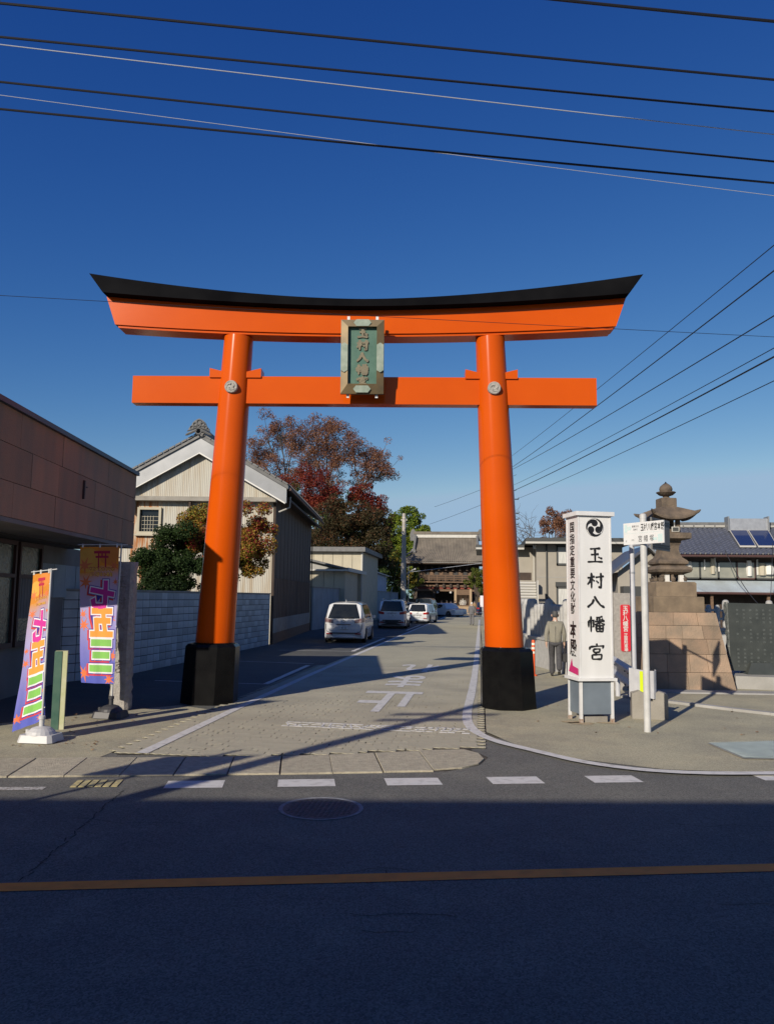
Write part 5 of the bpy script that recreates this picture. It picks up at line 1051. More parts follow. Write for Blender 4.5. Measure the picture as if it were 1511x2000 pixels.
def roofr(t, a):   # t 0 centre..1 edge ; square outline with upswept corners
    c, s = math.cos(a), math.sin(a); sqd = 1/max(abs(c), abs(s)); corner = (sqd-1)/(math.sqrt(2)-1); rad = .46*(sqd*.9+.1)*t*(1+.20*corner*t); z = 4.30-.28*t**2.1-.03*t+.13*corner**1.6*t**3; return c*rad, s*rad, z
for j in range(9):
    t = .28+.72*j/8
    for i in range(N): x, y, z = roofr(t, 2*math.pi*i/N); mb.v.append(tuple(lq(x, y, z)))
for j in range(4):
    t = (1, .98, .8, .4)[j]; dzz = (-.035, -.07, -.10, -.08)[j]
    for i in range(N): x, y, z = roofr(t, 2*math.pi*i/N); zb = 3.93 if j == 3 else z*1.0+dzz; mb.v.append(tuple(lq(x, y, min(zb, z-.02) if j < 3 else 3.95)))
for j in range(12):
    for i in range(N): mb.f.append((j*N+i, j*N+(i+1) % N, (j+1)*N+(i+1) % N, (j+1)*N+i))
mb.f += [tuple(range(N-1, -1, -1)), tuple(range(12*N, 13*N))]; obj('roof', mb, M['lstone'], lan, smooth=True, recalc=True)
for x, y in ((-1, -1), (1, -1), (1, 1), (-1, 1)): X, Y_, Z = roofr(1, math.atan2(y, x)); obj('roof_tip', MB().tube([lq(X*.93, Y_*.93, Z-.03), lq(X*1.04, Y_*1.04, Z+.0), lq(X*1.10, Y_*1.10, Z+.03)], [.05, .035, .012], 8), M['lstone'], lan, smooth=True)
sq([(.185, 4.24), (.185, 4.46), (.17, 4.475)], 'finial_block')
obj('lotus', MB().lathe([(.12, 4.475), (.07, 4.51), (.08, 4.53), (.16, 4.555), (.235, 4.62), (.22, 4.635), (.14, 4.60), (.1, 4.60)], 20, Matrix.Translation(LC)), M['lstone'], lan, smooth=True)
obj('jewel', MB().lathe([(.10, 4.60), (.145, 4.65), (.155, 4.71), (.135, 4.77), (.08, 4.82), (.02, 4.86), (.012, 4.885)], 20, Matrix.Translation(LC)), M['lstone'], lan, smooth=True)
fl = LC+lx*.06-ly*.36+uz*3.625; fd = empty('small_floodlight', fl, 0, 'small white framed lamp on the lantern platform', 'lamp'); obj('housing', MB().box(fl+Vector((0, 0, .07)), (.17, .06, .12)), M['frame_l'], fd); obj('lens', MB().box(fl+Vector((0, -.033, .07)), (.13, .01, .085)), M['frame_g'], fd)
for x in (-.15, .19): obj('white_block', MB().box(lq(x, -.30, 2.53), (.10, .08, .16), ya), M['letter_w'], lan)
# ------------------------------------------------------------------ stele, ledge
led = MB(); led.hexa([(5.86, 19.25, 0), (9.5, 18.75, 0), (10, 22.2, 0), (5.5, 22.2, 0)], [(5.88, 19.29, .29), (9.5, 18.79, .29), (10, 22.2, .29), (5.5, 22.2, .29)]); obj('concrete_ledge', led, M['conc_w'], kind='structure', recalc=True)
led = MB(); led.hexa([(3.4, 17.9, 0), (9.6, 18.45, 0), (9.6, 18.8, 0), (3.4, 18.5, 0)], [(3.4, 17.92, .03), (9.6, 18.47, .03), (9.6, 18.8, .03), (3.4, 18.5, .03)]); obj('kerb', led, M['conc_w'], kind='structure', recalc=True)
sA = aty(1429, 1290, 19.9); te = empty('inscribed_stele', (sA.x+.9, 19.9, .29), R(4), 'dark slate stele with rows of engraved characters at the right edge', 'stele')
sx = Vector((math.cos(R(4)), math.sin(R(4)), 0)); sy_ = Vector((-sx.y, sx.x, 0)); s0 = Vector((sA.x-.02, 19.9, 0))
obj('slab', MB().hexa([s0+uz*.36, s0+sx*1.9+uz*.36, s0+sx*1.9+sy_*.14+uz*.36, s0+sy_*.14+uz*.36], [s0+uz*1.97-sx*.04, s0+sx*1.9+uz*1.95, s0+sx*1.9+sy_*.14+uz*1.95, s0+sy_*.14+uz*1.97-sx*.04]), M['slate'], te, recalc=True)
mb = MB(); N = 22; v = []
for k in range(N+1):
    z = .33+1.66*k/N; v += [s0+uz*z-sx*(random.uniform(.02, .05)+.04*k/N)+sy_*.02, s0+uz*z-sx*(.01+.035*k/N)-sy_*.004, s0+uz*z-sx*(random.uniform(.03, .07)+.04*k/N)+sy_*.13]
mb.add(v, [(3*k, 3*k+1, 3*k+4, 3*k+3) for k in range(N)]+[(3*k+2, 3*k, 3*k+3, 3*k+5) for k in range(N)]); obj('rough_edge', mb, M['slate_e'], te, recalc=True)
mb = MB(); chars = '奉納昭和記念碑建立年月日氏子総代役員一同大石村長会社有志寄進金'
for row in range(15):
    if row in (4, 9): continue
    for col_ in range(11):
        if random.random() < .14: continue
        vs, fs = text2d(chars[(row*5+col_*3) % len(chars)], .0, res=1); c = s0+sx*(.17+col_*.155)+uz*(1.80-row*.094)-sy_*.003; mb.add([c+sx*(x*.062)+uz*(y*.055) for x, y in vs], fs)
obj('engraved_text', mb, M['engrave'], te, kind='stuff')
fc = s0+sx*.62; obj('foot_stone', MB().hexa([fc+sx*a+sy_*b+uz*.29 for a, b in ((-.32, -.18), (.36, -.18), (.36, .3), (-.32, .3))], [fc+sx*a+sy_*b+uz*.56 for a, b in ((-.20, -.12), (.27, -.12), (.27, -.01), (-.20, -.01))]), M['slate'], te, recalc=True)
# ------------------------------------------------------------------ tamagaki stone fences
def tamagaki(label, a, b, zb, zt, pitch=.30, w_=.17, last=None):
    a, b = Vector((*a, 0)), Vector((*b, 0)); d = b-a; L_ = d.length; d.normalize(); n = Vector((-d.y, d.x, 0)); rz = math.atan2(d.y, d.x)
    t = empty('stone_fence', a, rz, label, 'stone fence')
    if zb > .1: obj('base_wall', MB().hexa([a-n*.22, b-n*.22, b+n*.22, a+n*.22], [a-n*.15+uz*zb, b-n*.15+uz*zb, b+n*.15+uz*zb, a+n*.15+uz*zb]), M['fence_stone'], t, recalc=True)
    obj('coping', MB().hexa([a-n*.18+uz*zb, b-n*.18+uz*zb, b+n*.18+uz*zb, a+n*.18+uz*zb], [a-n*.18+uz*(zb+.07), b-n*.18+uz*(zb+.07), b+n*.18+uz*(zb+.07), a+n*.18+uz*(zb+.07)]), M['fence_stone'], t, recalc=True)
    h = zt-zb-.07; pm_ = MB(); q = w_/2; k = q*.35; pm_.prism([(q, -q), (q, q), (-q, q), (-q, -q)], 0, h-.05); me = pm_.mesh('post', M['fence_stone'])
    pm_ = MB(); pm_.lathe([(q*1.0, 0), (q*1.02, h-.09), (q*.85, h-.03), (q*.4, h)], 12); me = pm_.mesh('post', M['fence_stone'], smooth=True); big = MB(); big.lathe([(q*1.35, 0), (q*1.35, h+.05), (q*1.1, h+.12), (q*.5, h+.15)], 12); meb = big.mesh('post', M['fence_stone'], smooth=True)
    k = 0; x = .1
    while x < L_: piece('post', meb if k % 5 == 0 else me, t, (x, 0, zb+.07)); x += pitch; k += 1
    for zz in (zb+.07+h*.35, zb+.07+h*.72): obj('rail', MB().hexa([a-n*.035+uz*zz, b-n*.035+uz*zz, b+n*.035+uz*zz, a+n*.035+uz*zz], [a-n*.035+uz*(zz+.07), b-n*.035+uz*(zz+.07), b+n*.035+uz*(zz+.07), a+n*.035+uz*(zz+.07)]), M['fence_stone'], t, recalc=True)
    return t
tamagaki('white granite fence flaring beside the driveway behind the walking man', (1.66, 25.3), (2.45, 22.0), .80, 1.86)
tamagaki('white granite fence hidden between the sign pillar and the lantern', (2.47, 21.9), (3.3, 20.2), .80, 1.86)
tamagaki('long white granite fence running along the driveway to the gate', (1.62, 25.7), (1.7, 60), .80, 1.86, .42)
tamagaki('white granite fence behind the lantern and the slate stele', (5.9, 24.4), (13, 24.0), 1.15, 1.90, .24, .15)
# ================================================================== BEIGE APARTMENT
AY = 50.; ap = empty('beige_apartment', (aty(1075, 1150, AY).x, AY, 0), 0, 'beige two storey apartment block with dark grey eaves and curtained windows', 'apartment block')
ax0 = aty(1047, 1100, AY).x; ax1 = aty(1215, 1100, AY).x; zt = aty(1080, 1063, AY).z
obj('wall', bx(ax0, ax1, AY, AY+8, 0, zt), M['beige'], ap); bxL = aty(1005, 1100, AY+1.5).x-2
obj('wing_wall', bx(bxL, ax0, AY+1.5, AY+9, 0, zt-.1), M['beige'], ap)
zt2 = aty(1080, 1048, AY).z
mb = MB(); mb.hexa([(ax0-.7, AY-.8, zt), (ax1+.5, AY-.8, zt), (ax1+.5, AY+8.5, zt), (ax0-.7, AY+8.5, zt)], [(ax0-.7, AY-.8, zt+.35), (ax1+.5, AY-.8, zt+.35), (ax1+.5, AY+8.5, zt+.35), (ax0-.7, AY+8.5, zt+.35)]); obj('roof', mb, M['frame_g'], ap, recalc=True)
obj('gutter', bx(ax0-.72, ax1+.52, AY-.95, AY-.8, zt-.02, zt+.10), M['frame_l'], ap); obj('wing_roof', bx(bxL-.5, ax0-.7, AY+.7, AY+9, zt-.25, zt+.0), M['frame_g'], ap); obj('gutter', bx(bxL-.5, ax0-.72, AY+.62, AY+.7, zt-.3, zt-.18), M['frame_l'], ap)
for (xa, xb, ya_, yb_) in ((1086, 1128, 1066, 1104), (1086, 1128, 1146, 1186)):
    A_ = aty(xa, yb_, AY); B_ = aty(xb, ya_, AY); f = MB()
    for q in ((A_.x, A_.x+.09, A_.z, B_.z), (B_.x-.09, B_.x, A_.z, B_.z), (A_.x, B_.x, B_.z-.1, B_.z), (A_.x, B_.x, A_.z, A_.z+.12)): bx(q[0], q[1], AY-.09, AY+.0, q[2], q[3], f)
    wf = obj('window', f, M['frame_g'], ap); obj('curtain', bx(A_.x+.09, B_.x-.09, AY-.02, AY-.005, A_.z+.12, B_.z-.1), M['curtain'], wf); mm = (A_.x+B_.x)/2; obj('mullion', bx(mm-.03, mm+.03, AY-.06, AY-.03, A_.z+.1, B_.z-.1), M['frame_g'], wf)
    obj('window_hood', bx(A_.x-.05, B_.x+.05, AY-.14, AY-.0, B_.z+.0, B_.z+.28), M['frame_g'], wf)
for k in range(7): obj('siding', bx(ax0+.02+k*.9, ax0+.9+k*.9, AY-.012, AY-.001, 3.35, 3.39), M['greysid'], ap)
obj('downpipe', MB().tube([(ax0+.62, AY-.08, zt), (ax0+.62, AY-.08, 0)], .05, 6), M['frame_g'], ap)
obj('downpipe', MB().tube([(ax0-.06, AY+1.4, zt-.2), (ax0-.06, AY+1.4, 0)], .05, 6), M['frame_l'], ap)
st0 = aty(1030, 1135, 47).x
for k in range(9):
    z = aty(1030, 1183-k*5.6, 47).z; obj('stair_tread', MB().tube([(st0-.6, 47+.12*k, z), (st0+.52, 47+.12*k, z)], .085, 7), M['frame_l'], ap)
obj('stair_side', bx(st0+.54, st0+.62, 47, 48.5, 0, aty(1030, 1135, 47).z+.05), M['frame_l'], ap); obj('potted_shelf', bx(st0-.6, st0+.3, 48.3, 48.6, aty(1030, 1133, 48).z, aty(1030, 1118, 48).z), M['wood_d'], ap)
obj('downlight', MB().lathe([(.1, 0), (.1, .25), (.05, .3)], 10, Matrix.Translation(aty(1043, 1072, AY-.2))), M['frame_l'], ap)
# house between (behind signs)
h2 = empty('small_white_house', (8, 44, 0), 0, 'pale house with grey gabled roof seen between the sign pillar and the lantern', 'house')
x0, x1 = aty(1205, 1100, 40).x, aty(1292, 1100, 40).x; zA = aty(1250, 1072, 40).z; zB = aty(1250, 1122, 40).z
obj('wall', bx(x0, x1, 40, 46, 0, zB+.1), M['beige'], h2)
xm = aty(1262, 1080, 40).x; mb = MB(); mb.add([(x0, 40.01, zB+.1), (x1+.3, 40.01, zB+.1), (xm, 40.01, zA)], [(0, 1, 2)]); obj('gable', mb, M['beige'], h2)
mb = MB(); mb.hexa([(xm, 39.5, zA+.05), (x1+.9, 39.5, zB-.25), (x1+.9, 46, zB-.25), (xm, 46, zA+.05)], [(xm, 39.5, zA+.2), (x1+.9, 39.5, zB-.1), (x1+.9, 46, zB-.1), (xm, 46, zA+.2)]); obj('roof', mb, M['tinroof'], h2, recalc=True)
mb = MB(); mb.hexa([(x0-.6, 39.5, zB-.2), (xm, 39.5, zA+.05), (xm, 46, zA+.05), (x0-.6, 46, zB-.2)], [(x0-.6, 39.5, zB-.05), (xm, 39.5, zA+.2), (xm, 46, zA+.2), (x0-.6, 46, zB-.05)]); obj('roof', mb, M['tile_b'], h2, recalc=True)
obj('balcony', bx(x0+.1, x0+1.4, 39.0, 40, 1.9, zB-.6), M['frame_g'], h2); obj('door', bx(x1-1.3, x1-.4, 39.93, 39.99, .2, 2.3), M['bluewall'], h2); obj('window', bx(x1-.55, x1-.1, 39.93, 39.99, 2.6, 3.6), M['glass'], h2)
lc = empty('green_locker', (x1-.6, 38, 0), 0, 'pale green cabinet partly hidden by the white signpost', 'cabinet'); obj('body', bx(x1-1.2, x1-.3, 37.5, 38, 0, 2.2), mat('pale_green', (.35, .45, .33), .7), lc); obj('door', bx(x1-1.12, x1-.78, 37.45, 37.5, .2, 2.1), M['frame_g'], lc)
# ================================================================== HOUSE WITH BLUE TILES
HY = 50.; rh = empty('tiled_house', (15, HY, 0), 0, 'two storey house with blue-black tiled roof and a long row of upstairs windows', 'house')
yE = HY-3.2; A_ = aty(1296, 1082, yE); zE2 = A_.z; xL = A_.x; xR = aty(1511, 1082, yE).x+5; zR2 = aty(1400, 1030, HY).z
slopeL = math.hypot(3.2, zR2-zE2); TX, TR = .285, .245; nT = int((xR-xL)/TX); nR = int(slopeL/TR)
mb = MB(); sub = 6; vs = []
for j in range(nR):
    for e in (0, 1):
        t = (j+e*.98)/nR; y = yE+3.2*t; z = zE2+(zR2-zE2)*t+(.035 if e == 0 else .0)
        for i in range(nT*sub+1): vs.append((xL+i*TX/sub, y, z+.035*math.cos(2*math.pi*i/sub)+.012*math.sin(2*math.pi*i/sub)))
W_1 = nT*sub+1; fs = []
for j in range(nR):
    b = 2*j*W_1
    for i in range(W_1-1):
        fs.append((b+i, b+i+1, b+W_1+i+1, b+W_1+i))
        if j: fs.append((b-W_1+i, b-W_1+i+1, b+i+1, b+i))
mb.add(vs, fs); obj('roof_tiles', mb, M['tile_b'], rh, kind='stuff', smooth=False)
mb = MB()
for i in range(nT): mb.lathe([(.055, 0), (.055, .05)], 8, Matrix.Translation((xL+i*TX, yE-.02, zE2+.045)) @ Matrix.Rotation(R(90), 4, 'X'))
obj('eave_tiles', mb, M['tile_r'], rh, kind='stuff')
obj('roof_back', MB().hexa([(xL, yE, zE2-.12), (xR, yE, zE2-.12), (xR, HY, zR2-.12), (xL, HY, zR2-.12)], [(xL, yE, zE2-.05), (xR, yE, zE2-.05), (xR, HY, zR2-.05), (xL, HY, zR2-.05)]), M['wood_d'], rh, recalc=True)
obj('roof_ridge', bx(xL, xR, HY-.15, HY+.15, zR2-.05, zR2+.30), M['tile_r'], rh)
for i in range(int((xR-xL)/.62)): obj('ridge_tile', bx(xL+i*.62+.04, xL+i*.62+.58, HY-.19, HY-.14, zR2+.02, zR2+.10), M['frame_l'], rh)
obj('gutter', MB().tube([(xL-.1, yE-.08, zE2-.1), (xR, yE-.08, zE2-.1)], .07, 8), M['frame_d'], rh)
wY = yE+1.0; zs1 = aty(1400, 1131, wY).z; zs2 = aty(1400, 1097, wY).z; wL = aty(1330, 1100, wY).x
obj('wall', bx(wL-.5, xR-.5, wY+.35, HY+3, 0, zE2), M['greysid'], rh); obj('upper_wall', bx(wL-.5, xR-.5, wY, wY+.3, zs2, zE2+.2), M['wood_d'], rh)
x = wL; k = 0
while x < xR-1.2:
    f = MB(); w1 = 1.02
    for q in ((x, x+.05, zs1, zs2), (x+w1-.05, x+w1, zs1, zs2), (x, x+w1, zs2-.05, zs2), (x, x+w1, zs1, zs1+.08)): bx(q[0], q[1], wY-.03, wY+.03, q[2], q[3], f)
    wf = obj('window', f, M['frame_d'] if k % 4 == 3 else M['frame_g'], rh); obj('pane', bx(x+.05, x+w1-.05, wY+.0, wY+.01, zs1+.08, zs2-.05), mat('hazy_pane', (.20, .20, .17), .12, (.33, .32, .26), 1.3, spec=.8), wf)
    x += w1+.01; k += 1
for (px, py, wd, hh, m_) in ((1395, 1103, .12, .8, 'letter_w'), (1403, 1108, .10, .5, 'letter_w'), (1391, 1106, .3, .9, 'cream'), (1462, 1110, .35, .9, 'letter_w'), (1478, 1108, .14, .9, 'plaster'), (1487, 1112, .5, .7, 'cream'), (1500, 1112, .6, .6, 'letter_w'), (1375, 1103, .1, .6, 'letter_w'), (1345, 1105, .35, .5, 'plaster')):
    c = aty(px, py, wY-.03); obj('laundry', MB().tube([c+uz*hh*.5, c, c-uz*hh*.5], [wd*.35, wd*.5, wd*.4], 7), M[m_], rh, smooth=True)
zc0, zc1 = aty(1400, 1158, yE-1).z, aty(1400, 1134, wY).z; obj('lower_roof', MB().hexa([(wL-1, yE-1.2, zc0), (xR, yE-1.2, zc0), (xR, wY, zc1-.1), (wL-1, wY, zc1-.1)], [(wL-1, yE-1.2, zc0+.07), (xR, yE-1.2, zc0+.07), (xR, wY, zc1), (wL-1, wY, zc1)]), mat('pale_blue_tin', (.50, .58, .62), .55, (.38, .42, .42), 1.2, stretch=(1, .4, 1)), rh, recalc=True)
obj('gutter', MB().tube([(wL-1, yE-1.28, zc0-.02), (xR, yE-1.28, zc0-.02)], .075, 8), M['frame_d'], rh); obj('dark_porch', bx(wL-1, xR, yE-.2, yE, 0, zc0-.05), M['wood_d'], rh)
for x in (wL+1, wL+4, wL+7): obj('porch_post', bx(x, x+.14, yE-1.1, yE-.95, 0, zc0), M['wood'], rh)
sh = empty('solar_water_heater', aty(1460, 1045, HY-1.5), 0, 'solar water heater with a silver tank and two blue panels on the tiled roof', 'solar heater')
def rp_(px, t, up=.12): # point on roof at slope fraction t
    y = yE+3.2*t; z = zE2+(zR2-zE2)*t+up; X = aty(px, 1050, y).x; return Vector((X, y, z))
for a, b in ((1424, 1458), (1460, 1500)):
    p = [rp_(a+19, .18), rp_(b+17, .18), rp_(b, .78), rp_(a, .78)]; obj('panel_frame', MB().hexa(p, [q+uz*.07 for q in p]), M['frame_l'], sh, recalc=True)
    c = sum(p, Vector())/4; p = [c+(q-c)*.93+uz*.075 for q in p]; obj('panel', MB().hexa(p, [q+uz*.01 for q in p]), mat('solar_glass', (.02, .035, .10), .12, spec=.8), sh, recalc=True)
a, b = rp_(1422, .80, .1), rp_(1500, .80, .1); obj('tank', MB().hexa([a, b, b+Vector((0, .6, .1)), a+Vector((0, .6, .1))], [a+uz*.75, b+uz*.75, b+Vector((0, .6, .75)), a+Vector((0, .6, .75))]), M['steel'], sh, recalc=True)
for q in (a, b): obj('tank_end', MB().box(q+Vector((0, .25, .42)), (.08, .75, .9)), M['tinroof'], sh)
# ================================================================== CARS
def car(name, label, loc, heading, L_, Wd, H, paint, style='hatch', group='cars parked along the left side of the driveway', plate=True):
    """rear bumper at y=0, nose at y=L, local frame; heading = rotation about z"""
    t = empty(name, loc, heading, label, 'car', group); hw = Wd/2
    st = dict(van=dict(belt=.56, hood=.55, wsb=.10, wst=.30, rr=.10, roof0=.02), mpv=dict(belt=.58, hood=.58, wsb=.14, wst=.40, rr=.34, roof0=.03), suv=dict(belt=.58, hood=.60, wsb=.24, wst=.42, rr=.26, roof0=.04), hatch=dict(belt=.56, hood=.58, wsb=.25, wst=.45, rr=.30, roof0=.05), sedan=dict(belt=.60, hood=.60, wsb=.26, wst=.46, rr=.95, roof0=.2))[style]
    zb = .20; zbelt = H*st['belt']; zh = H*st['hood']
    def yr(z):
        f = max(0, (z-zbelt)/(H-zbelt)); low = max(0, (zb+.25-z)/.25); return st['rr']*f**1.15+.10*low**2+.04*(1 if z > zbelt else 0)*0
    def ztop(y):
        f = 1-y/L_
        if f < st['wsb']: return zh*(.86+.14*min(1, f/st['wsb']*1.6)**.6)
        if f < st['wst']: k = (f-st['wsb'])/(st['wst']-st['wsb']); return zh+(H-zh)*math.sin(k*math.pi/2)**.9
        return H-.10*(max(0, (.30-y/L_))/.30)**2.2
    def yf(z): return L_-.10*max(0, (z-.55))**1.0-.12*max(0, (.45-z)/.45)**2
    def wid(z, y):
        if z < zbelt: w_ = hw*(.965+.035*math.sin(math.pi*min(1, max(0, (z-zb)/(zbelt-zb)))))
        else: w_ = hw*(.965-(.24 if style == 'mpv' else .19)*((z-zbelt)/(H-zbelt))**1.2)
        e = min(y, L_-y); return w_*(1-.16*max(0, 1-e/.42)**2.2)
    ZL = [zb, zb+.12, .42, (zbelt+.45)/2, zbelt-.03, zbelt+.02]; NS = 30; mb = MB(); rows = []
    for i in range(NS+1):
        s = i/NS; s = .5-.5*math.cos(math.pi*s); row = []
        yy = s*L_; zt = max(ztop(min(max(yy, .3 if s < .3 else 0), L_)), zbelt*.8)
        zl = [min(z, zt*.97) for z in ZL]+[zbelt+(zt-zbelt)*q if zt > zbelt+.05 else zt*.985 for q in (.3, .6, .88)]+[zt if zt > 0 else zbelt]
        half = []
        for z in zl[:-1]: y = yr(z)+(yf(z)-yr(z))*s; half.append((wid(min(z, H), y), y, z))
        z = zl[-1]; y = yr(min(z, H))+(yf(z)-yr(z))*s; w_ = wid(min(z, H)-.0, y); half += [(w_*.90, y, z-.035), (w_*.78, y, z-.004), (0, y, z+.022)]
        row = [(-x, y, z) for x, y, z in half]+[(x, y, z) for x, y, z in half[::-1][1:]]; rows.append(row)
    n = len(rows[0])
    for r_ in rows: mb.v += r_
    for i in range(NS):
        for j in range(n-1): a = i*n+j; mb.f.append((a, a+n, a+n+1, a+1))
        mb.f.append((i*n, i*n+n-1, i*n+n+n-1, i*n+n))
    for base, flip in ((0, 0), (NS*n, 1)):      # end caps as horizontal bands
        m_ = n//2
        for j in range(m_): a, b, c, d = base+j, base+j+1, base+n-2-j, base+n-1-j; mb.f.append((a, b, c, d) if not flip else (d, c, b, a))
    body = obj('body', mb, paint, t, world=False, smooth=True, recalc=True)
    zr0, zr1 = zbelt+.03, H-.10
    def rearpt(u, z, o=.012): y = yr(z); return (u*wid(z, .35)*.93, y-o+.05*abs(u)**4, z)
    mb = MB(); mb.grid(lambda a, b: rearpt((-.88+1.76*a)*(1-.10*b), zr0+(zr1-zr0)*b, .03), 14, 5); obj('rear_window', mb, M['glass'], t, world=False, smooth=True)
    for sx_ in (-1, 1):
        y0w = .55 if style != 'van' else .4; y1w = L_*(1-st['wsb'])-.55; nwin = 3; cuts = np.linspace(y0w, y1w, nwin+1)
        for k in range(nwin):
            ya_, yb_ = cuts[k]+.035, cuts[k+1]-.035
            def sp(a, b):
                y = ya_+(yb_-ya_)*a; zt = ztop(y)-.13; z = zbelt+.04+(max(zt, zbelt+.06)-zbelt-.04)*b; y2 = y+(st['rr']*.55*(b) if k == 0 else 0); return (sx_*(wid(z, 1.)+.008), y2, z)
            mb = MB(); mb.grid(sp, 6, 4); obj('side_window', mb, M['glass'], t, world=False, smooth=True)
        mb = MB(); mb.box((sx_*(hw+.09), y1w-.05, zbelt+.06), (.16, .10, .13), bev=.03); obj('wing_mirror', mb, paint, t, world=False)
        # tail lamp
        mb = MB(); zl0, zl1 = (zbelt-.17, zbelt+.02) if style != 'van' else (.55, .85)
        
        def lampt(a, b):
            z = zl0+(zl1-zl0)*b*(1-.25*(1-a))+(.05*a if style in ('mpv', 'suv') else 0); q = .52+.465*a; m_ = .985*(1-.0); e = (1-q/m_)/.16; y = .42*(1-min(1, max(0, e))**(1/2.2)); return (sx_*(hw*q+.006), y+yr(z)-.016, z)
        mb.grid(lampt, 14, 4)
        obj('tail_lamp', mb, M['lamp_clear'] if style == 'mpv' else M['lamp_red'], t, world=False, smooth=True)
        mb = MB(); mb.box((sx_*hw*.70, -.012, .40), (.26, .03, .05)); obj('rear_reflector', mb, M['lamp_red'], t, world=False)
        for fy in (L_*.20, L_*.81):
            mb = MB(); rwh = .325; mt = Matrix.Translation((sx_*(hw-.10), fy, rwh)) @ Matrix.Rotation(R(90)*sx_, 4, 'Y'); mb.lathe([(rwh-.02, -.10), (rwh, -.07), (rwh, .09), (rwh-.03, .115), (.21, .115)], 24, mt); wh_ = obj('wheel', mb, M['rubber'], t, world=False, smooth=True)
            mb = MB(); mb.lathe([(.205, .10), (.205, .118), (.18, .108), (.05, .116), (.05, .125)], 20, mt)
            obj('rim', mb, M['chrome'], wh_, world=False, smooth=True)
            mb = MB(); mb.lathe([(.385, -.02), (.385, .0)], 24, Matrix.Translation((sx_*(hw-.012), fy, .36)) @ Matrix.Rotation(R(90)*sx_, 4, 'Y')); obj('wheel_arch', mb, M['trim'], t, world=False)
    mb = MB(); mb.grid(lambda a, b: ((-1+2*a)*hw*.93, -.022+.10*abs(-1+2*a)**3+yr(.3), .24+.16*b), 16, 2); obj('rear_bumper_trim', mb, M['trim'] if style in ('suv', 'van') else M['carsilver'], t, world=False)
    if style == 'suv':
        mb = MB(); mb.grid(lambda a, b: ((-1+2*a)*hw*.95, -.03+.10*abs(-1+2*a)**3, .36+.20*b), 16, 2); obj('lower_cladding', mb, M['trim'], t, world=False)
        for sx_ in (-1, 1): obj('bumper_insert', MB().box((sx_*hw*.62, -.05, .47), (.30, .03, .07)), M['chrome'], t, world=False)
        for sx_ in (-1, 1): obj('roof_rail', MB().tube([(sx_*hw*.72, .6, H-.02), (sx_*hw*.72, .8, H+.04), (sx_*hw*.72, L_*.5, H+.04), (sx_*hw*.72, L_*.5+.2, H-.02)], .02, 6), M['chrome'], t, world=False)
    if style == 'mpv':
        mb = MB()
        for sx_ in (-1, 1): mb.tube([(sx_*hw*.62, -.015, .43), (sx_*hw*.82, -.0, .50), (sx_*hw*.87, .02, .62), (sx_*hw*.87, .02, zbelt-.22)], .014, 6)
        mb.tube([(-hw*.62, -.02, .43), (hw*.62, -.02, .43)], .022, 6); obj('bumper_moulding', mb, M['trim'], t, world=False)
    if plate:
        pz = zbelt-.34 if style != 'suv' else zbelt-.2
        mb = MB(); mb.box((0, -.028, pz), (.33, .02, .165)); pp_ = obj('number_plate', mb, M['plate'], t, world=False)
        mb = MB(); txt = {'mpv': '81·22', 'suv': '·· 18', 'hatch': '34-10', 'van': '57-61', 'sedan': '20-05'}[style]; put_text(mb, txt, (0.02, -.040, pz-.03), (1, 0, 0), (0, 0, 1), .10, offset=.01); put_text(mb, '群馬 501', (0, -.040, pz+.05), (1, 0, 0), (0, 0, 1), .045); obj('plate_number', mb, M['plate_t'], pp_, world=False)
        obj('plate_garnish', MB().box((0, -.02, pz+.12), (.62, .03, .035)), M['chrome' if style != 'hatch' else 'trim'], t, world=False)
    mb = MB(); mb.tube([(.07*math.cos(a), -.018, zbelt-.08+.045*math.sin(a)) for a in np.linspace(0, 6.283, 17)], .008, 5); obj('badge', mb, M['chrome'], t, world=False)
    obj('rear_wiper', MB().tube([(.02, yr(zr0)-.05, zr0), (.12, yr(zr0+.02)-.05, zr0+.03), (.42, yr(zr0+.05)-.05, zr0+.06)], .011, 5), M['trim'], t, world=False)
    mb = MB(); mb.add([(0, L_*.16, H), (.0, L_*.16+.12, H), (0, L_*.16-.02, H+.09)], [(0, 1, 2)]); mb.tube([(0, L_*.16, H), (0, L_*.16-.05, H+.10)], [.02, .006], 6); obj('antenna', mb, paint, t, world=False)
    obj('exhaust', MB().tube([(hw*.5, .0, .24), (hw*.5, .3, .24)], .03, 8), M['chrome'], t, world=False); obj('underbody', MB().box((0, L_/2, .22), (Wd*.86, L_*.93, .12)), M['trim'], t, world=False)
    return t
HD = R(2)
car('parked_car', 'white compact minivan parked nearest, its rear half in sun', (-5.80, 33.7, .012), HD, 4.26, 1.78, 1.76, M['carwhite'], 'mpv')
car('parked_car', 'silver sport utility vehicle with roof rails parked behind the white minivan', (-5.52, 49.9, .012), HD, 4.6, 1.86, 1.84, M['carsilver'], 'suv')
c3 = aty(815, 1200, 61); car('parked_car', 'small white hatchback with red tail lamps, right of the silver vehicle', (c3.x, 61, .012), R(-8), 4.0, 1.70, 1.55, M['carwhite'], 'hatch')
c4 = aty(848, 1190, 70); car('parked_car', 'black van standing between the white hatchback and the last white cars', (c4.x-.95, 70, .012), R(-2), 4.6, 1.75, 1.95, M['carblack'], 'van')
c5 = aty(868, 1190, 88); car('parked_car', 'white sedan with its nose pointing into the driveway, last in the row', (c5.x-1.6, 90.5, .012), R(-125), 4.4, 1.75, 1.42, M['carwhite'], 'sedan')
c5 = aty(855, 1190, 82); car('parked_car', 'white sedan mostly hidden behind the black van', (c5.x-1.3, 86.5, .012), R(-125), 4.2, 1.72, 1.42, M['carwhite'], 'sedan')
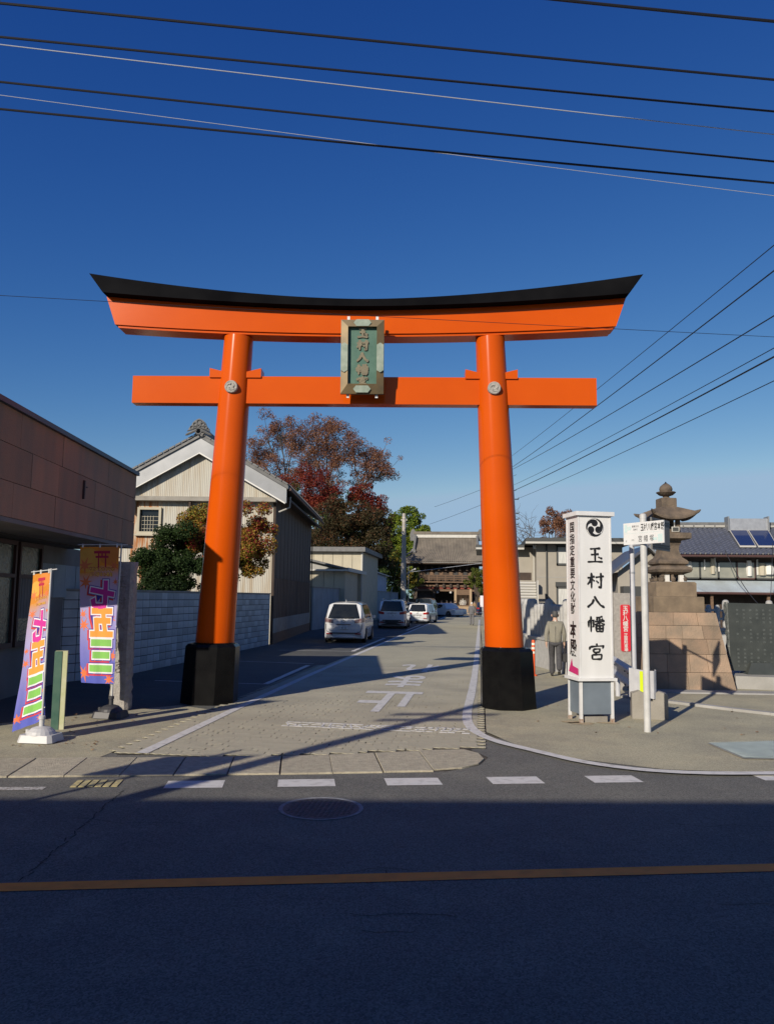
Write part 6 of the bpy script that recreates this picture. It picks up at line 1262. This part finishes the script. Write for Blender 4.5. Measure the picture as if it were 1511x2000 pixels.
c7 = aty(800, 1190, 72); car('parked_car', 'white hatchback parked deep behind the silver vehicle, only a sliver showing', (c7.x, 70, .012), R(0), 4.0, 1.7, 1.55, M['carwhite'], 'hatch')
c8 = aty(940, 1190, 96); car('parked_car', 'dark blue car right of the gate, beside the torii pillar', (c8.x+.2, 94.5, .012), R(0), 4.2, 1.7, 1.6, M['carblue'], 'hatch', group='cars parked by the gate')
# ================================================================== PEOPLE
def skinned(name, joints, edges, m, parent, sub=2, root=0):
    me = bpy.data.meshes.new(name); me.from_pydata([j[0] for j in joints], edges, []); me.materials.append(m)
    o = bpy.data.objects.new(name, me); COL.objects.link(o); o.parent = parent
    sk_ = o.modifiers.new('skin', 'SKIN'); sk_.use_smooth_shade = True
    if not me.skin_vertices: bm = bmesh.new(); bm.from_mesh(me); bm.verts.layers.skin.verify(); bm.to_mesh(me); bm.free()
    for i, j in enumerate(joints): sv_ = me.skin_vertices[0].data[i]; sv_.radius = j[1] if isinstance(j[1], tuple) else (j[1], j[1]); sv_.use_root = (i == root)
    ss = o.modifiers.new('sub', 'SUBSURF'); ss.levels = sub; ss.render_levels = sub; return o
def person(label, loc, heading, k=1., stride=.0, up='jacket', low='trouser', hair='hair_g', armL=.0, armR=.0, bend=.0, group=None, detail=True, knee=.0, skirt=False):
    """local: faces +Y; left leg forward by stride, armL/armR swing forward"""
    t = empty('person', loc, heading, label, 'person', group); t.scale = (k, k, k)
    hz = .90; sh = 1.40; J = []
    def leg(s, f):  # f forward metres of the foot
        hip = Vector((s*.085, 0, hz)); ft = Vector((s*.085, f, .085 if f >= -.1 else .085+knee)); kn = hip.lerp(ft, .49)+Vector((0, .045+abs(min(0, f))*.25, 0)); return hip, kn, ft
    Lh, Lk, Lf = leg(-1, stride); Rh, Rk, Rf = leg(1, -stride)
    def arm(s, sw): S_ = Vector((s*.185, 0, sh-.03)); E = S_+Vector((s*.045, -.02+sw*.45, -.27)); Wt = E+Vector((s*.0, .05+sw*.75, -.235)); return S_, E, Wt
    La, Le, Lw = arm(-1, armL); Ra, Re, Rw = arm(1, armR); b = bend
    body = [((0, 0, .93), (.13, .095)), ((0, 0, 1.12), (.125, .085)), ((0, b*.4, 1.30), (.145, .095)), ((0, b*.8, 1.42), (.06, .055)), ((0, b, 1.50), (.052, .052)), ((0, b+.015, 1.575), (.074, .088)), ((0, b+.01, 1.645), (.06, .07)),
            (tuple(La), .055), (tuple(Le), .040), (tuple(Lw), .027), (tuple(Ra), .055), (tuple(Re), .040), (tuple(Rw), .027),
            (tuple(Lh), (.085, .085)), (tuple(Lk), .052), (tuple(Lf), .036), (tuple(Rh), (.085, .085)), (tuple(Rk), .052), (tuple(Rf), .036)]
    E_ = [(0, 1), (1, 2), (2, 3), (3, 4), (4, 5), (5, 6), (2, 7), (7, 8), (8, 9), (2, 10), (10, 11), (11, 12), (0, 13), (13, 14), (14, 15), (0, 16), (16, 17), (17, 18)]
    if detail:
        for s, Wt, base in ((-1, Lw, 9), (1, Rw, 12)):
            pi_ = len(body); palm = Wt+Vector((0, .01, -.055)); body.append((tuple(palm), (.022, .034))); E_.append((base, pi_))
            for q, (dy, ln) in enumerate(((.028, .075), (.010, .085), (-.009, .080), (-.027, .062))):
                f1 = palm+Vector((-s*.004, dy, -.045)); f2 = f1+Vector((-s*.014, .002, -ln*.5)); body += [(tuple(f1), .0095), (tuple(f2), .0075)]; E_ += [(pi_, len(body)-2), (len(body)-2, len(body)-1)]
            th_ = palm+Vector((-s*.01, .036, -.008)); t2 = th_+Vector((-s*.006, .022, -.035)); body += [(tuple(th_), .011), (tuple(t2), .009)]; E_ += [(pi_, len(body)-2), (len(body)-2, len(body)-1)]
    skinned('body', body, E_, M['skin'], t, 2 if detail else 1)
    # clothes
    jk = [((0, 0, .80), (.205, .155)), ((0, 0, 1.08), (.172, .120)), ((0, b*.4, 1.29), (.190, .128)), ((0, b*.75, 1.405), (.10, .085)), ((0, b*.9, 1.445), (.07, .068)), (tuple(La+Vector((.02, 0, -.005))), .075), (tuple(Le), .062), (tuple(Lw+Vector((0, 0, .02))), .045), (tuple(Ra+Vector((-.02, 0, -.005))), .075), (tuple(Re), .062), (tuple(Rw+Vector((0, 0, .02))), .045)]
    skinned('jacket', jk, [(0, 1), (1, 2), (2, 3), (3, 4), (2, 5), (5, 6), (6, 7), (2, 8), (8, 9), (9, 10)], M[up], t, 2 if detail else 1)
    tr = [((0, 0, .93), (.140, .115)), (tuple(Lh+Vector((-.01, 0, -.06))), (.10, .105)), (tuple(Lk), (.075, .078)), (tuple(Lf+Vector((0, 0, -.035))), (.070, .078)), (tuple(Rh+Vector((.01, 0, -.06))), (.10, .105)), (tuple(Rk), (.075, .078)), (tuple(Rf+Vector((0, 0, -.035))), (.070, .078))]
    skinned('skirt' if skirt else 'trousers', tr, [(0, 1), (1, 2), (2, 3), (0, 4), (4, 5), (5, 6)], M[low], t, 2 if detail else 1)
    for F in (Lf, Rf):
        lift = F.z-.085; pts = [((F.x, F.y-.06, .045+lift), (.038, .042)), ((F.x, F.y+.05, .040+lift*.8), (.042, .038)), ((F.x, F.y+.16, .028+lift*.3), (.036, .026))]
        skinned('shoe', pts, [(0, 1), (1, 2)], M['shoe'], t, 1)
    skinned('hair', [((0, b-.040, 1.515), (.068, .050)), ((0, b-.030, 1.575), (.084, .078)), ((0, b-.010, 1.645), (.086, .096)), ((0, b+.0, 1.70), (.065, .075))], [(0, 1), (1, 2), (2, 3)], M[hair], t, 2)
    for s in (-1, 1): obj('ear', MB().tube([(s*.078, b+.01, 1.545), (s*.090, b+.005, 1.575), (s*.085, b+.01, 1.605)], [.010, .016, .011], 6), M['skin'], t, world=False)
    obj('nose', MB().tube([(0, b+.09, 1.60), (0, b+.118, 1.56), (0, b+.09, 1.545)], [.008, .014, .010], 6), M['skin'], t, world=False)
    for s in (-1, 1): obj('eye', MB().lathe([(.004, -.008), (.012, 0), (.004, .008)], 8, Matrix.Translation((s*.03, b+.092, 1.585))), M['hair_g'], t, world=False)
    obj('mouth', MB().tube([(-.022, b+.088, 1.525), (.022, b+.088, 1.525)], .005, 5), M['magenta'], t, world=False)
    if detail: obj('back_seam', MB().tube([(0, -.128, .80), (0, -.122, 1.08), (0, -.122, 1.30)], .004, 5), M['trouser'], t, world=False)
    if detail: obj('collar', MB().lathe([(.066, 1.425), (.058, 1.462), (.060, 1.466)], 16, Matrix.Translation((0, b*.9, 0))), M['letter_w'], t, world=False, smooth=True)
    return t, Rw
mnp = Vector((1.95, 21.0, .006))
man, rw_ = person('man walking away in a grey tweed jacket and dark trousers, carrying a black bag', mnp, R(-3), 1.0, .22, knee=.12, armL=-.10, armR=.05)
bgp = mnp+Matrix.Rotation(R(-3), 3, 'Z') @ (rw_+Vector((0, .0, -.10)))
bag = empty('handbag', bgp, R(80), 'black soft handbag held in the right hand of the walking man', 'bag')
mb = MB(); mb.tube([bgp+Vector((0, y, z)) for y, z in ((-.10, -.14), (-.07, .0), (0, .04), (.07, .0), (.10, -.14))], .011, 6); obj('handle', mb, M['bagm'], bag)
mb = MB(); mb.hexa([bgp+Vector((x*.055+.0, y*.17, -.38)) for x, y in ((-1, -1), (1, -1), (1, 1), (-1, 1))], [bgp+Vector((x*.05, y*.16, -.18)) for x, y in ((-1, -1), (1, -1), (1, 1), (-1, 1))]); mb.hexa([bgp+Vector((x*.05, y*.16, -.18)) for x, y in ((-1, -1), (1, -1), (1, 1), (-1, 1))], [bgp+Vector((x*.015, y*.10, -.12)) for x, y in ((-1, -1), (1, -1), (1, 1), (-1, 1))])
o = obj('bag_body', mb, M['bagm'], bag, recalc=True); bv = o.modifiers.new('bevel', 'BEVEL'); bv.width = .03; bv.segments = 3
person('white haired man in a grey suit walking up the driveway towards the gate', (-.57, 58.4, .02), R(4), 1.0, .10, up='suit', low='suit', hair='hair_w', armL=.03, armR=-.03, knee=.02)
for i, (px, Y, u_, l_, lab, st_, hd) in enumerate(((862, 97.5, 'carblack', 'trouser', 'visitor in black standing at the left side of the gate passage', .05, 0), (872, 98.5, 'carblue', 'carblack', 'visitor in dark blue at the middle of the gate passage', .0, 1), (880, 96.6, 'letter_w', 'carblack', 'visitor in a pale top and dark skirt in front of the gate', .1, 180), (888, 99, 'carblack', 'carblack', 'visitor in black by the bright post of the gate', .0, 0), (852, 95.5, 'red', 'trouser', 'child in a red coat left of the gate passage', .05, 10), (846, 92, 'letter_w', 'wood_d', 'visitor in white and pink by the last parked car', .0, -20), (926, 93, 'leaf_f', 'hair_g', 'person in brown standing beyond the white haired man', .0, 0))):
    p = aty(px, 1190, Y); person(lab, (p.x, Y, .02), R(hd), .98 if 'child' not in lab else .85, st_, up=u_, low=l_, hair='hair_g', group='visitors in front of the gate', detail=False)
# ================================================================== POSTS AND BANNERS
spp = Vector((-6.17, 13.25, 0)); stp = empty('stone_post', spp, R(8), 'tall rough granite post behind the banner beside the parking lot', 'stone post')
mb = MB(); rnd = random.Random(3); N = 34; ringn = 16
for j in range(N+1):
    z = 2.56*j/N
    for i in range(ringn):
        a = 2*math.pi*(i+.5)/ringn; c, s = math.cos(a), math.sin(a); q = .165/max(abs(c), abs(s)); rough = rnd.uniform(-.004, .004) if abs(c) < abs(s) else rnd.uniform(-.022, .008)
        mb.v.append(tuple(spp+Matrix.Rotation(R(8), 3, 'Z') @ Vector((c*(q+rough), s*(q+rough)*.95, z+(rnd.uniform(-.02, .01) if j == N else 0)))))
for j in range(N):
    for i in range(ringn): mb.f.append((j*ringn+i, j*ringn+(i+1) % ringn, (j+1)*ringn+(i+1) % ringn, (j+1)*ringn+i))
mb.f.append(tuple(range(N*ringn, (N+1)*ringn))); obj('shaft', mb, M['granite'], stp)
mb = MB(); st_x = Vector((math.cos(R(8)), math.sin(R(8)), 0))
for i, ch in enumerate('玉村八幡宮'): brush(mb, ch, spp-Vector((0, .172, 0))+uz*(2.2-.36*i), st_x, uz, .17, .22, .05, .003)
obj('carved_text', mb, M['conc'], stp, kind='stuff')
gpp = gp(113, 1424); gpo = empty('painted_post', gpp, R(20), 'short square post painted green and pale yellow between the two banners', 'post')
def gpx(x0, x1, y0, y1, z0, z1): return MB().hexa([gpp+Matrix.Rotation(R(25), 3, 'Z') @ Vector((x, y, z0)) for x, y in ((x0, y0), (x1, y0), (x1, y1), (x0, y1))], [gpp+Matrix.Rotation(R(25), 3, 'Z') @ Vector((x, y, z1)) for x, y in ((x0, y0), (x1, y0), (x1, y1), (x0, y1))])
obj('yellow_body', gpx(-.085, .085, -.08, .08, 0, 1.14), M['ypost'], gpo, recalc=True); obj('green_face', gpx(-.092, .012, -.088, -.0805, 0, 1.141), M['gpost'], gpo, recalc=True); obj('green_side', gpx(-.092, -.0855, -.080, .08, 0, 1.139), M['gpost'], gpo, recalc=True)
ban_col = {k: mat('banner_'+k, c, .75, tuple(v*.9 for v in c), 3) for k, c in dict(orange=(.75, .24, .04), amber=(.80, .38, .06), gold=(.9, .55, .08), lav=(.46, .42, .72), blue=(.10, .14, .52), white=(.78, .76, .80), navy=(.045, .03, .30), pink=(.62, .03, .30), tan=(.78, .33, .05), green=(.22, .52, .10), red=(.62, .05, .05), crimson=(.48, .02, .06), leaf=(.75, .18, .06), deepblue=(.06, .09, .42)).items()}
def banner_cloth_mat():
    m = bpy.data.materials.new('banner_cloth'); m.use_nodes = True; n = m.node_tree.nodes; L = m.node_tree.links; p = n['Principled BSDF']
    uv = n.new('ShaderNodeUVMap'); sp = n.new('ShaderNodeSeparateXYZ'); L.new(uv.outputs[0], sp.inputs[0])
    nz = n.new('ShaderNodeTexNoise'); nz.inputs['Scale'].default_value = 2.2; L.new(uv.outputs[0], nz.inputs[0])
    ad = n.new('ShaderNodeMath'); ad.operation = 'MULTIPLY_ADD'; ad.inputs[1].default_value = .35; L.new(nz.outputs[0], ad.inputs[0]); L.new(sp.outputs[1], ad.inputs[2])
    cr = n.new('ShaderNodeValToRGB'); e = cr.color_ramp.elements; e[0].position = .18; e[0].color = (.12, .15, .62, 1); e[1].position = 1.05; e[1].color = (.80, .30, .03, 1)
    for pos, c in ((.42, (.26, .25, .68, 1)), (.72, (.50, .45, .76, 1)), (.92, (.55, .42, .55, 1)), (1.0, (.80, .34, .06, 1))): x = e.new(min(pos, .999)); x.color = c
    L.new(ad.outputs[0], cr.inputs[0]); L.new(cr.outputs[0], p.inputs['Base Color']); p.inputs['Roughness'].default_value = .7
    t = n.new('ShaderNodeBsdfTranslucent'); L.new(cr.outputs[0], t.inputs[0]); ms = n.new('ShaderNodeMixShader'); ms.inputs[0].default_value = .3
    L.new(p.outputs[0], ms.inputs[1]); L.new(t.outputs[0], ms.inputs[2]); L.new(ms.outputs[0], n['Material Output'].inputs[0]); return m
M['cloth'] = banner_cloth_mat()
def banner(label, pole, ptop, TL, TR, BL, BR, basecol, seed, bow=.06):
    """cloth hangs between four corners (world), TR/BR beside the pole; seen from the back, so the print is mirrored"""
    root = empty('banner', pole, 0, label, 'banner', 'festival banners on weighted stands'); rnd = random.Random(seed)
    TL, TR, BL, BR = map(Vector, (TL, TR, BL, BR)); nrm = (TR-TL).cross(TL-BL).normalized()
    if nrm.y > 0: nrm = -nrm
    ph = rnd.uniform(0, 6)
    def cm(u, v, lift=0.):   # u 0 left..1 right, v 0 bottom..1 top
        p = (BL.lerp(BR, u)).lerp(TL.lerp(TR, u), v); sagu = bow*math.sin(math.pi*v)*(1-u)*-.8
        rip = .020*math.sin(5.0*u+3*v+ph)*(1-v*.7)+.010*math.sin(11*v+4*u+ph)+.012*math.sin(17*u+5*v)*(1-v)
        return p+nrm*(rip*(1-.5*u)+lift)+(TL-TR).normalized()*sagu
    obj('pole', MB().tube([pole, ptop], [.016, .012], 10), M['steel_w'], root, smooth=True)
    a = TL.lerp(TR, -.06)+uz*.035; b = TR+(TR-TL).normalized()*.14+uz*.035; obj('top_rod', MB().tube([a, b], .008, 8), M['steel_w'], root)
    N1, N2 = 16, 56; mb = MB(); mb.grid(lambda u, v: cm(u, v), N1, N2); co = obj('cloth', mb, M['cloth'], root, smooth=True)
    uvl = co.data.uv_layers.new(name='UVMap'); arr = np.zeros(len(co.data.loops)*2, np.float32); li_ = np.zeros(len(co.data.loops), np.int32); co.data.loops.foreach_get('vertex_index', li_)
    arr[0::2] = (li_ % (N1+1))/N1*.33; arr[1::2] = (li_//(N1+1))/N2; uvl.data.foreach_set('uv', arr)
    asp = (TL-BL).length/(TR-TL).length     # height/width
    def lay(vs, fs, cx, cv, sx, sv, m, lift, name):
        bm = bmesh.new(); vv = [bm.verts.new((x, y, 0)) for x, y in vs]
        for f in fs:
            try: bm.faces.new([vv[i] for i in f])
            except ValueError: pass
        if not bm.faces: bm.free(); return
        xs = [v[0] for v in vs]; ys = [v[1] for v in vs]
        for k in range(1, 9):
            y = min(ys)+(max(ys)-min(ys))*k/9; bmesh.ops.bisect_plane(bm, geom=bm.verts[:]+bm.edges[:]+bm.faces[:], plane_co=(0, y, 0), plane_no=(0, 1, 0))
            x = min(xs)+(max(xs)-min(xs))*k/9; bmesh.ops.bisect_plane(bm, geom=bm.verts[:]+bm.edges[:]+bm.faces[:], plane_co=(x, 0, 0), plane_no=(1, 0, 0))
        for v in bm.verts: u_ = min(.995, max(.005, cx-v.co.x*sx)); v_ = min(.998, max(.002, cv+v.co.y*sv)); v.co = cm(u_, v_, lift)
        me = bpy.data.meshes.new(name); bm.to_mesh(me); bm.free(); me.transform(INV[root.name]); me.materials.append(ban_col[m]); o = bpy.data.objects.new(name, me); COL.objects.link(o); o.parent = co
    def leaf(cx, cv, s, m='leaf', rot=0.):
        pts = []
        for k in range(14):
            a = rot+2*math.pi*k/14; rr_ = (1 if k % 2 == 0 else .38)*(1.15 if k % 4 == 0 else .9); pts.append((rr_*math.cos(a), rr_*math.sin(a)))
        vs = [(0, 0)]+pts; lay(vs, [(0, i+1, (i+1) % 14+1) for i in range(14)], cx, cv, s, s/asp, m, .0015, 'maple_print')
    def disc(cx, cv, s, m): vs = [(0, 0)]+[(math.cos(a), math.sin(a)) for a in np.linspace(0, 2*math.pi, 17)[:-1]]; lay(vs, [(0, i+1, (i+1) % 16+1) for i in range(16)], cx, cv, s, s/asp, m, .0008, 'round_print')
    disc(.22, .90, .30, 'amber'); disc(.72, .955, .28, 'orange')
    for cx, cv, s in ((.12, .86, .20), (.88, .86, .15), (.16, .735, .19), (.93, .74, .09), (.08, .50, .12), (.10, .42, .17), (.12, .07, .20), (.85, .03, .16), (.92, .20, .14), (.86, .47, .13)): leaf(cx, cv, s, 'leaf', rnd.random()*3)
    # torii icon (mirrored print is symmetric)
    T = []
    def rect(x0, x1, y0, y1): T.append(([(x0, y0), (x1, y0), (x1, y1), (x0, y1)], [(0, 1, 2, 3)]))
    for r_ in ((-.21, .21, .045, .065), (-.17, .17, .012, .028), (-.11, -.075, -.065, .045), (.075, .11, -.065, .045), (-.02, .02, .028, .045)): rect(*r_)
    for vs, fs in T: lay(vs, fs, .56, .905, 1, asp and 1.0, 'crimson', .0035, 'torii_print')
    for txt, cv in (('お子様の健やかな', .832), ('成長のお祝いに', .795)):
        for off_, m, lf_ in ((.075, 'crimson', .003), (.022, 'gold', .0045)):
            vs, fs = text2d(txt, off_, 1, 2); wx = max(v[0] for v in vs)-min(v[0] for v in vs); sc = (.66 if txt[0] == 'お' else .6)/wx; lay(vs, fs, .55, cv, sc, sc/asp*1.25, m, lf_, 'small_print')
    for ch, cv, col, hh in (('七', .645, 'pink', .235), ('五', .44, 'tan', .235), ('三', .20, 'green', .26)):
        for off_, m, lf_ in ((.118, 'red', .0025), (.118, 'navy', .0035), (.092, 'white', .005), (.052, col, .0065)):
            vs, fs = text2d(ch, off_, 1, 2); v0, f0 = text2d(ch, .022, 1, 2); wx = max(v[0] for v in v0)-min(v[0] for v in v0); wy = max(v[1] for v in v0)-min(v[1] for v in v0); sx_ = .60/wx; sv = (hh*.84)/wy
            dx = .045 if m == 'red' else 0; lay(vs, fs, .60-dx, cv-(.010 if m == 'red' else 0), sx_, sv, m, lf_, 'number_print')
    for k in range(6): p = cm(1., .08+.84*k/5); pp_ = pole.lerp(ptop, max(0, min(1, (p.z-pole.z)/(ptop.z-pole.z)))); obj('loop', MB().tube([p, pp_], .010, 5), M['letter_w'], root)
    for k in (.06, .5, .94): p = cm(k, 1.); obj('loop', MB().tube([p-uz*.01, p+uz*.05], .014, 5), M['letter_w'], root)
    c = pole; mb = MB(); mb.prism([(x*.25, y*.20) for x, y in ((-.8, -1), (.8, -1), (1, -.75), (1, .75), (.8, 1), (-.8, 1), (-1, .75), (-1, -.75))], .015, .11, Matrix.Translation(c), [(x*.225, y*.175) for x, y in ((-.8, -1), (.8, -1), (1, -.75), (1, .75), (.8, 1), (-.8, 1), (-1, .75), (-1, -.75))])
    mb.lathe([(.19, .11), (.17, .15), (.12, .19), (.055, .21), (.04, .21)], 20, Matrix.Translation(c)); obj('base_tank', mb, M[basecol], root, recalc=True)
    mb = MB(); mb.lathe([(.035, .20), (.035, .30), (.045, .30), (.045, .34), (.03, .35)], 12, Matrix.Translation(c)); obj('socket', mb, M[basecol], root, smooth=True)
    obj('filler_cap', MB().lathe([(.03, .12), (.03, .175)], 12, Matrix.Translation(c+Vector((-.15, -.07, 0)))), M[basecol], root)
    return root
pA = gp(80, 1449); tA = Vector((pA.x, pA.y, 2.36)); tA = aty(101, 1110, pA.y)
banner('slanting festival banner with mirrored seven five three print on a white base, leftmost', pA, tA, aty(64, 1122, pA.y+.16), aty(99, 1118, pA.y+.02), aty(27, 1430, pA.y+.05), aty(86, 1405, pA.y+.0), 'base_w', 1, .05)
pB = gp(216, 1402); tB = aty(238, 1062, pB.y)
banner('festival banner with mirrored seven five three print on a black base, before the stone post', pB, tB, aty(157, 1068, pB.y), aty(234, 1068, pB.y), aty(158, 1333, pB.y-.03), aty(222, 1336, pB.y-.05), 'base_b', 2, .0)
# ================================================================== UTILITY POLE, WIRES
up_ = Vector((aty(787, 1190, 84).x, 84, 0)); upo = empty('utility_pole', up_, 0, 'tall concrete utility pole between the parked cars and the gate', 'utility pole'); zt = aty(790, 1003, 84).z
obj('shaft', MB().tube([up_, up_+uz*zt], [.34, .19], 14), M['pole'], upo, smooth=True)
for k in range(7): obj('step_bolt', MB().tube([up_+uz*(3+k*1.1)-Vector((.45, 0, 0)), up_+uz*(3+k*1.1)+Vector((.45, 0, 0))], .02, 5), M['steel'], upo)
for z in (.5, .9, 2.2): obj('band', MB().lathe([(.22, zt-z), (.22, zt-z+.12)], 12, Matrix.Translation(up_)), M['frame_l'], upo)
obj('crossarm', MB().box(up_+uz*(zt-.7), (.7, .1, .1)), M['frame_l'], upo); la = up_+uz*4.3
lp = obj('lamp_arm', MB().tube([la, la+Vector((.6, -.3, .35))], .03, 6), M['steel'], upo); obj('lamp_head', MB().tube([la+Vector((.5, -.3, .3)), la+Vector((1.35, -.5, .75))], [.07, .10], 8), M['frame_l'], lp)
gw = aty(793, 1120, 84)
g1, g2 = aty(755, 1195, 84), aty(792, 1035, 84); gy = empty('guy_wire', g1, 0, 'slanting guy wire with a pale guard left of the utility pole', 'guy wire'); obj('wire', MB().tube([g1, g2], .02, 5), M['wire'], gy); obj('guard', MB().tube([g1, g1.lerp(g2, .30)], .05, 6), M['frame_l'], gy)
lp2 = aty(797, 1165, 90); fp = empty('street_lamp', (lp2.x, 90, 0), 0, 'thin pale flagpole right of the utility pole', 'pole'); obj('pole', MB().tube([(lp2.x, 90, 0), (lp2.x, 90, aty(797, 1105, 90).z)], .05, 6), M['pole'], fp)
def wire(label, pts, r_, m='wire', sag=.0, group='overhead wires', n=24):
    a, b = Vector(pts[0]), Vector(pts[1]); P_ = [a.lerp(b, k/n)-uz*(4*sag*(k/n)*(1-k/n)) for k in range(n+1)]; o = empty('overhead_wire', a.lerp(b, .5), 0, label, 'cable', group); obj('strand', MB().tube(P_, r_, 6), M[m], o)
def ext(p, q, k0=-.6, k1=1.6): return p+(q-p)*k0, p+(q-p)*k1
road_w = [((1130, -1), (1511, 40), 6.4, .014, 'wire', 'short black cable crossing the top right corner of the sky'), ((0, 3), (1511, 153), 7.4, .013, 'wire', 'uppermost black cable running right across the sky'), ((0, 69), (1511, 215), 7.7, .012, 'wire', 'second black cable, just above the bright cable'),
          ((0, 84), (1511, 260), 7.9, .0055, 'wire_l', 'bright pale cable between the black ones'), ((0, 157), (1511, 313), 8.2, .012, 'wire', 'third black cable, below the bright cable'), ((0, 183), (1511, 380), 8.6, .0035, 'wire_l', 'thin pale cable crossing the lowest black cable'), ((0, 210), (1511, 355), 8.4, .0125, 'wire', 'lowest thick black cable over the torii'),
          ((-200, 562), (1511, 655), 11.5, .004, 'wire', 'hair thin dark wire passing in front of the top beam')]
for (x0, y0), (x1, y1), Y, r_, m, lab in road_w:
    # plane parallel to the road at that distance
    def at_(x, y): d = ray(x, y); t = (Y)/(d.dot(RM)); return Vector((0, 0, EYE))+d*t
    if Y < 10: Y *= 1.62; r_ *= 1.6
    p, q = at_(x0, y0), at_(x1, y1); a, b = ext(p, q, -.35 if x0 < 900 else -2.2, 1.35); wire(lab, (a, b), r_, m, 0.04)
far_p = aty(996, 985, 62); fpx = far_p.x
hp = empty('utility_pole', (fpx-.05, 62, 0), 0, 'distant utility pole with insulators, hidden behind the right torii pillar', 'utility pole'); obj('shaft', MB().tube([(fpx-.1, 62, 0), (fpx-.1, 62, aty(1005, 895, 62).z)], [.2, .12], 10), M['pole'], hp)
for k, y in enumerate((975, 1003, 1014, 1024)): q = aty(1009, y, 62); obj('insulator', MB().tube([q-Vector((.62, 0, 0)), q+Vector((.12, 0, 0)), q+Vector((.14, 0, .12))], .045, 6), M['frame_g'], hp)
near = [((1511, 466), (990, 897), .011, 'highest'), ((1511, 513), (990, 919), .016, 'second'), ((1511, 601), (990, 922), .014, 'third'), ((1511, 664), (992, 952), .010, 'fourth'), ((1511, 681), (992, 963), .019, 'thick fifth'), ((1511, 728), (992, 981), .010, 'lowest')]
for (x0, y0), (x1, y1), r_, lab in near:
    p, q = aty(x0, y0, 17.), aty(x1, y1, 62); d = p-q; a = q; b = q+d*1.35; wire(lab+' dark wire of the fan rising to the right edge of the sky', (b, a), r_, 'wire', .22 if lab != 'highest' else .18, 'wires fanning out from the distant pole', 30)
for (x0, y0), (x1, y1), lab in (((848, 990), (938, 955), 'upper faint wire between the utility pole and the torii pillar'), ((838, 1024), (938, 985), 'lower faint wire between the utility pole and the torii pillar')):
    wire(lab, (aty(x0, y0, 84), aty(x1+70, y1-28, 64)), .014, 'wire', .1)
wire('pale wire sagging across the gate front', (aty(795, 1118, 90), aty(940, 1100, 90)), .02, 'wire_l', .0)
# a low cable to the right house
wire('drooping cable from the tiled house eave to the porch', (aty(1415, 1075, 46), aty(1480, 1180, 44)), .02, 'wire', .3); wire('second drooping cable by the tiled house porch', (aty(1508, 1060, 46), aty(1503, 1180, 44)), .015, 'wire', .1)
# ================================================================== BEHIND THE CAMERA (casts the long street shadow)
beh = empty('shop_building', (0, -6, 0), 0, 'plain two storey shop building on the near side of the street, behind the viewer', 'building')
e0 = Vector((-.92, 8.0, 0)); hB = 6.2; back = hB/math.tan(SUN_EL); sd_ = Vector((math.sin(R(24.7)), math.cos(R(24.7)), 0)); ec = e0-sd_*back; ed = Vector((math.cos(R(8.6)), math.sin(R(8.6)), 0)); en = Vector((-ed.y, ed.x, 0))
a, b = ec-ed*22, ec+ed*26; obj('wall', MB().hexa([a-en*8, b-en*8, b, a], [a-en*8+uz*(hB-.3), b-en*8+uz*(hB-.3), b+uz*(hB-.3), a+uz*(hB-.3)]), M['greysid'], beh, recalc=True)
obj('roof', MB().hexa([a-en*8+uz*(hB-.3), b-en*8+uz*(hB-.3), b+uz*(hB-.3), a+uz*(hB-.3)], [a-en*8+uz*hB, b-en*8+uz*hB, b+uz*hB, a+uz*hB]), M['tile_r'], beh, recalc=True)
for k in range(7):
    c = ec+ed*(-14+k*5)+en*.02; obj('window', MB().hexa([c+uz*3.6, c+ed*1.8+uz*3.6, c+ed*1.8+en*.04+uz*3.6, c+en*.04+uz*3.6], [c+uz*4.8, c+ed*1.8+uz*4.8, c+ed*1.8+en*.04+uz*4.8, c+en*.04+uz*4.8]), M['glass'], beh, recalc=True)
pb2 = Vector((-3.42, 7.62, 0))-sd_*9.6; np_ = empty('utility_pole', pb2, 0, 'concrete utility pole on the near pavement, behind the viewer', 'utility pole')
obj('shaft', MB().tube([pb2, pb2+uz*8.5], [.17, .12], 12), M['pole'], np_, smooth=True)
obj('crossarm', MB().box(pb2+uz*7.45, (1.8, .09, .09), R(13)), M['steel'], np_); obj('crossarm', MB().box(pb2+uz*7.1, (1.5, .09, .09), R(13)), M['steel'], np_)
ts = Vector((-4.05, 7.95, 0))-sd_*7.2; tsn = empty('traffic_sign', ts, 0, 'round traffic sign on a thin pole on the near pavement, behind the viewer', 'sign')
obj('pole', MB().tube([ts, ts+uz*4.35], .035, 10), M['steel'], tsn); obj('sign_plate', MB().hexa([ts+RD*a+uz*z for a, z in ((-.55, 3.55), (.55, 3.55))]+[ts+RD*.55+RM*.03+uz*3.55, ts-RD*.55+RM*.03+uz*3.55], [ts-RD*.55+uz*4.15, ts+RD*.55+uz*4.15, ts+RD*.55+RM*.03+uz*4.15, ts-RD*.55+RM*.03+uz*4.15]), M['steel'], tsn, recalc=True)
